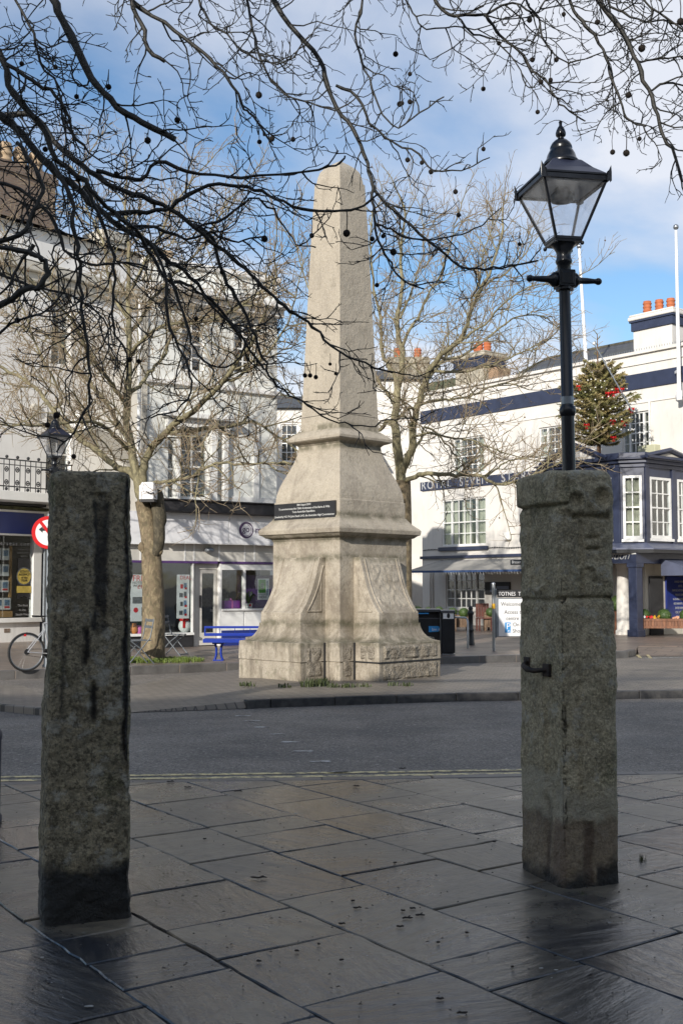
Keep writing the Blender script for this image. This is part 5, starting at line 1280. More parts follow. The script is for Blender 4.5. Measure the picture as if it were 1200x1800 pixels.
# balcony
zb1 = ez(40, 866); zb0_ = ez(40, 884); yb = -1.0
bal = empty('balcony'); bal.parent = E.e
ue = eu(130, 866, yb)
mb = MB(); mb.box(U0, yb, E.px(40, 876, yb)[1]-.06, ue, -.001, E.px(40, 864, yb)[1]); mb.build('floor_slab', M['white_gloss'], bal, bevel=.01)
zfl = E.px(40, 864, yb)[1]; zrl = E.px(40, 808, yb)[1]
mb = MB(); mb.box(U0, yb+.03, zrl-.03, ue-.02, yb+.07, zrl); mb.box(U0, yb+.03, zfl+.10, ue-.02, yb+.07, zfl+.13); mb.box(U0, yb+.035, zrl-.16, ue-.02, yb+.065, zrl-.14)
mb.box(ue-.06, yb+.03, zfl, ue-.02, -.01, zfl+.03) if False else None
mb.box(ue-.055, yb+.07, zrl-.03, ue-.025, -.01, zrl)
i = 0; u = ue-.05
while u > U0:
    mb.tube([(u, yb+.05, zfl+.005), (u, yb+.05, zrl-.02)], .012, 5)
    if i % 2 == 0:
        for zc_r in (zfl+.05, zrl+.05):
            mb.ball((u-.08, yb+.05, zc_r), .045, 8, 5)
        for zc_r in (zfl+.22, zrl-.27):
            mb.tube([(u-.08+.05*math.cos(k*.785), yb+.05, zc_r+.06*math.sin(k*.785)) for k in range(9)], .016, 4, caps=False); mb.ball((u-.08, yb+.05, zc_r), .028, 6, 4)
    u -= .16; i += 1
u = ue-.05
for yy in (-.75, -.5, -.25): mb.tube([(u, yy, zfl), (u, yy, zrl-.02)], .012, 5)
mb.build('railing', M['black_paint'], bal)
mb = MB(); mb.box(U0, -.30, ez(30, 890), eu(70), -.02, ez(30, 882)); mb.build('shadow_gap', M['black_matt'], E.e)  # solid black bar painting in the shadow under the balcony
zfA = ez(40, 887)
mb = MB(); mb.box(U0, -.22, ez(40, 897), eu(80), -.002, ez(40, 892)); mb.build('mossy_ledge', paint('mossy', (.10, .10, .05), .9, .3, 8), E.e)
# fascia and window of the shop
zbl1, zbl0 = ez(36, 901.5), ez(36, 939); usr = eu(73)
mb = MB(); mb.box(U0, -.14, zbl0, usr, -.001, zbl1); mb.build('fascia', M['blue_sign'], E.e)
mb = MB(); mb.box(U0, -.17, zbl1, usr+.04, -.001, zbl1+.06); mb.box(U0, -.16, zbl0-.05, usr+.03, -.001, zbl0-.001); mb.build('fascia_moulding', M['white_gloss'], E.e, bevel=.008)
zs0 = ez(30, 1086); uwl, uwr = U0+.3, eu(59)
mb = MB(); mb.box(uwr, -.06, zs0, usr, .12, zbl0-.051); mb.box(U0, -.12, zs0-.12, usr+.05, .10, zs0-.001); mb.box(U0, -.05, zs0, uwl, .12, zbl0-.051); dwE = mb.build('display_window', M['white_gloss'], E.e, bevel=.008)
mb = MB(); mb.box(uwl, .03, zs0, uwr, .038, zbl0-.052); mb.build('pane', M['glass'], dwE)
mb = MB(); mb.box(U0, -.02, 0, usr, .3, zs0-.121); mb.build('stall_riser', M['render_white'], E.e)
mb = MB(); mb.box(usr+.0, .0, 0, U1, .3, ez(40, 887)-.01) if False else None
# dark doorway right of the window, then pier
mb = MB(); mb.box(usr+.001, .25, 0, usr+1.4, .35, 2.35); mb.build('doorway', M['navy'], E.e)
mb = MB(); mb.box(usr+.001, -.02, 2.36, U1, .3, ez(40, 886)-.005); mb.box(usr+1.41, -.02, 0, U1, .3, 2.359); mb.build('pier', M['render_white'], E.e)
mb = MB(); mb.tube([(usr+.10, -.05, 0), (usr+.10, -.05, 2.7)], .045, 8)
mb.build('downpipe', M['grey_metal'], E.e)
ttl = text('lettering', 'overseas.com', .155, E.e, lw, (eu(56.5), .024, ez(40, 959)), align='RIGHT', ext=.002, space=1.35)
for i, s_ in enumerate(('Independent', 'award winning', 'agents', 'since 1992', 'South Hams')):
    text('lettering', s_, .07, E.e, paint('frosted_text', (.30, .30, .30), .6) if i == 0 else bpy.data.materials['frosted_text'], (eu(44.5), .024, ez(44, 967)-.09*i), align='CENTER', ext=.001)
for i, s_ in enumerate(('The Best', 'in the', 'South West')):
    text('lettering', s_, .09, E.e, bpy.data.materials['frosted_text'], (eu(44.5), .024, ez(44, 1066)-.12*i), align='CENTER', ext=.001)
# rosette: estate agency of the year
cu_, cz_ = eu(45.5), ez(45.5, 1013); r_ = (eu(57.5)-eu(34))/2
ro = empty('rosette'); ro.parent = E.e
mb = MB(); mb.poly([(cu_-.20, .020, cz_-.62), (cu_, .020, cz_-.52), (cu_+.20, .020, cz_-.62), (cu_+.20, .020, cz_+.48), (cu_-.20, .020, cz_+.48)]); mb.build('ribbon', M['black_matt'], ro)
mb = MB(); mb.poly([(cu_+r_*1.15*math.cos(a), .016, cz_+r_*1.15*math.sin(a)) for a in np.linspace(0, 2*math.pi, 25)[:-1]]); mb.build('rosette_rim', M['poster_grey'], ro)
mb = MB(); mb.poly([(cu_+r_*math.cos(a), .012, cz_+r_*math.sin(a)) for a in np.linspace(0, 2*math.pi, 25)[:-1]]); mb.box(cu_-r_*1.05, .008, cz_-.44, cu_+r_*1.05, .014, cz_-.26); mb.build('gold_disc', M['gold'], ro)
for i, (s_, z_) in enumerate((('ESTATE', .10), ('AGENCY', .02), ('of the', -.06), ('YEAR', -.14))):
    text('lettering', s_, .085, ro, M['black_matt'], (cu_, .008, cz_+z_), align='CENTER', ext=.001)
# property cards on a pine display frame
yC = .35
mb = MB(); mb.box(eu(17.5, 1000, yC), yC, ez(20, 1050, yC), eu(21.5, 1000, yC), yC+.05, ez(20, 960, yC)); mb.box(U0+.4, yC, ez(10, 1085, yC), eu(24, 1000, yC), yC+.3, ez(10, 1074, yC)); ps = mb.build('pine_display', paint('pine', (.50, .28, .10), .6), E.e)
for j, py in enumerate((975, 1003, 1031, 1062)):
    for i, px in enumerate((9, -5, -19)):
        if j == 3: px += 4
        a, b = eu(px-6, 1000, yC), eu(px+6.5, 1000, yC); z0, z1 = ez(10, py+9.5, yC), ez(10, py-11, yC)
        m_ = MB(); m_.box(a, yC-.02, z0, b, yC-.012, z1); o = m_.build('property_card', M['poster_white'], ps)
        m_ = MB(); m_.box(a+.03, yC-.025, z0+(z1-z0)*.35, b-.03, yC-.021, z1-.05); m_.build('photo', M['poster_blue'], o)
        if i == 0 and j >= 2: m_ = MB(); m_.box(a+.03, yC-.025, z0+.04, b-.03, yC-.021, z0+.09); m_.build('price_strip', M['red'], o)
mb = MB(); mb.box(U0, 3.0, 0, U1, 3.1, 3.3); mb.box(U0+.3, .3, 2.95, U1-.3, 3, 3.0); mb.build('room_walls', paint('agent_room', (.30, .29, .25), .9), E.e)
mb = MB(); g_ = eu(7, 1107); mb.box(g_, -.03, ez(7, 1112), g_+.17, -.019, ez(7, 1105)); mb.build('air_brick', M['brick'], E.e)

# ================================================================== cream houses behind the obelisk
B1 = Fac(*gnd(0, 0, 0).xy[:], 1, 0, 'x', None, None) if False else None
def house(name, px0, px1, pyt, Y, label, mat, wins, zroof=None):
    a = at(px0, 1000, Y); b = at(px1, 1000, Y); zt = at((px0+px1)/2, pyt, Y).z
    e = empty(name, (a.x, Y, .1), 0, label, 'house'); W2 = b.x-a.x
    hl = []
    for (p0, p1, q0, q1) in wins:
        A = at(p0, q1, Y); B = at(p1, q0, Y); hl.append((A.x-a.x, B.x-a.x, A.z-.1, B.z-.1))
    wall(e, 0, W2, -.1, zt-.1, hl, mat, depth=.15)
    for h in hl: sash(e, *h, 3, 2, rec=.10)
    m_ = MB(); m_.box(0, .16, -.1, .3, 7, zt-.11); m_.box(W2-.3, .16, -.1, W2, 7, zt-.11); m_.box(.3, 6.8, -.1, W2-.3, 7, zt-.11); m_.build('side_walls', mat, e)
    m_ = MB(); m_._add([(-.1, -.2, zt-.1), (W2+.1, -.2, zt-.1), (W2+.1, 3.5, zt+1.0), (-.1, 3.5, zt+1.0), (W2+.1, 7.2, zt-.1), (-.1, 7.2, zt-.1)], [(0, 1, 2, 3), (3, 2, 4, 5), (0, 3, 5), (1, 4, 2)]); m_.build('roof', M['slate'], e)
    return e, a, W2, zt
e, a, W2, zt = house('cream_house', 470, 602, 718, 47, 'low cream house glimpsed between the phone shop and the obelisk', M['render_cream'], [(493, 523, 746, 812)])
e, a, W2, zt = house('cream_house', 602, 746, 668, 52, 'cream house with a roughcast chimney just left of the hotel', M['render_cream'], [(640, 668, 760, 820), (640, 668, 880, 940)])
u0 = at(681, 640, 53).x-a.x; u1 = at(752, 640, 53).x-a.x
stack(e, u0, u1, .6, 1.1, zt-.5, at(700, 634, 53).z, paint('stone_stack', (.40, .36, .28), .9, .3, 3, bump=.5), 2, M['terracotta'], .18, .5)

# ================================================================== unseen row added behind the viewer to shade the near pavement
SB = empty('added_shade_terrace', (0, -17.2, 0), 0, 'long unseen terrace of tall houses, added behind the viewer to shade the near pavement', 'terrace')
hgt = 14.4
wn = []
for i in range(20):
    x = -38 + i*4
    for z in (1.0, 4.6, 8.2): wn.append((x+1.2, x+2.5, z, z+1.9))
mS = Matrix.Rotation(math.pi, 4, 'Z')
wall(SB, -40, 42, 0, hgt, wn, M['render_beige'], depth=.2, M_=mS)
mb = MB(); mb.M = mS; mb.box(-40, .25, 0, 42, .5, hgt); mb.box(-40, .5, 0, -39.7, 9, hgt); mb.box(41.7, .5, 0, 42, 9, hgt); mb.box(-39.7, 8.7, 0, 41.7, 9, hgt); mb.build('inner_walls', M['dark_room'], SB)
mb = MB(); mb.M = mS; mb._add([(-40, 0, hgt), (42, 0, hgt), (42, 4.5, hgt+1.0), (-40, 4.5, hgt+1.0), (42, 9, hgt), (-40, 9, hgt)], [(0, 1, 2, 3), (3, 2, 4, 5), (0, 3, 5), (1, 4, 2)]); mb.build('roof', M['slate'], SB)
# ================================================================== street lamps
MK = M['black_paint']
def street_lamp(loc, rz, label, tilt=0.0, band=True):
    e = empty('street_lamp', loc, rz, label, 'street lamp', 'black lantern street lamps'); e.rotation_euler = (0, tilt, rz)
    mb = MB()
    mb.lathe([(.16, -.02), (.16, .03), (.135, .06), (.13, .42), (.15, .45), (.135, .50), (.09, .60), (.050, .66), (.046, 1.6), (.0425, 2.71)], 20)
    mb.lathe([(.042, 2.71), (.048, 2.715), (.054, 2.735), (.055, 2.755), (.048, 2.775), (.040, 2.785), (.037, 3.56), (.036, 3.64)], 20)
    mb.build('pole', MK, e)
    mb = MB(); mb.lathe([(.0412, 2.79), (.0412, 2.84)], 20); 
    if band: mb.build('grey_band', M['grey_metal'], e)
    # ladder rest
    mb = MB(); mb.box(-.058, -.056, 3.565, .058, .056, 3.68); mb.box(-.045, -.060, 3.58, .045, .060, 3.665)
    mb.lathe([(.062, 3.55), (.062, 3.567)], 8); mb.build('boss', MK, e, bevel=.006)
    for s in (-1, 1):
        mb = MB(); Mx = Matrix.Translation((0, 0, 3.62)) @ Matrix.Rotation(s*math.pi/2, 4, 'Y')
        mb.M = Mx; mb.lathe([(.045, .055), (.050, .065), (.050, .080), (.034, .095), (.022, .115), (.021, .16), (.016, .215), (.018, .22), (.016, .228)], 14); mb.ball((0, 0, .241), .024, 12, 8)
        mb.build('ladder_bar', MK, e)
    mb = MB()
    mb.lathe([(.046, 3.675), (.044, 3.72), (.052, 3.73), (.056, 3.745), (.050, 3.76), (.046, 3.785), (.052, 3.81), (.068, 3.84), (.085, 3.855), (.088, 3.86)], 20); mb.build('neck', MK, e)
    # lantern: bottom frame 0.085 half, top 0.22 half
    zb, zt, hb, ht = 3.875, 4.24, .088, .218
    mb = MB(); mb.sq([(.092, 3.855), (.094, 3.875), (.090, 3.89)])
    mb.build('lantern_base', MK, e, bevel=.003)
    for sx, sy in ((-1, -1), (1, -1), (1, 1), (-1, 1)):
        mb = MB(); mb.tube([(sx*hb, sy*hb, zb), (sx*ht, sy*ht, zt)], .011, 4, smooth=False); mb.build('glazing_post', MK, e)
        mb = MB(); mb.ball((sx*.092, sy*.092, 3.848), .014, 8, 6); mb.build('drop_finial', MK, e)
    for k in range(4):
        Mr = Matrix.Rotation(k*math.pi/2, 4, 'Z'); mb = MB(); mb.M = Mr
        mb._add([(-hb, -hb-.001, zb+.01), (hb, -hb-.001, zb+.01), (ht-.004, -ht+.001, zt-.012), (-ht+.004, -ht+.001, zt-.012)], [(0, 1, 2, 3)])
        mb.build('pane', M['lamp_glass'], e)
        mb = MB(); mb.M = Mr; mb.box(-ht-.012, -ht-.016, zt-.014, ht+.012, -ht+.008, zt+.024); mb.box(-ht-.018, -ht-.024, zt+.018, ht+.018, -ht+.006, zt+.030)
        mb.build('eaves_rail', MK, e); mb = MB(); mb.M = Mr; mb.box(-hb, -hb-.010, zb-.004, hb, -hb+.006, zb+.014); mb.build('sill_rail', MK, e); mb = MB(); mb.M = Mr
        mb._add([(-ht-.024, -ht-.022, zt-.02), (-ht+.012, -ht-.026, zt-.02), (-ht+.012, -ht-.026, zt+.035), (-ht-.004, -ht-.024, zt+.05), (-ht-.022, -ht-.022, zt+.085), (-ht-.026, -ht-.020, zt+.04)], [(0, 1, 2, 3, 4, 5), (5, 4, 3, 2, 1, 0)])
        mb._add([(-ht-.022, -ht-.024, zt-.02), (-ht-.026, -ht+.012, zt-.02), (-ht-.026, -ht+.012, zt+.035), (-ht-.024, -ht-.004, zt+.05), (-ht-.022, -ht-.022, zt+.085), (-ht-.020, -ht-.026, zt+.04)], [(0, 1, 2, 3, 4, 5), (5, 4, 3, 2, 1, 0)])
        mb.build('corner_lug', MK, e)
    mb = MB(); mb.sq([(ht+.012, zt+.028), (.155, zt+.095), (.105, zt+.155), (.095, zt+.165)]); mb.build('lantern_roof', paint('lantern_roof_sky_tint', (0.020, 0.024, 0.045), .35) if 'lantern_roof_sky_tint' not in bpy.data.materials else bpy.data.materials['lantern_roof_sky_tint'], e)  # roof bluer than the black parts: sky reflection put into its colour
    mb = MB(); mb.sq([(ht-.012, zt-.004), (.14, zt+.05), (.14, zt+.06)]); mb.build('reflector', M['lantern_white'], e)
    mb = MB(); mb.lathe([(.035, zt-.10), (.075, zt-.09), (.08, zt-.05), (.05, zt-.02), (.05, zt+.0)], 14); mb.build('lamp_unit', M['poster_grey'], e)
    mb = MB(); mb.lathe([(.118, zt+.158), (.120, zt+.170), (.112, zt+.180), (.100, zt+.196), (.092, zt+.225), (.078, zt+.252), (.070, zt+.262), (.074, zt+.272), (.072, zt+.282), (.062, zt+.302), (.042, zt+.322), (.022, zt+.332),
                         (.020, zt+.345), (.030, zt+.352), (.034, zt+.362), (.034, zt+.374), (.028, zt+.395), (.018, zt+.415), (.011, zt+.422), (.010, zt+.438), (.013, zt+.448), (.007, zt+.458)], 20); mb.build('chimney_finial', MK, e)
    return e
street_lamp((1.515, 7.42, 0), R(12), 'tall black lantern street lamp with ladder bar, rising behind the right gatepost', tilt=R(-0.7))
street_lamp((-5.33, 21.05, .12), R(40), 'black lantern street lamp partly hidden behind the left gatepost', band=False)

# no-left-turn sign on its grey pole
e = empty('no_left_turn_sign', (-5.36, 20.85, .12), R(14), 'round white no left turn sign with red ring, cut off by the left gatepost', 'road sign')
zc = at(90, 936, 20.8).z-.12
mb = MB(); mb.M = Matrix.Translation((0, 0, zc)) @ Matrix.Rotation(math.pi/2, 4, 'X'); mb.lathe([(.30, -.012), (.305, 0), (.30, .008)], 40); mb.build('disc', M['red'], e)
mb = MB(); mb.M = Matrix.Translation((0, 0, zc)) @ Matrix.Rotation(math.pi/2, 4, 'X'); mb.lathe([(.238, .0), (.238, .011)], 40); mb.build('white_field', M['poster_white'], e)
mb = MB(); y_ = -.0135
mb.poly([(-.18, y_, .055), (-.11, y_, .115), (-.11, y_, .08), (.07, y_, .08), (.07, y_, -.17), (.02, y_, -.17), (.02, y_, .03), (-.11, y_, .03), (-.11, y_, -.005)][::-1]); mb.build('arrow', M['black_matt'], e)
mb = MB(); c_, s_ = math.cos(R(-52)), math.sin(R(-52)); L_, w_ = .25, .028
mb.poly([(x*c_-z*s_, -.016, x*s_+z*c_) for x, z in ((-L_, -w_), (L_, -w_), (L_, w_), (-L_, w_))]); mb.build('slash', M['red'], e)
for ob in e.children:
    if ob.name.startswith(('arrow', 'slash')): ob.location = (0, 0, zc)
mb = MB(); mb.tube([(0, .05, 0), (0, .05, zc+.35)], .035, 10); mb.build('pole', M['grey_metal'], e)

# dark blue bollard at the left picture edge
g = at(1, 1440, 7.8); e = empty('bollard', (g.x-.092, 7.85, 0), 0, 'dark blue bollard just entering at the left edge', 'bollard')
mb = MB(); mb.lathe([(.085, 0), (.085, .04), (.073, .06), (.073, .55), (.078, .57), (.078, .60), (.066, .62), (.05, .655), (.0, .67)], 20); mb.build('shaft', paint('bollard_dark_blue', (.012, .016, .035), .5), e)

# ================================================================== litter bins
PZ = .12
bD = 24.7
def bin_(px0, px1, pyt, loc_y, label, first):
    a = at(px0, 1150, loc_y); b = at(px1, 1150, loc_y); W2 = b.x-a.x; h = at(px0, pyt, loc_y).z-PZ
    e = empty('litter_bin', (a.x, loc_y, PZ), R(4), label, 'litter bin', 'black litter bins by the kerb')
    mb = MB(); mb.box(0, 0, .04, W2, .50, h*.80); mb.box(.03, .03, 0, W2-.03, .47, .04)
    mb.box(0, 0, h*.80, .05, .5, h*.93); mb.box(W2-.05, 0, h*.80, W2, .5, h*.93) 
    mb.build('body', M['black_paint'], e, bevel=.015)
    mb = MB(); n = 8
    prof = [(-.03+.56*i/n, h*.93 + .07*math.sin(math.pi*(i/n)**.7)) for i in range(n+1)]
    mb.extr([(y, z) for y, z in prof], -.01, W2+.01, 'x'); mb.build('hood', M['black_paint'], e, bevel=.006)
    return e, W2, h
e, W2, h = bin_(718, 775, 1070, bD, 'wide black litter bin with pale blue trim and sticker, beside the plinth', True)
mb = MB(); mb.box(.05, .08, h*.80, W2-.05, .42, h*.925); mb.build('opening', M['dark_room'], e)
mb = MB(); mb.box(-.01, -.035, h*.885, W2*.62, -.028, h*.91); mb.build('blue_trim', M['sticker_blue'], e)
mb = MB(); mb._add([(W2*.62, -.006, h*.49), (W2*.93, -.006, h*.50), (W2*.99, -.006, h*.56), (W2*.93, -.006, h*.62), (W2*.62, -.006, h*.62)], [(0, 1, 2, 3, 4)]); st_ = mb.build('sticker', M['sticker_blue'], e)
text('lettering', 'bin it', .09, st_, M['poster_white'], (W2*.72, -.009, h*.52), ext=.001)
mb = MB(); mb.box(W2-.02, -.012, .05, W2-.005, -.002, h*.9); mb.box(.3*W2, -.012, .01, W2, -.002, .03); mb.build('steel_edge', M['steel'], e)
e, W2, h = bin_(776, 800, 1072, bD-.1, 'narrow black litter bin with white cigarette plate, next to the hoop rail', False)
mb = MB(); mb.box(.0, 0, h*.80, W2, .5, h*.93); mb.build('upper_panel', M['black_paint'], e)
mb = MB(); mb.box(.03, -.012, h*.80, W2-.03, -.002, h*.935); pl_ = mb.build('plate', M['poster_white'], e, bevel=.004)
mb = MB(); mb.poly([(W2/2+.035*math.cos(a), -.014, h*.87+.055*math.sin(a)) for a in np.linspace(0, 6.283, 17)[:-1]]); mb.build('hole', M['dark_room'], pl_)
mb = MB(); mb.box(0, -.012, .005, W2, -.002, .025); mb.build('steel_edge', M['steel'], e)
# steel hoop rail
g = gnd(803, 1140, PZ); g2 = gnd(813, 1143, PZ); ht_ = .72
e = empty('hoop_rail', (g.x, g.y+.9, PZ), 0, 'bare steel hoop rail between the bins and the black bollard', 'cycle hoop')
mb = MB(); p2 = g2-g; pts = [(0, 0, 0), (0, 0, ht_-.10), (.02, -.02, ht_-.03), (.08, -.08, ht_)]; q = Vector((.26, -.85, 0))
pts = [(0, 0, 0), (0, 0, ht_-.10)] + [tuple(q*.06+Vector((0, 0, ht_-.02))), tuple(q*.15+Vector((0, 0, ht_)))] + [tuple(q*.85+Vector((0, 0, ht_))), tuple(q*.94+Vector((0, 0, ht_-.02))), tuple(q+Vector((0, 0, ht_-.10))), tuple(q)]
mb.tube(pts, .025, 8); mb.build('tube', M['steel'], e)
# black cast bollard
g = gnd(827, 1134, PZ); e = empty('cast_bollard', g, 0, 'fluted black cast iron bollard in front of the planters', 'bollard')
mb = MB(); mb.lathe([(.105, 0), (.10, .05), (.09, .08), (.075, .30), (.068, .34), (.080, .36), (.080, .39), (.066, .41), (.060, .75), (.085, .78), (.085, .82), (.06, .84), (.05, .88), (.062, .91), (.05, .96), (.0, .99)], 16); mb.build('shaft', M['black_paint'], e)
# TOTNES TOWN sign
Ys = gnd(868, 1144, PZ).y; g = gnd(867.5, 1144, PZ)
e = empty('town_sign', g, R(6), 'white parking and access board under a black TOTNES TOWN header, on steel posts', 'information sign')
zt_ = at(868, 1027, Ys).z-PZ
mb = MB(); mb.tube([(0, 0, 0), (0, 0, zt_)], .038, 12); mb.lathe([(.045, zt_), (.045, zt_+.03), (.0, zt_+.05)], 12); mb.build('post', M['steel'], e)
mb = MB(); mb.lathe([(.041, at(868, 1070, Ys).z-PZ), (.041, at(868, 1061, Ys).z-PZ)], 12); mb.build('yellow_band', M['yellow'], e)
def sx_(px): return at(px, 1080, Ys).x-g.x
def sz_(py): return at(890, py, Ys).z-PZ
xr = sx_(875)+1.32
mb = MB(); mb.tube([(xr+.06, 0, 0), (xr+.06, 0, zt_-.05)], .038, 12); mb.build('post', M['steel'], e)
mb = MB(); mb.box(.03, -.02, sz_(1121), .07, .0, sz_(1035)); mb.box(sx_(871), -.045, sz_(1119.5), xr+.02, -.02, sz_(1051)); mb.build('frame', M['grey_metal'], e, bevel=.006)
mb = MB(); mb.box(sx_(873), -.055, sz_(1050), xr, -.02, sz_(1037)); hd = mb.build('header', M['black_matt'], e, bevel=.004)
text('lettering', 'TOTNES  TOWN  CENTRE', .125, hd, M['poster_white'], (sx_(874.5), -.057, sz_(1047)), ext=.002, sx=.86)
mb = MB(); mb.box(sx_(875), -.056, sz_(1118), xr-.02, -.046, sz_(1053)); bd_ = mb.build('board', M['poster_white'], e)
blk = M['black_matt']
for s_, px, py, sz, xx in (('Welcome to Totnes', 879, 1065, .125, 1), ('Access to town', 885, 1079, .125, 1), ('centre', 888, 1090, .125, 1), ('On Street', 900, 1101, .125, 1), ('Short Stay', 899.5, 1112, .125, 1)):
    text('lettering', s_ if s_ != 'Short Stay' else 'Shoppers', sz, bd_, blk, (sx_(px), -.058, sz_(py)), ext=.001, sx=.92)
mb = MB(); mb.box(sx_(886), -.060, sz_(1112), sx_(896), -.0565, sz_(1094)); pp = mb.build('parking_symbol', M['sticker_blue'], bd_)
text('lettering', 'P', .20, pp, M['poster_white'], (sx_(888), -.062, sz_(1106)), ext=.001); text('lettering', '45', .07, pp, M['poster_white'], (sx_(890), -.062, sz_(1111)), ext=.001)

# ================================================================== planters and box balls
wood = NT('planter_wood'); wv = wood.noise(5, 6, .6, wood.co((3, 3, .5))); wood.setc(wood.mix(wood.ramp(wv, .35, .65), (0.26, 0.115, 0.06), (0.15, 0.07, 0.042))); wood.setr(.6); wood.bump(wv, .4, .01); M['wood'] = wood.m
wood2 = NT('planter_wood_grey'); wv = wood2.noise(5, 6, .6, wood2.co((3, 3, .5))); wood2.setc(wood2.mix(wood2.ramp(wv, .35, .65), (0.22, 0.14, 0.085), (0.13, 0.085, 0.055))); wood2.setr(.7); M['wood2'] = wood2.m
bx = NT('box_leaf'); bx.setc(bx.mix(bx.ramp(bx.noise(40, 3), .35, .65), (0.035, 0.075, 0.015), (0.075, 0.12, 0.03))); bx.setr(.5); M['box'] = bx.m
def planter(loc, rz, W2, D2, Hh, label, mat, legs=.12, grp='wooden planters outside the hotel'):
    e = empty('planter', loc, rz, label, 'planter', grp)
    mb = MB(); z0 = legs
    nb_ = int(W2/.085)
    for i in range(nb_):
        x = .05+(W2-.1)*i/nb_; mb.box(x+.003, .015, z0+.07, x+(W2-.1)/nb_-.003, .035, Hh-.06)
    nd = int(D2/.085)
    for i in range(nd):
        y = .05+(D2-.1)*i/nd
        for xx in (.015, W2-.035): mb.box(xx, y+.003, z0+.07, xx+.02, y+(D2-.1)/nd-.003, Hh-.06)
    mb.box(.04, D2-.035, z0+.07, W2-.04, D2-.015, Hh-.06); mb.build('boarding', mat, e, bevel=.003)
    mb = MB()
    for zz_ in (z0, Hh-.06):
        mb.box(.08, 0, zz_, W2-.08, .045, zz_+.07); mb.box(.08, D2-.045, zz_, W2-.08, D2, zz_+.07); mb.box(0, .08, zz_, .045, D2-.08, zz_+.07); mb.box(W2-.045, .08, zz_, W2, D2-.08, zz_+.07)
    mb.build('rails', mat, e, bevel=.004)
    for xx in (-.005, W2-.075):
        for yy in (-.005, D2-.075):
            mb = MB(); mb.box(xx, yy, 0, xx+.08, yy+.08, Hh+.05); mb.ball((xx+.04, yy+.04, Hh+.085), .042, 10, 6); mb.build('corner_post', mat, e, bevel=.006)
    mb = MB(); mb.box(.04, .04, Hh-.12, W2-.04, D2-.04, Hh-.09); mb.build('soil', M['mortar'], e)
    return e
def box_ball(p, r, label, grp='clipped box balls in the planters', n=900):
    rg = random.Random(int(p[0]*100+p[1]*7)); mb = MB()
    mb.ball((0, 0, r*.95), r*.90, 14, 10)
    for i in range(n):
        z = rg.uniform(-1, 1); a = rg.uniform(0, 6.283); q = math.sqrt(1-z*z); d = Vector((q*math.cos(a), q*math.sin(a), z))
        c = Vector((0, 0, r*.95)) + d*r*rg.uniform(.86, 1.05)*(1+.04*noise.noise(d*3+Vector(p)))
        t1 = (d.orthogonal()).normalized(); t1.rotate(Matrix.Rotation(rg.uniform(0, 6.28), 3, d)); nn = (t1 + d*rg.uniform(-.6, .9)).normalized(); t2 = d.cross(t1)
        s = r*.075; mb._add([c-t2*s*.5, c+nn*s, c+t2*s*.5, c-nn*s*.6], [(0, 1, 2, 3)])
    mb.tube([(0, 0, -.1), (0, 0, r*.3)], .015, 5)
    o = mb.build('box_ball', M['box']); o.location = p; tag(o, label, 'topiary', grp); return o
# row of small planters in front of the awning
def Yat(py, px=830, z=PZ): return gnd(px, py, z).y
for (p0, p1, pyt, pyb, lab) in ((797, 820, 1082, 1109, 'weathered wooden planter with a box ball, behind the cast bollard'), (851, 866, 1083, 1109, 'weathered wooden planter with a box ball, behind the steel sign post')):
    g0 = gnd(p0, pyb, PZ); g1 = gnd(p1, pyb, PZ); hh = at(p0, pyt, g0.y).z-PZ
    W_p = max(.5, g1.x-g0.x)
    planter((g0.x, g0.y, PZ), R(-3), W_p if p0 != 851 else 1.3, .5, hh, lab, M['wood2'])
k = 0
for (px, pyt, pr, lab) in ((734, 1064, 11, 'clipped box ball showing above the wide bin'), (753, 1066, 8, 'small clipped box ball second from the obelisk'), (772, 1065, 9, 'clipped box ball above the narrow bin'), (796, 1067, 9, 'clipped box ball right of the bins'), (816, 1067, 10, 'clipped box ball left of the cast bollard'), (863, 1067, 9, 'clipped box ball behind the steel sign post')):
    Y_ = 37.5; r = pr/2000*Y_; c = at(px, pyt+pr, Y_)
    box_ball((c.x, Y_+.25, c.z-r), r, lab, n=500)
g0 = gnd(728, 1109, PZ)
c = at(728, 1085, 37.5); planter((c.x, 37.4, PZ), R(0), at(806, 1085, 37.5).x-c.x-.1, .5, at(728, 1086, 37.5).z-PZ, 'long weathered planter mostly hidden behind the litter bins', M['wood2'])
c = at(806, 1085, 37.5)
# dark blue stuff and brown chair between planters
# tall narrow planter and the long planter right of the gatepost
g = gnd(1093, 1115, PZ); hh = at(1093, 1070, g.y).z-PZ
planter((g.x, g.y, PZ), R(10), .62, .62, hh, 'tall square wooden planter with a box ball, next to the menu board', M['wood'], legs=.1)
box_ball((g.x+.02, g.y+.5, PZ+hh-.12), .29, 'clipped box ball in the tall square planter', n=900)
g = gnd(1116, 1119, PZ); hh = at(1116, 1088, g.y).z-PZ
planter((g.x, g.y, PZ), R(-6), 2.0, .55, hh, 'long slatted wooden trough planter with flowers at the right edge', M['wood'], legs=.24)
lp = Vector((g.x, g.y, PZ)); dr_ = Vector((math.cos(R(-6)), math.sin(R(-6)), 0)); dn_ = Vector((-dr_.y, dr_.x, 0))
for i, (s, lab) in enumerate(((.28, 'clipped box ball at the left end of the trough planter'), (.88, 'clipped box ball in the middle of the trough planter'), (1.52, 'clipped box ball at the right end of the trough planter'))):
    p = lp + dr_*s + dn_*.28 + Vector((0, 0, hh-.12)); box_ball(tuple(p), .22, lab)
mb = MB(); rg = random.Random(21)
for i in range(60):
    p = dr_*rg.uniform(.1, 1.9) + dn_*rg.uniform(.08, .4) + Vector((0, 0, hh-.1)); tuft(mb, p.x, p.y, p.z, 7, .12, .05, rg, .012)
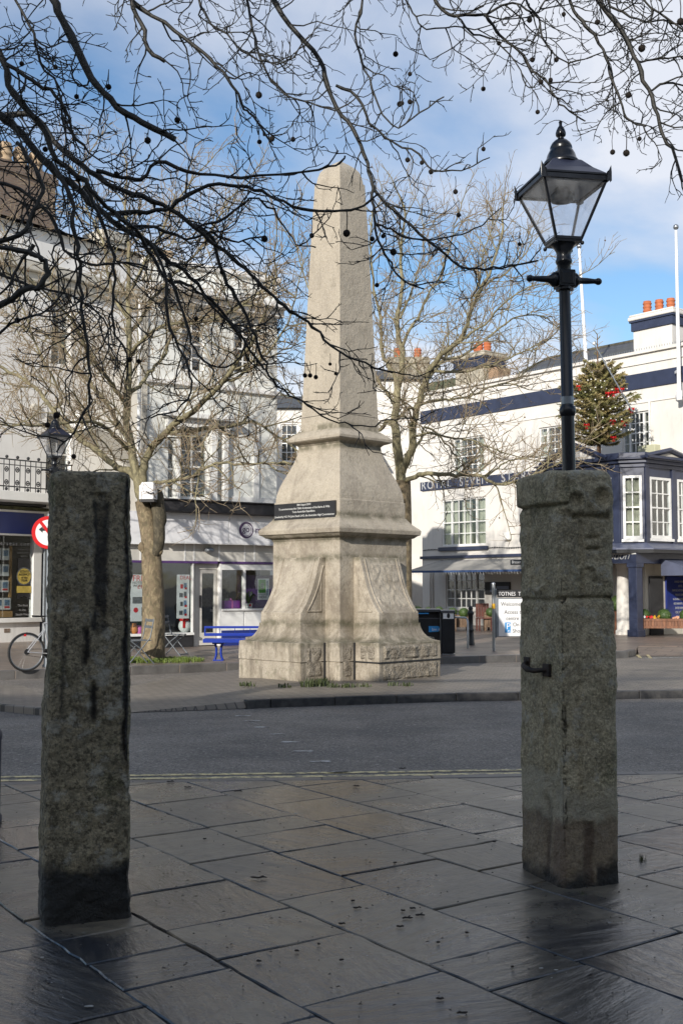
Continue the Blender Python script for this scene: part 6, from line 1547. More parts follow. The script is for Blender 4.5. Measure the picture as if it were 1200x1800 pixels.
o = mb.build('flower_bed', M['weed']); o.location = lp; tag(o, 'low leafy bedding plants filling the trough planter', 'bedding plants', kind='stuff')
for (s, d_, mt, lab) in ((.62, .10, M['yellow'], 'yellow pansy blooms between the box balls'), (1.18, .08, paint('apricot', (.75, .38, .22), .6), 'apricot pansy blooms at the right of the trough planter'), (.20, .05, M['poster_white'], 'white pansy blooms at the left of the trough planter'), (.42, .08, M['red'], 'dark red blooms near the left of the trough planter')):
    m_ = MB(); rg = random.Random(int(s*100))
    for i in range(7):
        c = Vector((rg.uniform(-.09, .09), rg.uniform(-.04, .04), rg.uniform(0, .07)))
        for k2 in range(5): 
            a = k2*1.2566; q = Vector((math.cos(a), -.3, math.sin(a)))*.022; m_._add([c, c+q+Vector((q.z, 0, -q.x))*.6, c+q*1.5, c+q-Vector((q.z, 0, -q.x))*.6], [(0, 1, 2, 3)])
    o = m_.build('pansies', mt); o.location = lp + dr_*s + dn_*d_ + Vector((0, 0, hh+.02)); tag(o, lab, 'flowers')
# menu A-board
g = gnd(1078, 1111, PZ); e = empty('menu_board', g, R(8), 'black menu A-board with white lettering in front of the square planter', 'menu board')
hb = at(1078, 1075, g.y).z-PZ; W2 = at(1095, 1090, g.y).x-g.x
mb = MB(); mb.box(-.45, -.02, .08, W2, .02, hb); mb.build('board', M['black_matt'], e, bevel=.01)
mb = MB(); mb.box(-.42, .02, 0, -.38, .35, .05); mb.box(-.46, -.03, 0, -.40, .03, hb+.02); mb.box(W2-.03, -.03, 0, W2+.03, .03, hb+.02); mb.build('frame', M['black_paint'], e)
for i, (s_, sz) in enumerate((('ROOF TOP', .085), ('BRASSERIE', .085), ('OPEN FOR', .06), ('BREAKFAST', .06), ('LUNCH &', .06), ('DINNER', .06), ('THROUGHOUT', .06), ('DECEMBER', .06))):
    text('lettering', s_, sz, e, M['poster_white'], (W2-.06, -.024, hb-.12-.08*i), align='RIGHT', ext=.001)
# slatted wooden crate chair behind the planters
g = gnd(1149, 1098, PZ); e = empty('wooden_chair', (g.x, g.y-1.2, PZ), R(-12), 'slatted wooden armchair behind the trough planter', 'chair')
mb = MB()
for i in range(5): mb.box(i*.11, 0, .45, i*.11+.09, .03, 1.0)
mb.build('backrest', M['wood'], e, bevel=.004)
mb = MB(); mb.box(0, -.45, .40, .54, .0, .44); mb.build('seat', M['wood'], e, bevel=.004)
for x, y in ((0, -.42), (.48, -.42), (0, -.03), (.48, -.03)): mb = MB(); mb.box(x, y, 0, x+.06, y+.05, .40); mb.build('leg', M['wood'], e)
g = gnd(840, 1109, PZ)
e = empty('wooden_chair', (at(836, 1080, 38).x, 38, PZ), R(8), 'reddish wooden chair between the small planters under the awning', 'chair')
mb = MB()
for i in range(5): mb.box(i*.09, 0, .45, i*.09+.08, .03, .9)
mb.build('backrest', paint('red_wood', (.16, .06, .045), .6, .2, 8), e, bevel=.004)
mb = MB(); mb.box(0, -.4, .40, .45, .0, .44); mb.build('seat', bpy.data.materials['red_wood'], e)
for x, y in ((0, -.38), (.4, -.38), (0, -.03), (.4, -.03)): mb = MB(); mb.box(x, y, 0, x+.05, y+.05, .40); mb.build('leg', bpy.data.materials['red_wood'], e)

# ================================================================== blue bench, folding chairs, bicycle
Yb = gnd(386, 1160, PZ).y
def bx_(px): return at(px, 1120, Yb).x
def bz_(py): return at(390, py, Yb).z-PZ
x0 = bx_(358); BL = 1.85
e = empty('bench', (x0, Yb, PZ), R(2), 'bright blue steel bench in front of the phone shop, half behind the plinth', 'bench')
BM = M['blue_metal']; zs_ = bz_(1122); zt_ = bz_(1101)
mb = MB(); mb.box(-.0, .12, zt_-.045, BL, .17, zt_); mb.box(0, .10, zs_+.04, BL, .14, zs_+.10); mb.box(0, .12, zs_+.1, .03, .16, zt_-.045); mb.box(BL-.03, .12, zs_+.1, BL, .16, zt_-.045)
for i in range(1, 6): mb.box(BL*i/6-.006, .13, zs_+.1, BL*i/6+.006, .142, zt_-.045)
mb.build('backrest', BM, e, bevel=.006)
mb = MB()
for i in range(5): mb.box(.02, -.40+i*.10, zs_-.04, BL-.02, -.40+i*.10+.08, zs_)
mb.box(.02, -.42, zs_-.07, BL-.02, -.40, zs_+.005); mb.build('seat', BM, e, bevel=.006)
for xx in (.26, BL-.40):
    mb = MB(); n = 18; zc_ = (zs_-.07)/2; rx, rz_2 = .035, zc_*.62
    mb.box(xx-.06, -.35, zs_-.10, xx+.17, .12, zs_-.041)
    for sg in (-1, 1):
        pts = []
        for i in range(n+1):
            z = (zs_-.08)*i/n; f = (z-zc_)/zc_; w_ = .045+.045*abs(f)**2.5
            pts.append((xx+.055+sg*w_, -.16, z))
        mb.tube(pts, .024, 6)
    mb.box(xx-.05, -.30, 0, xx+.16, .02, .02); mb.build('leg', BM, e)
M['chair_grey'] = paint('chair_grey', (.16, .18, .20), .45, .1, 9, metal=.2)
def folding_chair(loc, rz, label):
    e = empty('folding_chair', loc, rz, label, 'folding chair', 'grey folding metal chairs by the tree'); GM_ = M['chair_grey']
    mb = MB()
    for i in range(5): mb.box(-.21, -.2+i*.085, .445, .21, -.2+i*.085+.06, .46)
    mb.build('seat', GM_, e)
    for s in (-1, 1):
        mb = MB(); mb.tube([(s*.22, -.25, .01), (s*.22, .0, .30), (s*.22, .17, .50), (s*.22, .24, .86)], .012, 6); mb.build('frame_rail', GM_, e)
        mb = MB(); mb.tube([(s*.20, .26, .01), (s*.20, .0, .30), (s*.20, -.20, .45)], .012, 6); mb.build('leg', GM_, e)
    mb = MB(); mb.box(-.22, .215, .80, .22, .235, .85); mb.box(-.22, .195, .68, .22, .215, .73); mb.box(-.22, -.24, .02, .22, -.22, .045); mb.build('back_slats', GM_, e); return e
g = gnd(238, 1170, PZ); folding_chair((g.x-.02, g.y+.35, PZ), R(-62), 'grey folding chair between the granite gatepost and the tree trunk')
g = gnd(308, 1153, PZ); folding_chair((g.x-.05, g.y+.1, PZ), R(75), 'grey folding chair just right of the tree trunk')
# small round folding table behind the trunk
# bicycle
Ywh = 20.05; cw = at(47, 1145, Ywh)
e = empty('bicycle', (cw.x, Ywh, PZ), R(38), 'silver and black bicycle leaning by the road sign, front half behind the left gatepost', 'bicycle')
RW = .325
def wheel(cx):
    mb = MB(); n = 36; pts = [(cx+RW*math.cos(2*math.pi*i/n), 0, RW+RW*math.sin(2*math.pi*i/n)) for i in range(n+1)]; mb.tube(pts, .019, 6, caps=False); wo = mb.build('wheel', M['rubber'], e)
    mb = MB(); pts = [(cx+(RW-.024)*math.cos(2*math.pi*i/n), 0, RW+(RW-.024)*math.sin(2*math.pi*i/n)) for i in range(n+1)]; mb.tube(pts, .009, 5, caps=False); mb.build('rim', M['grey_metal'], wo)
    mb = MB()
    for i in range(24):
        a = 2*math.pi*i/24; b = a+(.5 if i % 2 else -.5); mb.tube([(cx+.02*math.cos(b), .02*(1 if i % 2 else -1), RW+.02*math.sin(b)), (cx+(RW-.03)*math.cos(a), 0, RW+(RW-.03)*math.sin(a))], .0016, 3)
    mb.build('spokes', M['steel'], wo)
    mb = MB(); mb.M = Matrix.Translation((cx, 0, RW)) @ Matrix.Rotation(math.pi/2, 4, 'X'); mb.lathe([(.02, -.05), (.025, 0), (.02, .05)], 10); mb.lathe([(.05, .02), (.05, .03)], 14); mb.build('hub', M['black_matt'], wo)
wheel(0); wheel(1.04)
bb = (.43, 0, .28); st = (.30, 0, .82); hd_ = (.93, 0, .84); hl = (.96, 0, .70); fw = (1.04, 0, RW); rw = (0, 0, RW)
fr_ = paint('frame_silver', (.55, .56, .58), .3, .05, 8, metal=.4)
mb = MB()
for a, b, r in ((bb, st, .017), (st, hd_, .017), (bb, hl, .02), (hd_, hl, .02)): mb.tube([a, b], r, 8)
for s in (-1, 1):
    mb.tube([(bb[0], s*.03, bb[2]), (0, s*.06, RW)], .010, 6); mb.tube([(st[0]+.02, s*.03, st[2]-.12), (0, s*.06, RW)], .008, 6); mb.tube([(hl[0], s*.035, hl[2]), (hl[0]+.03, s*.055, .55), (1.04, s*.055, RW)], .011, 6)
mb.build('frame', fr_, e)
mb = MB(); mb.tube([st, (.275, 0, .93)], .013, 8); mb.loft([[(.12, -.07, .93), (.12, .07, .93), (.30, .02, .93), (.30, -.02, .93)], [(.11, -.075, .965), (.11, .075, .965), (.40, .015, .95), (.40, -.015, .95)]]); mb.build('saddle', M['black_matt'], e, bevel=.01)
mb = MB(); mb.tube([hd_, (.91, 0, .95), (.97, 0, .97)], .014, 8); mb.tube([(.90, -.28, 1.0), (.95, -.1, .97), (.97, 0, .97), (.95, .1, .97), (.90, .28, 1.0)], .012, 8); mb.build('handlebar', M['black_matt'], e)
mb = MB(); mb.M = Matrix.Translation((bb[0], .04, bb[2])) @ Matrix.Rotation(math.pi/2, 4, 'X'); mb.lathe([(.085, -.003), (.085, .003)], 20); mb.M = None; mb.tube([(.43, .06, .28), (.55, .06, .20)], .01, 6); mb.box(.52, .06, .185, .60, .15, .205); mb.tube([(.43, -.06, .28), (.31, -.06, .36)], .01, 6); mb.box(.27, -.15, .355, .35, -.06, .375)
mb.tube([(.43, .045, .36), (0, .045, RW+.05)], .004, 4); mb.tube([(.43, .045, .20), (0, .045, RW-.06)], .004, 4); mb.build('crankset', M['black_matt'], e)
mb = MB(); mb.box(-.05, -.03, .60, -.02, .03, .64); mb.build('rear_reflector', M['red'], e)

# ================================================================== Christmas tree on the porch roof
pr = H.M @ Vector((0, 0, 0)); Yt = 35.0
base = at(1052, 800, Yt)
# the tree stands on the porch parapet level of the porch roof
loc_h = H.Mi @ base
e = empty('christmas_tree', base, 0, 'bushy spruce Christmas tree with red bows and white lights on the navy porch roof', 'christmas tree')
mb = MB(); Ht = at(1052, 588, Yt).z-base.z
mb.tube([(0, 0, -.5), (0, 0, Ht*.5), (0, 0, Ht)], [.07, .045, .012], 8); mb.build('trunk', paint('spruce_bark', (.20, .12, .07), .9, .2, 12), e)
t = NT('spruce_needles'); t.setc(t.mix(t.ramp(t.noise(2.5, 4), .35, .7), (0.16, 0.17, 0.055), (0.36, 0.27, 0.12))); t.setr(.6); M['spruce'] = t.m
mb = MB(); rg = random.Random(17)
def needles(mb, a, b, n, L_, rg):
    d = (b-a).normalized(); o1 = d.orthogonal().normalized(); o2 = d.cross(o1)
    for i in range(n):
        p = a.lerp(b, i/n); an = rg.uniform(0, 6.283); q = (o1*math.cos(an)+o2*math.sin(an)); tp = p + (q*.8+d*.7).normalized()*L_*rg.uniform(.7, 1.1); s = q.cross(d)*.016
        mb._add([p-s, p+s, tp], [(0, 1, 2)])
nB = 170
for i in range(nB):
    f = .04 + .80*(i/nB); z = Ht*(.10+.64*(i/nB)); R0 = 1.05*min(1, .55+2.2*(i/nB))*(1 - max(0, (i/nB)-.55)**1.4*1.7)
    R0 *= rg.choice((.45, .7, .85, .95, 1.0, 1.15)); a = i*2.39996; d = Vector((math.cos(a), math.sin(a), -.10+.30*(i/nB)))
    p0 = Vector((0, 0, z)); pts = [p0 + d*R0*s + Vector((0, 0, -.14*R0*math.sin(s*3.0)*.6+.16*R0*s*s)) for s in (0, .3, .6, .85, 1.0)]
    mb.tube(pts, [.014, .011, .008, .005, .003], 4)
    for j in range(1, 5):
        needles(mb, pts[j-1], pts[j], 16, .09, rg)
        for sd in (-1, 1):
            for kk in (0.2, 0.7):
                st_ = pts[j-1].lerp(pts[j], kk); side = Vector((-d.y, d.x, 0))*sd; en = st_ + (d*.7+side*.8).normalized()*R0*.34*(1.15-j*.17)
                needles(mb, st_, en, 17, .085, rg)
for i in range(5):
    z = Ht*(.82+.045*i)
    for k in range(3 if i else 5):
        a = k*2.1+i; pp_ = Vector((0, 0, z)); q = pp_+Vector((math.cos(a)*.18, math.sin(a)*.1, .13)); mb.tube([pp_, q], .006, 3); needles(mb, pp_, q, 5, .05, rg)
mb.build('foliage', M['spruce'], e)
def surf(px, py): 
    q = at(px, py, Yt-.9)-base; return q
for (px, py) in ((1068, 691), (1077, 690), (1085, 684), (1091, 684), (1076, 740), (1096, 742), (1077, 769), (1017, 679), (1109, 719), (1030, 747)):
    p = surf(px, py); m_ = MB(); m_.M = Matrix.Translation(p)
    for s in (-1, 1): m_._add([(0, 0, 0), (s*.085, -.02, .06), (s*.09, 0, -.04)], [(0, 1, 2), (2, 1, 0)]); m_._add([(0, 0, 0), (s*.05, -.02, -.12), (s*.01, 0, -.13)], [(0, 1, 2), (2, 1, 0)])
    m_.ball((0, -.02, 0), .035, 8, 5); m_.build('bow', M['red'], e)
mb = MB()
for i in range(240):
    f = i/240; a = f*16*math.pi; z = Ht*(.12+.66*f); r_ = 1.05*(1-max(0, f-.4)*1.1)+.08*math.sin(i*1.7); c = Vector((r_*math.cos(a), r_*math.sin(a), z+.05*math.sin(i*.9))); mb.box(c.x-.016, c.y-.016, c.z-.016, c.x+.016, c.y+.016, c.z+.016)
tag(mb.build('fairy_lights', M['white_gloss'], e), kind='stuff')
# slanting white flagstaff beside the tree
p0 = at(1110, 722, Yt-1.0); p1 = at(1043, 604, Yt-1.0); e2 = empty('flagstaff', p0, 0, 'short slanting grey flagstaff leaning across the Christmas tree', 'flagstaff')
mb = MB(); mb.tube([(0, 0, 0), p1-p0], [.026, .018], 8); mb.build('pole', M['grey_metal'], e2); mb = MB(); mb.ball(p1-p0, .05, 8, 6); mb.build('finial', M['white_gloss'], e2)
# ================================================================== trees
def bark_mat(name, c1, c2, c3, sc=6.0, rough=.85):
    t = NT(name); c = t.mix(t.ramp(t.noise(sc, 6, .65), .38, .66), c1, c2); c = t.mix(t.math('MULTIPLY', t.ramp(t.voro(sc*1.6, out=0), .15, .45), .45), c, c3)
    c = t.mix(t.math('MULTIPLY', t.ramp(t.noise(sc*.9, 3, .5, t.co((1.6, 1.6, .8), loc=(2, 7, 5)), 1.5), .52, .56), .5), c, tuple(x*1.45 for x in c1))
    c = t.mix(t.math('MULTIPLY', t.ramp(t.noise(sc*1.1, 3, .5, t.co((1.6, 1.6, .8), loc=(9, 1, 5)), 1.5), .54, .58), .5), c, tuple(x*.55 for x in c2))
    c = t.mix(t.math('MULTIPLY', t.ramp(t.noise(sc*7, 4, .6), .55, .7), .4), c, tuple(x*.5 for x in c2)); t.setc(c); t.setr(rough); t.bump(t.noise(sc*5, 6, .65), .6, .012); return t.m
M['bark_trunk'] = bark_mat('plane_trunk_bark', (.235, .19, .115), (.13, .11, .062), (.17, .12, .08), 5)
M['bark_limb'] = bark_mat('plane_limb_bark', (.24, .215, .125), (.14, .125, .075), (.19, .165, .10), 4)
M['twig_light'] = bark_mat('plane_twig_bark', (.33, .27, .18), (.21, .16, .105), (.27, .20, .13), 3)
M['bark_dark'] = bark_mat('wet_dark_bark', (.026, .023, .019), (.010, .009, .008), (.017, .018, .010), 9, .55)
M['ball_dark'] = paint('seed_ball_dark', (.020, .012, .007), .9, .4, 60, bump=.8)
M['ball_brown'] = paint('seed_ball_brown', (.16, .085, .04), .9, .3, 40)

def V3(x): return Vector(x)
class Tree:
    def __init__(s, seed): s.rg = random.Random(seed); s.mb = {}; s.tips = []; s.twiglen = 0
    def m(s, key):
        if key not in s.mb: s.mb[key] = MB()
        return s.mb[key]
    def stem(s, key, pts, r0, r1, k, pw=1.0):
        n = len(pts); s.m(key).tube(pts, [r0+(r1-r0)*(i/(n-1))**pw for i in range(n)], k)
    def wander(s, p, d, L, seg, wob, trop, gnarl=0.0):
        rg = s.rg; pts = [Vector(p)]; d = d.normalized(); n = max(2, int(L/seg))
        for i in range(n):
            d = (d + Vector((rg.gauss(0, wob), rg.gauss(0, wob), rg.gauss(0, wob)+trop))).normalized()
            if gnarl and rg.random() < gnarl:
                q = d.orthogonal(); q.rotate(Matrix.Rotation(rg.uniform(0, 6.28), 3, d)); d = (d + q*rg.uniform(.4, .8)).normalized()
            pts.append(pts[-1] + d*(L/n))
        return pts
    def smooth(s, pts, sub=3, jit=0.0):
        out = []; n = len(pts)
        for i in range(n-1):
            p0, p1, p2, p3 = pts[max(i-1, 0)], pts[i], pts[i+1], pts[min(i+2, n-1)]
            for j in range(sub):
                t_ = j/sub; q = 0.5*((2*p1) + (p2-p0)*t_ + (2*p0-5*p1+4*p2-p3)*t_*t_ + (3*p1-p0-3*p2+p3)*t_**3)
                if jit and (i or j): q = q + Vector((s.rg.gauss(0, jit), s.rg.gauss(0, jit), s.rg.gauss(0, jit)))
                out.append(q)
        out.append(Vector(pts[-1])); return out
def side_dir(rg, t_, lo, hi, flat=None):
    q = t_.orthogonal().normalized(); q.rotate(Matrix.Rotation(rg.uniform(0, 6.283), 3, t_))
    if flat is not None: q.y *= flat; q.normalize() if q.length > 1e-5 else None
    a = rg.uniform(lo, hi); return (t_*math.cos(a) + q*math.sin(a)).normalized()

# ---------------- middle-distance plane trees
def mid_tree(name, label, limbs, trunk_pts, seed, dens, Y0, loc, grp, upbias=.05, top=True, hang=0):
    T = Tree(seed); rg = T.rg
    T.stem('trunk', T.smooth([V3(p) for p, r in trunk_pts], 4), trunk_pts[0][1], trunk_pts[-1][1], 14)
    rad = [r for p, r in trunk_pts]
    balls = []
    def twigs(pts, r0, level):
        n = len(pts)
        L = sum((pts[i+1]-pts[i]).length for i in range(n-1))
        if level == 1: step, cl, cr, k = .23/dens, (.8, 2.0), .020, 5
        elif level == 2: step, cl, cr, k = .19/dens, (.35, .95), .0095, 4
        elif level == 3: step, cl, cr, k = .15/dens, (.15, .45), .0056, 3
        else: return
        dist = rg.uniform(0, step); acc = 0
        for i in range(n-1):
            seg = pts[i+1]-pts[i]; sl_ = seg.length
            while dist < acc+sl_:
                f = (dist-acc)/sl_; p = pts[i]+seg*f; frac = dist/max(L, .01)
                if level > 1 or frac > .12:
                    d = side_dir(rg, seg.normalized(), .5, 1.15); d.z += .12
                    ll = rg.uniform(*cl)*(1.15-.45*frac)
                    q = T.wander(p, d, ll, .16 if level < 3 else .10, .17, upbias*(1.3 if level > 1 else .8), .08)
                    T.stem('branches' if level == 1 else 'twigs', q, min(cr, r0*.8), .0036, k)
                    twigs(q, cr, level+1)
                    if level >= 2 and rg.random() < .085: balls.append(q[-1])
                dist += step*rg.uniform(.6, 1.4)
            acc += sl_
    for pts, r0, r1 in limbs:
        P = T.smooth([V3(p) for p in pts], 4, .014); T.stem('limbs', P, r0*.84, r1*.8, 9, .85)
        twigs(P, r1*1.2, 1)
        q = T.wander(P[-1], P[-1]-P[-2], 1.5, .15, .15, upbias, .05); T.stem('branches', q, r1, .006, 5); twigs(q, .02, 2)
    e = empty(name, loc, 0, label, 'tree', grp); inv = Vector(loc)
    for key, mat in (('trunk', M['bark_trunk']), ('limbs', M['bark_limb']), ('branches', M['bark_limb']), ('twigs', M['twig_light'])):
        mb = T.m(key); mb.v = [(x-inv.x, y-inv.y, z-inv.z) for x, y, z in mb.v]; o = mb.build(key, mat, e)
        if key == 'twigs': tag(o, kind='stuff')
    rg.shuffle(balls)
    src = None
    for i, b in enumerate(balls[:90]):
        if src is None:
            m_ = MB(); m_.ball((0, 0, -.09), .019, 7, 5); m_.tube([(0, 0, 0), (.006, 0, -.04), (0, 0, -.075)], .002, 3, caps=False); src = m_.build('seed_ball', M['ball_brown'], e); src.location = b-inv
        else:
            c = src.copy(); C.objects.link(c); c.parent = e; c.location = b-inv; c.rotation_euler = (0, 0, i)
    print(name, 'verts', sum(len(m_.v) for m_ in T.mb.values()), 'balls', len(balls))
    return e
def tr(Y, *pp):      # traced polyline (px, py[, depth offset])
    return [at(p[0], p[1], Y + (p[2] if len(p) > 2 else 0)) for p in pp]
YL = gnd(268, 1162, .12).y
bL = gnd(268, 1162, .12)
limbsL = [
 (tr(YL, (256, 905), (248, 870), (240, 830), (228, 780, .2), (224, 700, .3), (228, 600, .3), (224, 500, .5), (226, 420, .5), (220, 360, .6)), .145, .03),
 (tr(YL, (252, 880), (252, 830), (262, 795), (285, 768, -.3), (305, 748, -.6), (340, 722, -.9), (372, 690, -1.2), (392, 672, -1.4), (420, 630, -1.7)), .11, .045),
 (tr(YL, (300, 762, -.5), (330, 757, -.4), (380, 752, -.2), (425, 745, .2), (450, 742, .4), (500, 775, .5), (530, 800, .6)), .06, .02),
 (tr(YL, (262, 850), (290, 845, -.4), (325, 840, -.8), (352, 828, -1.2), (378, 815, -1.5), (420, 816, -1.8), (470, 815, -2.0), (500, 812, -2.2)), .048, .02),
 (tr(YL, (250, 850), (225, 828, .2), (205, 822, .3), (175, 795, .5), (145, 775, .7), (118, 750, .9), (92, 718, 1.1), (60, 680, 1.4), (20, 655, 1.7), (-40, 620, 2)), .10, .035),
 (tr(YL, (228, 790, .2), (205, 770, -.2), (185, 750, -.5), (150, 740, -.9), (100, 745, -1.3), (40, 748, -1.8), (-30, 745, -2.2)), .05, .02),
 (tr(YL, (226, 770, .2), (206, 740, .6), (185, 705, .9), (165, 680, 1.1), (140, 650, 1.3), (118, 618, 1.5), (90, 590, 1.8), (50, 575, 2)), .06, .025),
 (tr(YL, (226, 720, .3), (208, 690, -.1), (190, 665, -.4), (172, 645, -.7), (150, 612, -1.1), (130, 570, -1.4), (100, 530, -1.8), (60, 500, -2.1)), .06, .02),
 (tr(YL, (226, 690, .3), (245, 680, .5), (262, 655, .8), (285, 630, 1.0), (310, 580, 1.3), (350, 560, 1.5), (395, 548, 1.8), (440, 530, 2.0)), .055, .02),
 (tr(YL, (227, 625, .3), (250, 600, .0), (280, 575, -.4), (330, 565, -.8), (375, 560, -1.1), (420, 540, -1.5), (480, 500, -1.8)), .05, .02),
 (tr(YL, (226, 560, .3), (205, 530, .5), (190, 480, .7), (180, 420, .9), (150, 360, 1.1), (140, 320, 1.2)), .05, .015),
 (tr(YL, (226, 520, .4), (250, 470, .2), (280, 420, 0), (300, 370, -.2), (330, 330, -.4)), .045, .015),
 (tr(YL, (228, 590, .3), (260, 540, .8), (300, 490, 1.1), (350, 440, 1.5), (380, 390, 1.7), (400, 350, 1.8)), .05, .015),
 (tr(YL, (392, 672, -1.4), (430, 655, -1.4), (470, 620, -1.4), (505, 570, -1.4), (520, 520, -1.4)), .045, .015),
 (tr(YL, (92, 718, 1.1), (110, 700, .8), (70, 620, .6), (40, 540, .5), (20, 470, .5)), .04, .015),
]
trunkL = [((bL.x, bL.y, .0), .26), (tuple(at(269, 1140, YL)), .225), (tuple(at(270, 1060, YL)), .215), (tuple(at(267, 990, YL)), .215), (tuple(at(265, 955, YL)), .215), (tuple(at(258, 915, YL)), .17), (tuple(at(250, 880, YL)), .145)]
tl = mid_tree('plane_tree', 'pale barked bare plane tree with a forked trunk, on the pavement before the phone shop', limbsL, trunkL, 5, .98, YL, (bL.x, bL.y, .12), 'bare plane trees on the square')
# burrs, dark second stem on the right and second left stem
T = Tree(3); mb = MB()
mb.tube(T.smooth(tr(YL, (265, 985, -.05), (278, 955, -.1), (281, 915, -.05), (277, 880, 0), (275, 862, .02)), 4, .01), [.08, .10, .11, .115, .12, .12, .12, .12, .145, .14, .14, .135, .13, .13, .12, .12, .11], 12)
mb.v = [(x-bL.x, y-bL.y, z-.12) for x, y, z in mb.v]; mb.build('cut_stem', bark_mat('shaded_stem_bark', (.10, .085, .055), (.05, .045, .03), (.07, .055, .035), 6), tl)  # shade on the stub is painted in as a darker bark colour
for (px, py, r) in ((250, 962, .075), (280, 968, .07), (262, 972, .10)):
    mb = MB(); q = at(px, py, YL-.10); mb.ball((q.x-bL.x, q.y-bL.y, q.z-.12), r, 14, 10, 1.5); mb.v = [tuple(Vector(v)+Vector((1, 1, 1))*.02*noise.noise(Vector(v)*9)) for v in mb.v]; mb.build('burr', M['bark_trunk'], tl)
# right-hand plane tree behind the obelisk
YR = 27.0; bR = at(703, 1100, YR); bR = Vector((bR.x, YR, .12))
limbsR = [
 (tr(YR, (705, 850), (697, 780), (694, 730, .1), (700, 680, .2), (706, 620, .3), (698, 570, .4), (706, 500, .5), (705, 430, .6), (712, 380, .6)), .15, .03),
 (tr(YR, (700, 700, .1), (690, 655, .4), (672, 620, .7), (667, 555, .9), (655, 490, 1.1), (650, 430, 1.2), (655, 370, 1.3)), .07, .02),
 (tr(YR, (706, 830), (722, 790, -.3), (727, 740, -.5), (737, 705, -.7), (750, 662, -.9), (770, 628, -1.2), (790, 612, -1.4), (812, 595, -1.5), (822, 560, -1.6), (838, 520, -1.7), (860, 480, -1.9), (880, 420, -2.0)), .12, .03),
 (tr(YR, (745, 672, -.9), (765, 650, -.5), (780, 630, -.1), (800, 605, .3), (820, 575, .5), (828, 530, .6), (842, 490, .8), (850, 440, 1.0), (870, 390, 1.2)), .06, .018),
 (tr(YR, (842, 505, -1.7), (870, 490, -1.6), (900, 472, -1.5), (925, 440, -1.3), (940, 400, -1.2)), .035, .012),
 (tr(YR, (700, 735, .1), (715, 720, .5), (730, 715, .8), (760, 705, 1.1), (800, 702, 1.3), (830, 695, 1.6), (860, 680, 1.9), (900, 670, 2.2), (940, 640, 2.4)), .055, .02),
 (tr(YR, (706, 850), (730, 838, -.5), (760, 832, -.9), (800, 836, -1.3), (840, 835, -1.7), (870, 850, -2.0), (905, 846, -2.4), (940, 832, -2.8), (975, 818, -3.1)), .075, .022),
 (tr(YR, (850, 840, -1.8), (875, 822, -1.7), (895, 810, -1.6), (925, 805, -1.5), (975, 805, -1.4)), .03, .012),
 (tr(YR, (712, 800), (735, 780, .5), (745, 750, .8), (775, 770, 1.2), (800, 800, 1.5), (815, 820, 1.7)), .05, .015),
 (tr(YR, (698, 760), (680, 740, .3), (668, 755, .6), (640, 770, 1.0), (600, 765, 1.4), (560, 740, 1.8), (520, 700, 2.2)), .07, .02),
 (tr(YR, (697, 720, .1), (680, 690, -.3+1.5), (640, 640, 1.9), (600, 600, 2.2), (560, 540, 2.5), (530, 470, 2.8), (515, 400, 3.0)), .06, .015),
 (tr(YR, (706, 610, .3), (720, 580, .1), (738, 550, 0), (752, 520, -.2), (775, 480, -.4), (790, 430, -.6), (800, 390, -.7)), .05, .015),
 (tr(YR, (703, 560, .4), (720, 520, .8), (733, 480, 1.0), (745, 430, 1.2), (740, 370, 1.3)), .04, .012),
 (tr(YR, (755, 652, -.9), (790, 655, -1.2), (830, 650, -1.6), (870, 640, -2.0), (915, 620, -2.4), (960, 600, -2.8)), .045, .015),
 (tr(YR, (770, 628, -1.2), (800, 630, -.6), (850, 600, -.2), (900, 560, .2), (950, 555, .5), (985, 580, .8)), .045, .014),
 (tr(YR, (725, 770, -.4), (755, 760, -1.2), (790, 770, -1.8), (830, 775, -2.4), (870, 790, -3.0), (900, 800, -3.4)), .04, .012),
 (tr(YR, (812, 595, -1.5), (850, 570, -1.8), (890, 530, -2.2), (930, 505, -2.5), (970, 500, -2.7)), .035, .012),
]
trunkR = [((bR.x, bR.y, .0), .30), (tuple(at(703, 1000, YR)), .25), (tuple(at(705, 920, YR)), .24), (tuple(at(705, 845, YR)), .22)]
mid_tree('plane_tree', 'pale barked bare plane tree behind the obelisk, its crown before the hotel', limbsR, trunkR, 8, .84, YR, tuple(bR), 'bare plane trees on the square')
# junction box on the left tree
q = at(261, 865, YL-.25); e = empty('floodlight_box', (q.x, q.y, q.z), R(-8), 'white plastic floodlight box strapped to the forked plane trunk', 'junction box')
mb = MB(); mb.prism([(-.16, -.10), (.13, -.12), (.16, -.06), (.16, .10), (-.16, .10)], -.15, .13); mb.extr([(-.14, .13), (.15, .13), (.12, .19), (-.10, .19)], -.11, .10); mb.build('box', M['panel_white'], e, bevel=.015)
mb = MB(); mb.box(-.15, -.10, -.20, .15, .10, -.152); mb.tube([(.0, -.13, -.0), (.08, -.15, -.04), (.14, -.13, -.02), (.17, -.08, -.12)], .012, 5); mb.build('bracket', M['black_matt'], e)
# grass round the trunk foot
mb = MB(); rg = random.Random(4)
for i in range(260):
    a = rg.uniform(0, 6.283); r_ = .15+.85*rg.random()**.7; tuft(mb, bL.x+r_*math.cos(a)*1.0, bL.y-.1+r_*math.sin(a)*.5, .12, 9, .09, .10, rg, .008)
grs = NT('verge_grass'); grs.setc(grs.mix(grs.noise(5), (.09, .15, .02), (.17, .21, .05))); grs.setr(.6)
tag(mb.build('grass', grs.m), 'bright green grass round the foot of the forked plane trunk', 'grass', kind='stuff')

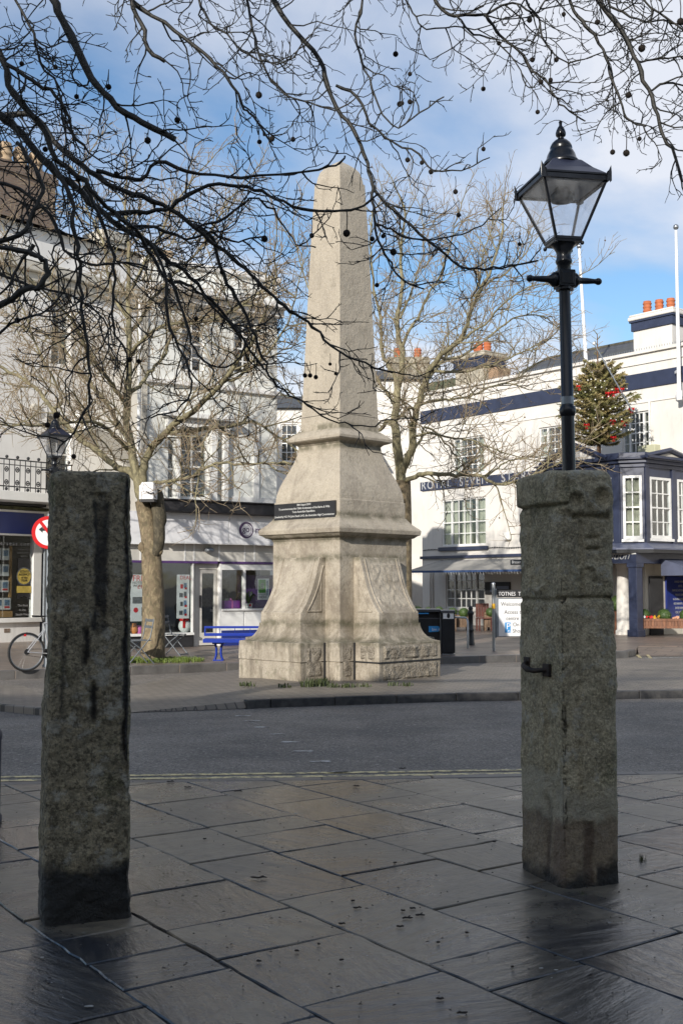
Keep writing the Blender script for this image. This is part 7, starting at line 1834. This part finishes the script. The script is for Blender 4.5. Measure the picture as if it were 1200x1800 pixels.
# ---------------- overhanging foreground planes
def fg_tree(name, label, trunk, boughs, limbs, seed, loc, nb):
    T = Tree(seed); rg = T.rg; balls = []
    T.stem('trunk', T.smooth([V3(p) for p in trunk], 4), .34, .20, 14)
    for pts, r0, r1 in boughs: T.stem('limbs', T.smooth([V3(p) for p in pts], 5, .006), r0, r1, 10)
    def knob(p, r): T.m('twigs')
    def grow(pts, r0, level, dens, droop, lo=0.0):
        n = len(pts); L = sum((pts[i+1]-pts[i]).length for i in range(n-1))
        step, cl, cr, k, sg = {1: (.072, (.14, .80), .0058, 5, .045), 2: (.052, (.05, .30), .0034, 4, .03), 3: (.042, (.012, .06), .0026, 3, .02)}[level]
        step /= dens; dist = L*lo + rg.uniform(.2, 1)*step; acc = 0
        for i in range(n-1):
            seg = pts[i+1]-pts[i]; sl_ = seg.length
            if sl_ < 1e-6: continue
            while dist < acc+sl_:
                f = (dist-acc)/sl_; p = pts[i]+seg*f; frac = dist/max(L, .01)
                d = side_dir(rg, seg.normalized(), .45, 1.1, .75)
                if level == 1: d.z += droop
                ll = rg.uniform(*cl)*(1.2-.6*frac)
                q = T.wander(p, d, ll, sg, .20, .05 if level > 1 else .035, .16)
                T.stem('twigs', q, min(cr, r0*.8), .0019, k, .7)
                # swollen bud at the tip
                if level < 3: grow(q, cr, level+1, dens*.9, 0, .1)
                if level <= 2 and rg.random() < (.13 if level == 1 else .030): balls.append((q[-1], rg.uniform(.03, .13)))
                dist += step*rg.uniform(.5, 1.5)
            acc += sl_
    for pts, r0, r1, dens, droop, lo in limbs:
        P = T.smooth([V3(p) for p in pts], 3, .005); n = len(P)
        T.m('limbs').tube(P, [.84*(r0+(r1-r0)*(i/(n-1))**.8)*rg.choice((.92, 1, 1, 1.05, 1.22)) for i in range(n)], 8)
        if dens > 0:
            grow(P, r1*1.4, 1, dens*(.98 if nb > 20 else .9), droop, lo)
    e = empty(name, loc, 0, label, 'tree', 'bare plane trees hanging over the pavement'); inv = Vector(loc)
    for key in ('trunk', 'limbs', 'twigs'):
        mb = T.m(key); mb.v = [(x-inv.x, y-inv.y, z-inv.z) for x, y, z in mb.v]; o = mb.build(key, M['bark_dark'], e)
        if key == 'twigs': tag(o, kind='stuff')
    def hb(p, L_, r, src=[None]):
        if src[0] is None:
            m_ = MB(); rgb = random.Random(1); m_.ball((0, 0, -1), .16, 12, 8)
            for i in range(90):
                z = rgb.uniform(-1, 1); a = rgb.uniform(0, 6.28); q_ = math.sqrt(1-z*z); d = Vector((q_*math.cos(a), q_*math.sin(a), z)); c = Vector((0, 0, -1)); o1 = d.orthogonal().normalized()*.012
                m_._add([c+d*.155-o1, c+d*.155+o1, c+d*.185], [(0, 1, 2)])
            m_.tube([(0, 0, 0), (.03, .01, -.3), (.015, 0, -.65), (0, 0, -.85)], .022, 4, caps=False); o = m_.build('seed_ball', M['ball_dark'], e); src[0] = o
        else: o = src[0].copy(); C.objects.link(o); o.parent = e
        o.location = Vector(p)-inv; s_ = r/.16; o.scale = (s_, s_, L_ if L_ > .01 else s_); o.scale = (s_, s_, s_); o.rotation_euler = (0, 0, L_*50); return o
    rg.shuffle(balls)
    for p, L_ in balls[:nb]: hb(p, L_, rg.uniform(.012, .0165))
    print(name, 'verts', sum(len(m_.v) for m_ in T.mb.values()), 'balls', len(balls)); return e, hb
def W(r, Y): return r/FPX*Y
tkL = Vector((-7.2, 5.2, 0))
trunkF = [tkL, tkL+Vector((.05, 0, 1.5)), tkL+Vector((.1, 0, 3.0)), tkL+Vector((.3, -.4, 4.6)), tkL+Vector((.7, -1.0, 6.0))]
hubs = {'a': tkL+Vector((.3, -.3, 4.4)), 'b': tkL+Vector((.7, -1.0, 6.0)), 'c': tkL+Vector((.1, 0, 3.2))}
ovh = [hubs['b'], Vector((-4.6, 3.2, 6.6)), Vector((-2.6, 2.7, 6.9)), Vector((-1.2, 2.6, 7.1)), Vector((0.2, 2.7, 7.2)), Vector((1.3, 2.9, 7.25))]
boughsL = [(ovh, .13, .04)]
def L_(pts, Y, r0, r1, dens, droop=-.05, lo=0.0, pre=None):
    P = [at(p[0], p[1], Y+(p[2] if len(p) > 2 else 0)) for p in pts]
    if pre is not None: h_ = Vector(pre[0]); P = [h_] + [h_.lerp(P[0], f_) + Vector((0, 0, .12*math.sin(f_*3.14))) for f_ in (.3, .6, .85)] + P
    n = len(P); 
    if pre is not None: lo = max(lo, .35)
    return (P, W(r0, Y), W(r1, Y), dens, droop, lo)
FL = [
 L_([(60, -120), (90, -10), (110, 35), (150, 115), (185, 165), (215, 195), (250, 215), (308, 245)], 5.6, 12, 6.5, .55, .0, .3, [ovh[2]]),
 L_([(-120, -60), (0, 95), (15, 150), (50, 195), (75, 225), (100, 280), (150, 320), (165, 345), (200, 372, .1), (235, 400, .2), (262, 440, .3), (290, 490, .4), (330, 500, .5), (355, 520, .55), (400, 565, .6), (425, 600, .7)], 5.9, 10, 2.2, .95, -.12, .2, [ovh[1]]),
 L_([(-60, 175), (0, 205), (30, 225), (60, 265), (100, 305), (135, 330), (170, 365), (215, 400), (260, 425, .1), (300, 460, .2), (325, 478, .2), (360, 515, .3), (400, 560, .4), (440, 615, .5), (465, 650, .5)], 6.2, 13, 2.2, .9, -.15, .15, [hubs['a']]),
 L_([(-60, 195), (20, 203), (60, 205), (110, 265), (160, 300), (200, 330), (250, 345), (300, 368), (345, 400), (380, 432), (420, 463), (450, 492), (480, 522), (510, 545), (540, 565), (570, 595), (600, 622), (640, 638), (690, 655)], 6.6, 9, 1.8, .8, -.10, .15, [hubs['a']]),
 L_([(-60, 560), (0, 535), (50, 508), (68, 505), (82, 485), (80, 462), (60, 448), (20, 437), (-30, 432)], 5.2, 8, 5, .5, -.05, .1, [hubs['c']]),
 L_([(-50, 415), (0, 425), (45, 405), (65, 360), (75, 330), (60, 290), (30, 250)], 5.5, 7, 4, .8, -.05, .1, [hubs['c']]),
 L_([(185, 378), (240, 372), (290, 368), (320, 350), (365, 327), (420, 328), (460, 338), (500, 355), (545, 371), (600, 371), (640, 362), (665, 340)], 6.6, 5.5, 2.2, .45, -.02),
 L_([(170, 300), (215, 310), (250, 315), (275, 285), (330, 303), (400, 312), (470, 307), (540, 301), (590, 290), (606, 274)], 6.2, 5, 2, .5, .05),
 L_([(440, -120), (480, 0), (525, 60), (562, 105), (575, 150), (600, 203), (628, 240), (645, 285), (655, 325), (670, 350), (700, 378), (730, 403), (755, 425), (785, 450), (815, 471), (850, 472), (900, 468), (945, 458)], 7.2, 7, 1.8, .62, -.15, .05, [ovh[4]]),
 L_([(655, 325), (656, 350), (658, 390), (665, 425), (682, 455), (695, 478), (720, 500), (745, 508)], 7.0, 3.6, 1.5, .7, -.1),
 L_([(662, 395), (690, 405), (715, 418), (760, 420), (800, 415), (830, 405), (850, 392), (880, 365)], 7.1, 2.6, 1.2, .35, 0),
 L_([(200, -100), (230, 0), (248, 40), (262, 85), (290, 108)], 6.0, 7, 4.5, .8, -.1, .05, [ovh[3]]),
 L_([(235, 5), (290, 42), (345, 82), (380, 115), (410, 150), (430, 190), (445, 205), (480, 255)], 6.1, 5, 1.8, .8, -.15),
 L_([(400, -90), (433, -5), (440, 40), (452, 85), (470, 130), (500, 165), (545, 180), (590, 195)], 6.8, 4.5, 1.6, .75, -.15, .05, [ovh[4]]),
 L_([(620, -100), (636, 0), (625, 60), (636, 110), (655, 155), (672, 200), (700, 225), (735, 200), (780, 170)], 7.2, 4, 1.4, .65, -.05, .05, [ovh[5]]),
 L_([(590, 150), (630, 170), (650, 215), (690, 250), (735, 270), (760, 300), (810, 300), (860, 277)], 7.2, 3.4, 1.3, .5, .0),
 L_([(700, -60), (715, 0), (730, 32), (750, 50), (800, 46), (835, 50), (870, 36)], 7.4, 3, 1.3, .6, -.05, .05, [ovh[5]]),
 L_([(330, -90), (350, -10), (370, 40), (400, 60), (425, 90), (470, 110), (520, 100)], 6.5, 4, 1.5, .8, -.1, .05, [ovh[3]]),
 L_([(10, -100), (30, 0), (60, 60), (70, 110), (100, 150), (110, 200), (130, 240)], 5.8, 5, 1.8, .85, -.1, .05, [ovh[2]]),
 L_([(15, 115), (60, 145), (100, 170), (120, 205), (130, 240), (150, 262)], 5.8, 5, 2.2, .8, -.1),
 # hanging shoots of the lower left
 L_([(100, 300), (125, 350), (130, 400), (140, 450), (143, 500), (145, 560), (155, 610), (160, 660), (155, 710), (130, 760), (100, 795)], 5.8, 5, 1.8, .55, -.2),
 L_([(150, 330), (175, 375), (190, 420), (200, 470), (198, 530), (205, 590), (225, 620), (222, 670)], 6.1, 4.5, 1.6, .6, -.2),
 L_([(262, 425), (292, 480), (293, 530), (298, 580), (320, 620), (335, 660), (335, 690), (310, 720), (265, 735)], 6.2, 4, 1.5, .5, -.15),
 L_([(297, 480), (315, 530), (335, 590), (350, 625), (380, 645), (410, 640), (440, 600)], 6.3, 3.4, 1.4, .5, -.1),
 L_([(340, 395), (375, 420), (380, 450), (400, 500), (420, 530), (440, 570), (450, 600), (465, 640), (480, 670), (510, 695), (540, 712), (580, 738), (620, 745), (660, 750)], 6.7, 4.6, 1.3, .55, -.12),
 L_([(60, 430), (30, 470), (20, 500), (-10, 520)], 5.4, 4, 2, .8, -.1),
 L_([(0, 480), (40, 500), (90, 510), (130, 520), (180, 560), (200, 620), (210, 640)], 5.8, 3.2, 1.3, .6, -.15),
 L_([(230, 400), (270, 400), (330, 420), (370, 410), (410, 425), (440, 420), (465, 415)], 6.6, 4, 1.5, .7, -.1),
 L_([(345, 400), (400, 380), (440, 350), (480, 370), (500, 400), (520, 430), (555, 435)], 6.5, 3, 1.3, .5, -.05),
 L_([(-20, 320), (20, 330), (60, 350), (100, 390), (110, 430), (130, 450), (160, 465), (200, 460), (260, 470)], 5.7, 6, 2, .8, -.1, .1, [hubs['c']]),
 L_([(-20, 600), (40, 560), (90, 540), (120, 500), (135, 470)], 5.6, 3, 1.5, .6, -.05, .1),
]
e, hb = fg_tree('overhanging_plane_tree', 'dark bare plane boughs with hanging seed balls sweeping in from the upper left', trunkF, boughsL, FL, 12, tuple(tkL), 44)
for (px, py, r, Y) in ((609, 410, 6.5, 6.6), (548, 414, 4.5, 6.6), (691, 443, 6, 7), (569, 391+0, .1, 6), (260, 247, 6, 5.8), (205, 306, 5, 6), (478, 244, 5, 6.8), (515, 245, 4.5, 6.8), (455, 167, 6, 6.8), (702, 183, 5, 7.2), (720, 179, 4.5, 7.2), (757, 302, 4.5, 7.2), (800, 337, 4.5, 7.2), (654, 420, 4.5, 7), (673, 415, 4, 7), (536, 660, 4, 6.6), (555, 663, 4, 6.6), (545, 660, 4, 6.6), (580, 640, 3, 6.6), (590, 657, 3, 6.6), (135, 170, 4.5, 6), (98, 118, 4.5, 6), (716, 281, 4.5, 7.2), (741, 286, 4, 7.2), (100, 730, 6, 5.8), (84, 747, 5, 5.8), (465, 420, 6, 6.5), (228, 632, 5, 6), (244, 635, 4, 6), (345, 560, 4, 6.2), (720, 130, 4, 7.2), (695, 95, 5, 7.2)):
    if r < 1: continue
    rr = r/FPX*Y; q = at(px, py, Y); hb(q+Vector((0, 0, rr/.16)), 0, rr)
tkR = Vector((4.9, 8.6, 0))
trunkF2 = [tkR, tkR+Vector((0, 0, 1.5)), tkR+Vector((-.1, 0, 3.2)), tkR+Vector((-.3, -.1, 4.8)), tkR+Vector((-.5, -.2, 6.3))]
h2 = tkR+Vector((-.5, -.2, 6.3)); ov2 = [h2, at(1500, -280, 7.8), at(1250, -300, 7.4), at(1000, -260, 7.2), at(820, -210, 7.2)]
FR = [
 L_([(1030, -90), (1055, 0), (1085, 45), (1110, 85), (1125, 125), (1145, 172), (1155, 205), (1165, 240), (1185, 275), (1198, 320)], 6.6, 8, 3, .75, -.1, .05, [ov2[2]]),
 L_([(980, -90), (1002, 0), (1022, 38), (1045, 62), (1062, 100), (1070, 130), (1085, 165), (1095, 200), (1110, 215), (1135, 222)], 6.9, 5.5, 1.8, .95, -.15, .05, [ov2[3]]),
 L_([(740, -80), (765, 5), (800, 27), (850, 28), (872, 55), (895, 75), (920, 95), (935, 125), (958, 140), (975, 172), (1000, 195), (1028, 213)], 7.1, 5, 1.6, .8, -.12, .05, [ov2[4]]),
 L_([(850, 28), (900, 5), (935, 20), (960, 5), (1000, -20)], 7.1, 3, 1.5, .8, -.05),
 L_([(1040, -60), (1065, 0), (1095, 22), (1130, 38), (1165, 38), (1215, 42)], 6.8, 3.6, 2, .9, -.05, .05, [ov2[2]]),
 L_([(1120, 108), (1150, 105), (1190, 102), (1230, 95)], 6.7, 2.6, 1.5, .9, -.05),
 L_([(1140, 160), (1170, 145), (1200, 150), (1230, 170)], 6.7, 2.6, 1.5, .8, -.1),
 L_([(900, -70), (925, 0), (945, 30), (950, 65), (975, 95), (1000, 110), (1040, 100)], 7.0, 3.6, 1.4, .85, -.1, .05, [ov2[3]]),
 L_([(1100, -60), (1130, 0), (1170, 30), (1215, 60)], 6.7, 3.6, 2, .9, -.08, .05, [ov2[1]]),
 L_([(800, 27), (830, 60), (870, 70), (905, 110), (925, 150), (940, 155)], 7.1, 2.4, 1.2, .7, -.1),
]
e, hb = fg_tree('overhanging_plane_tree', 'dark bare plane boughs hanging in from the upper right above the lamp', trunkF2, [(ov2, .13, .04)], FR, 31, tuple(tkR), 14)
for (px, py, r, Y) in ((1127, 85, 6.5, 6.7), (1104, 167, 5.5, 6.8), (1100, 269, 6, 6.8), (1123, 244, 4, 6.8), (977, 105, 4.5, 7), (935, 105, 4.5, 7.1), (930, 35, 5, 7), (876, 76, 4, 7.1), (990, 25, 4, 6.9), (1195, 38, 6.5, 6.6)):
    rr = r/FPX*Y; q = at(px, py, Y); hb(q+Vector((0, 0, rr/.16)), 0, rr)
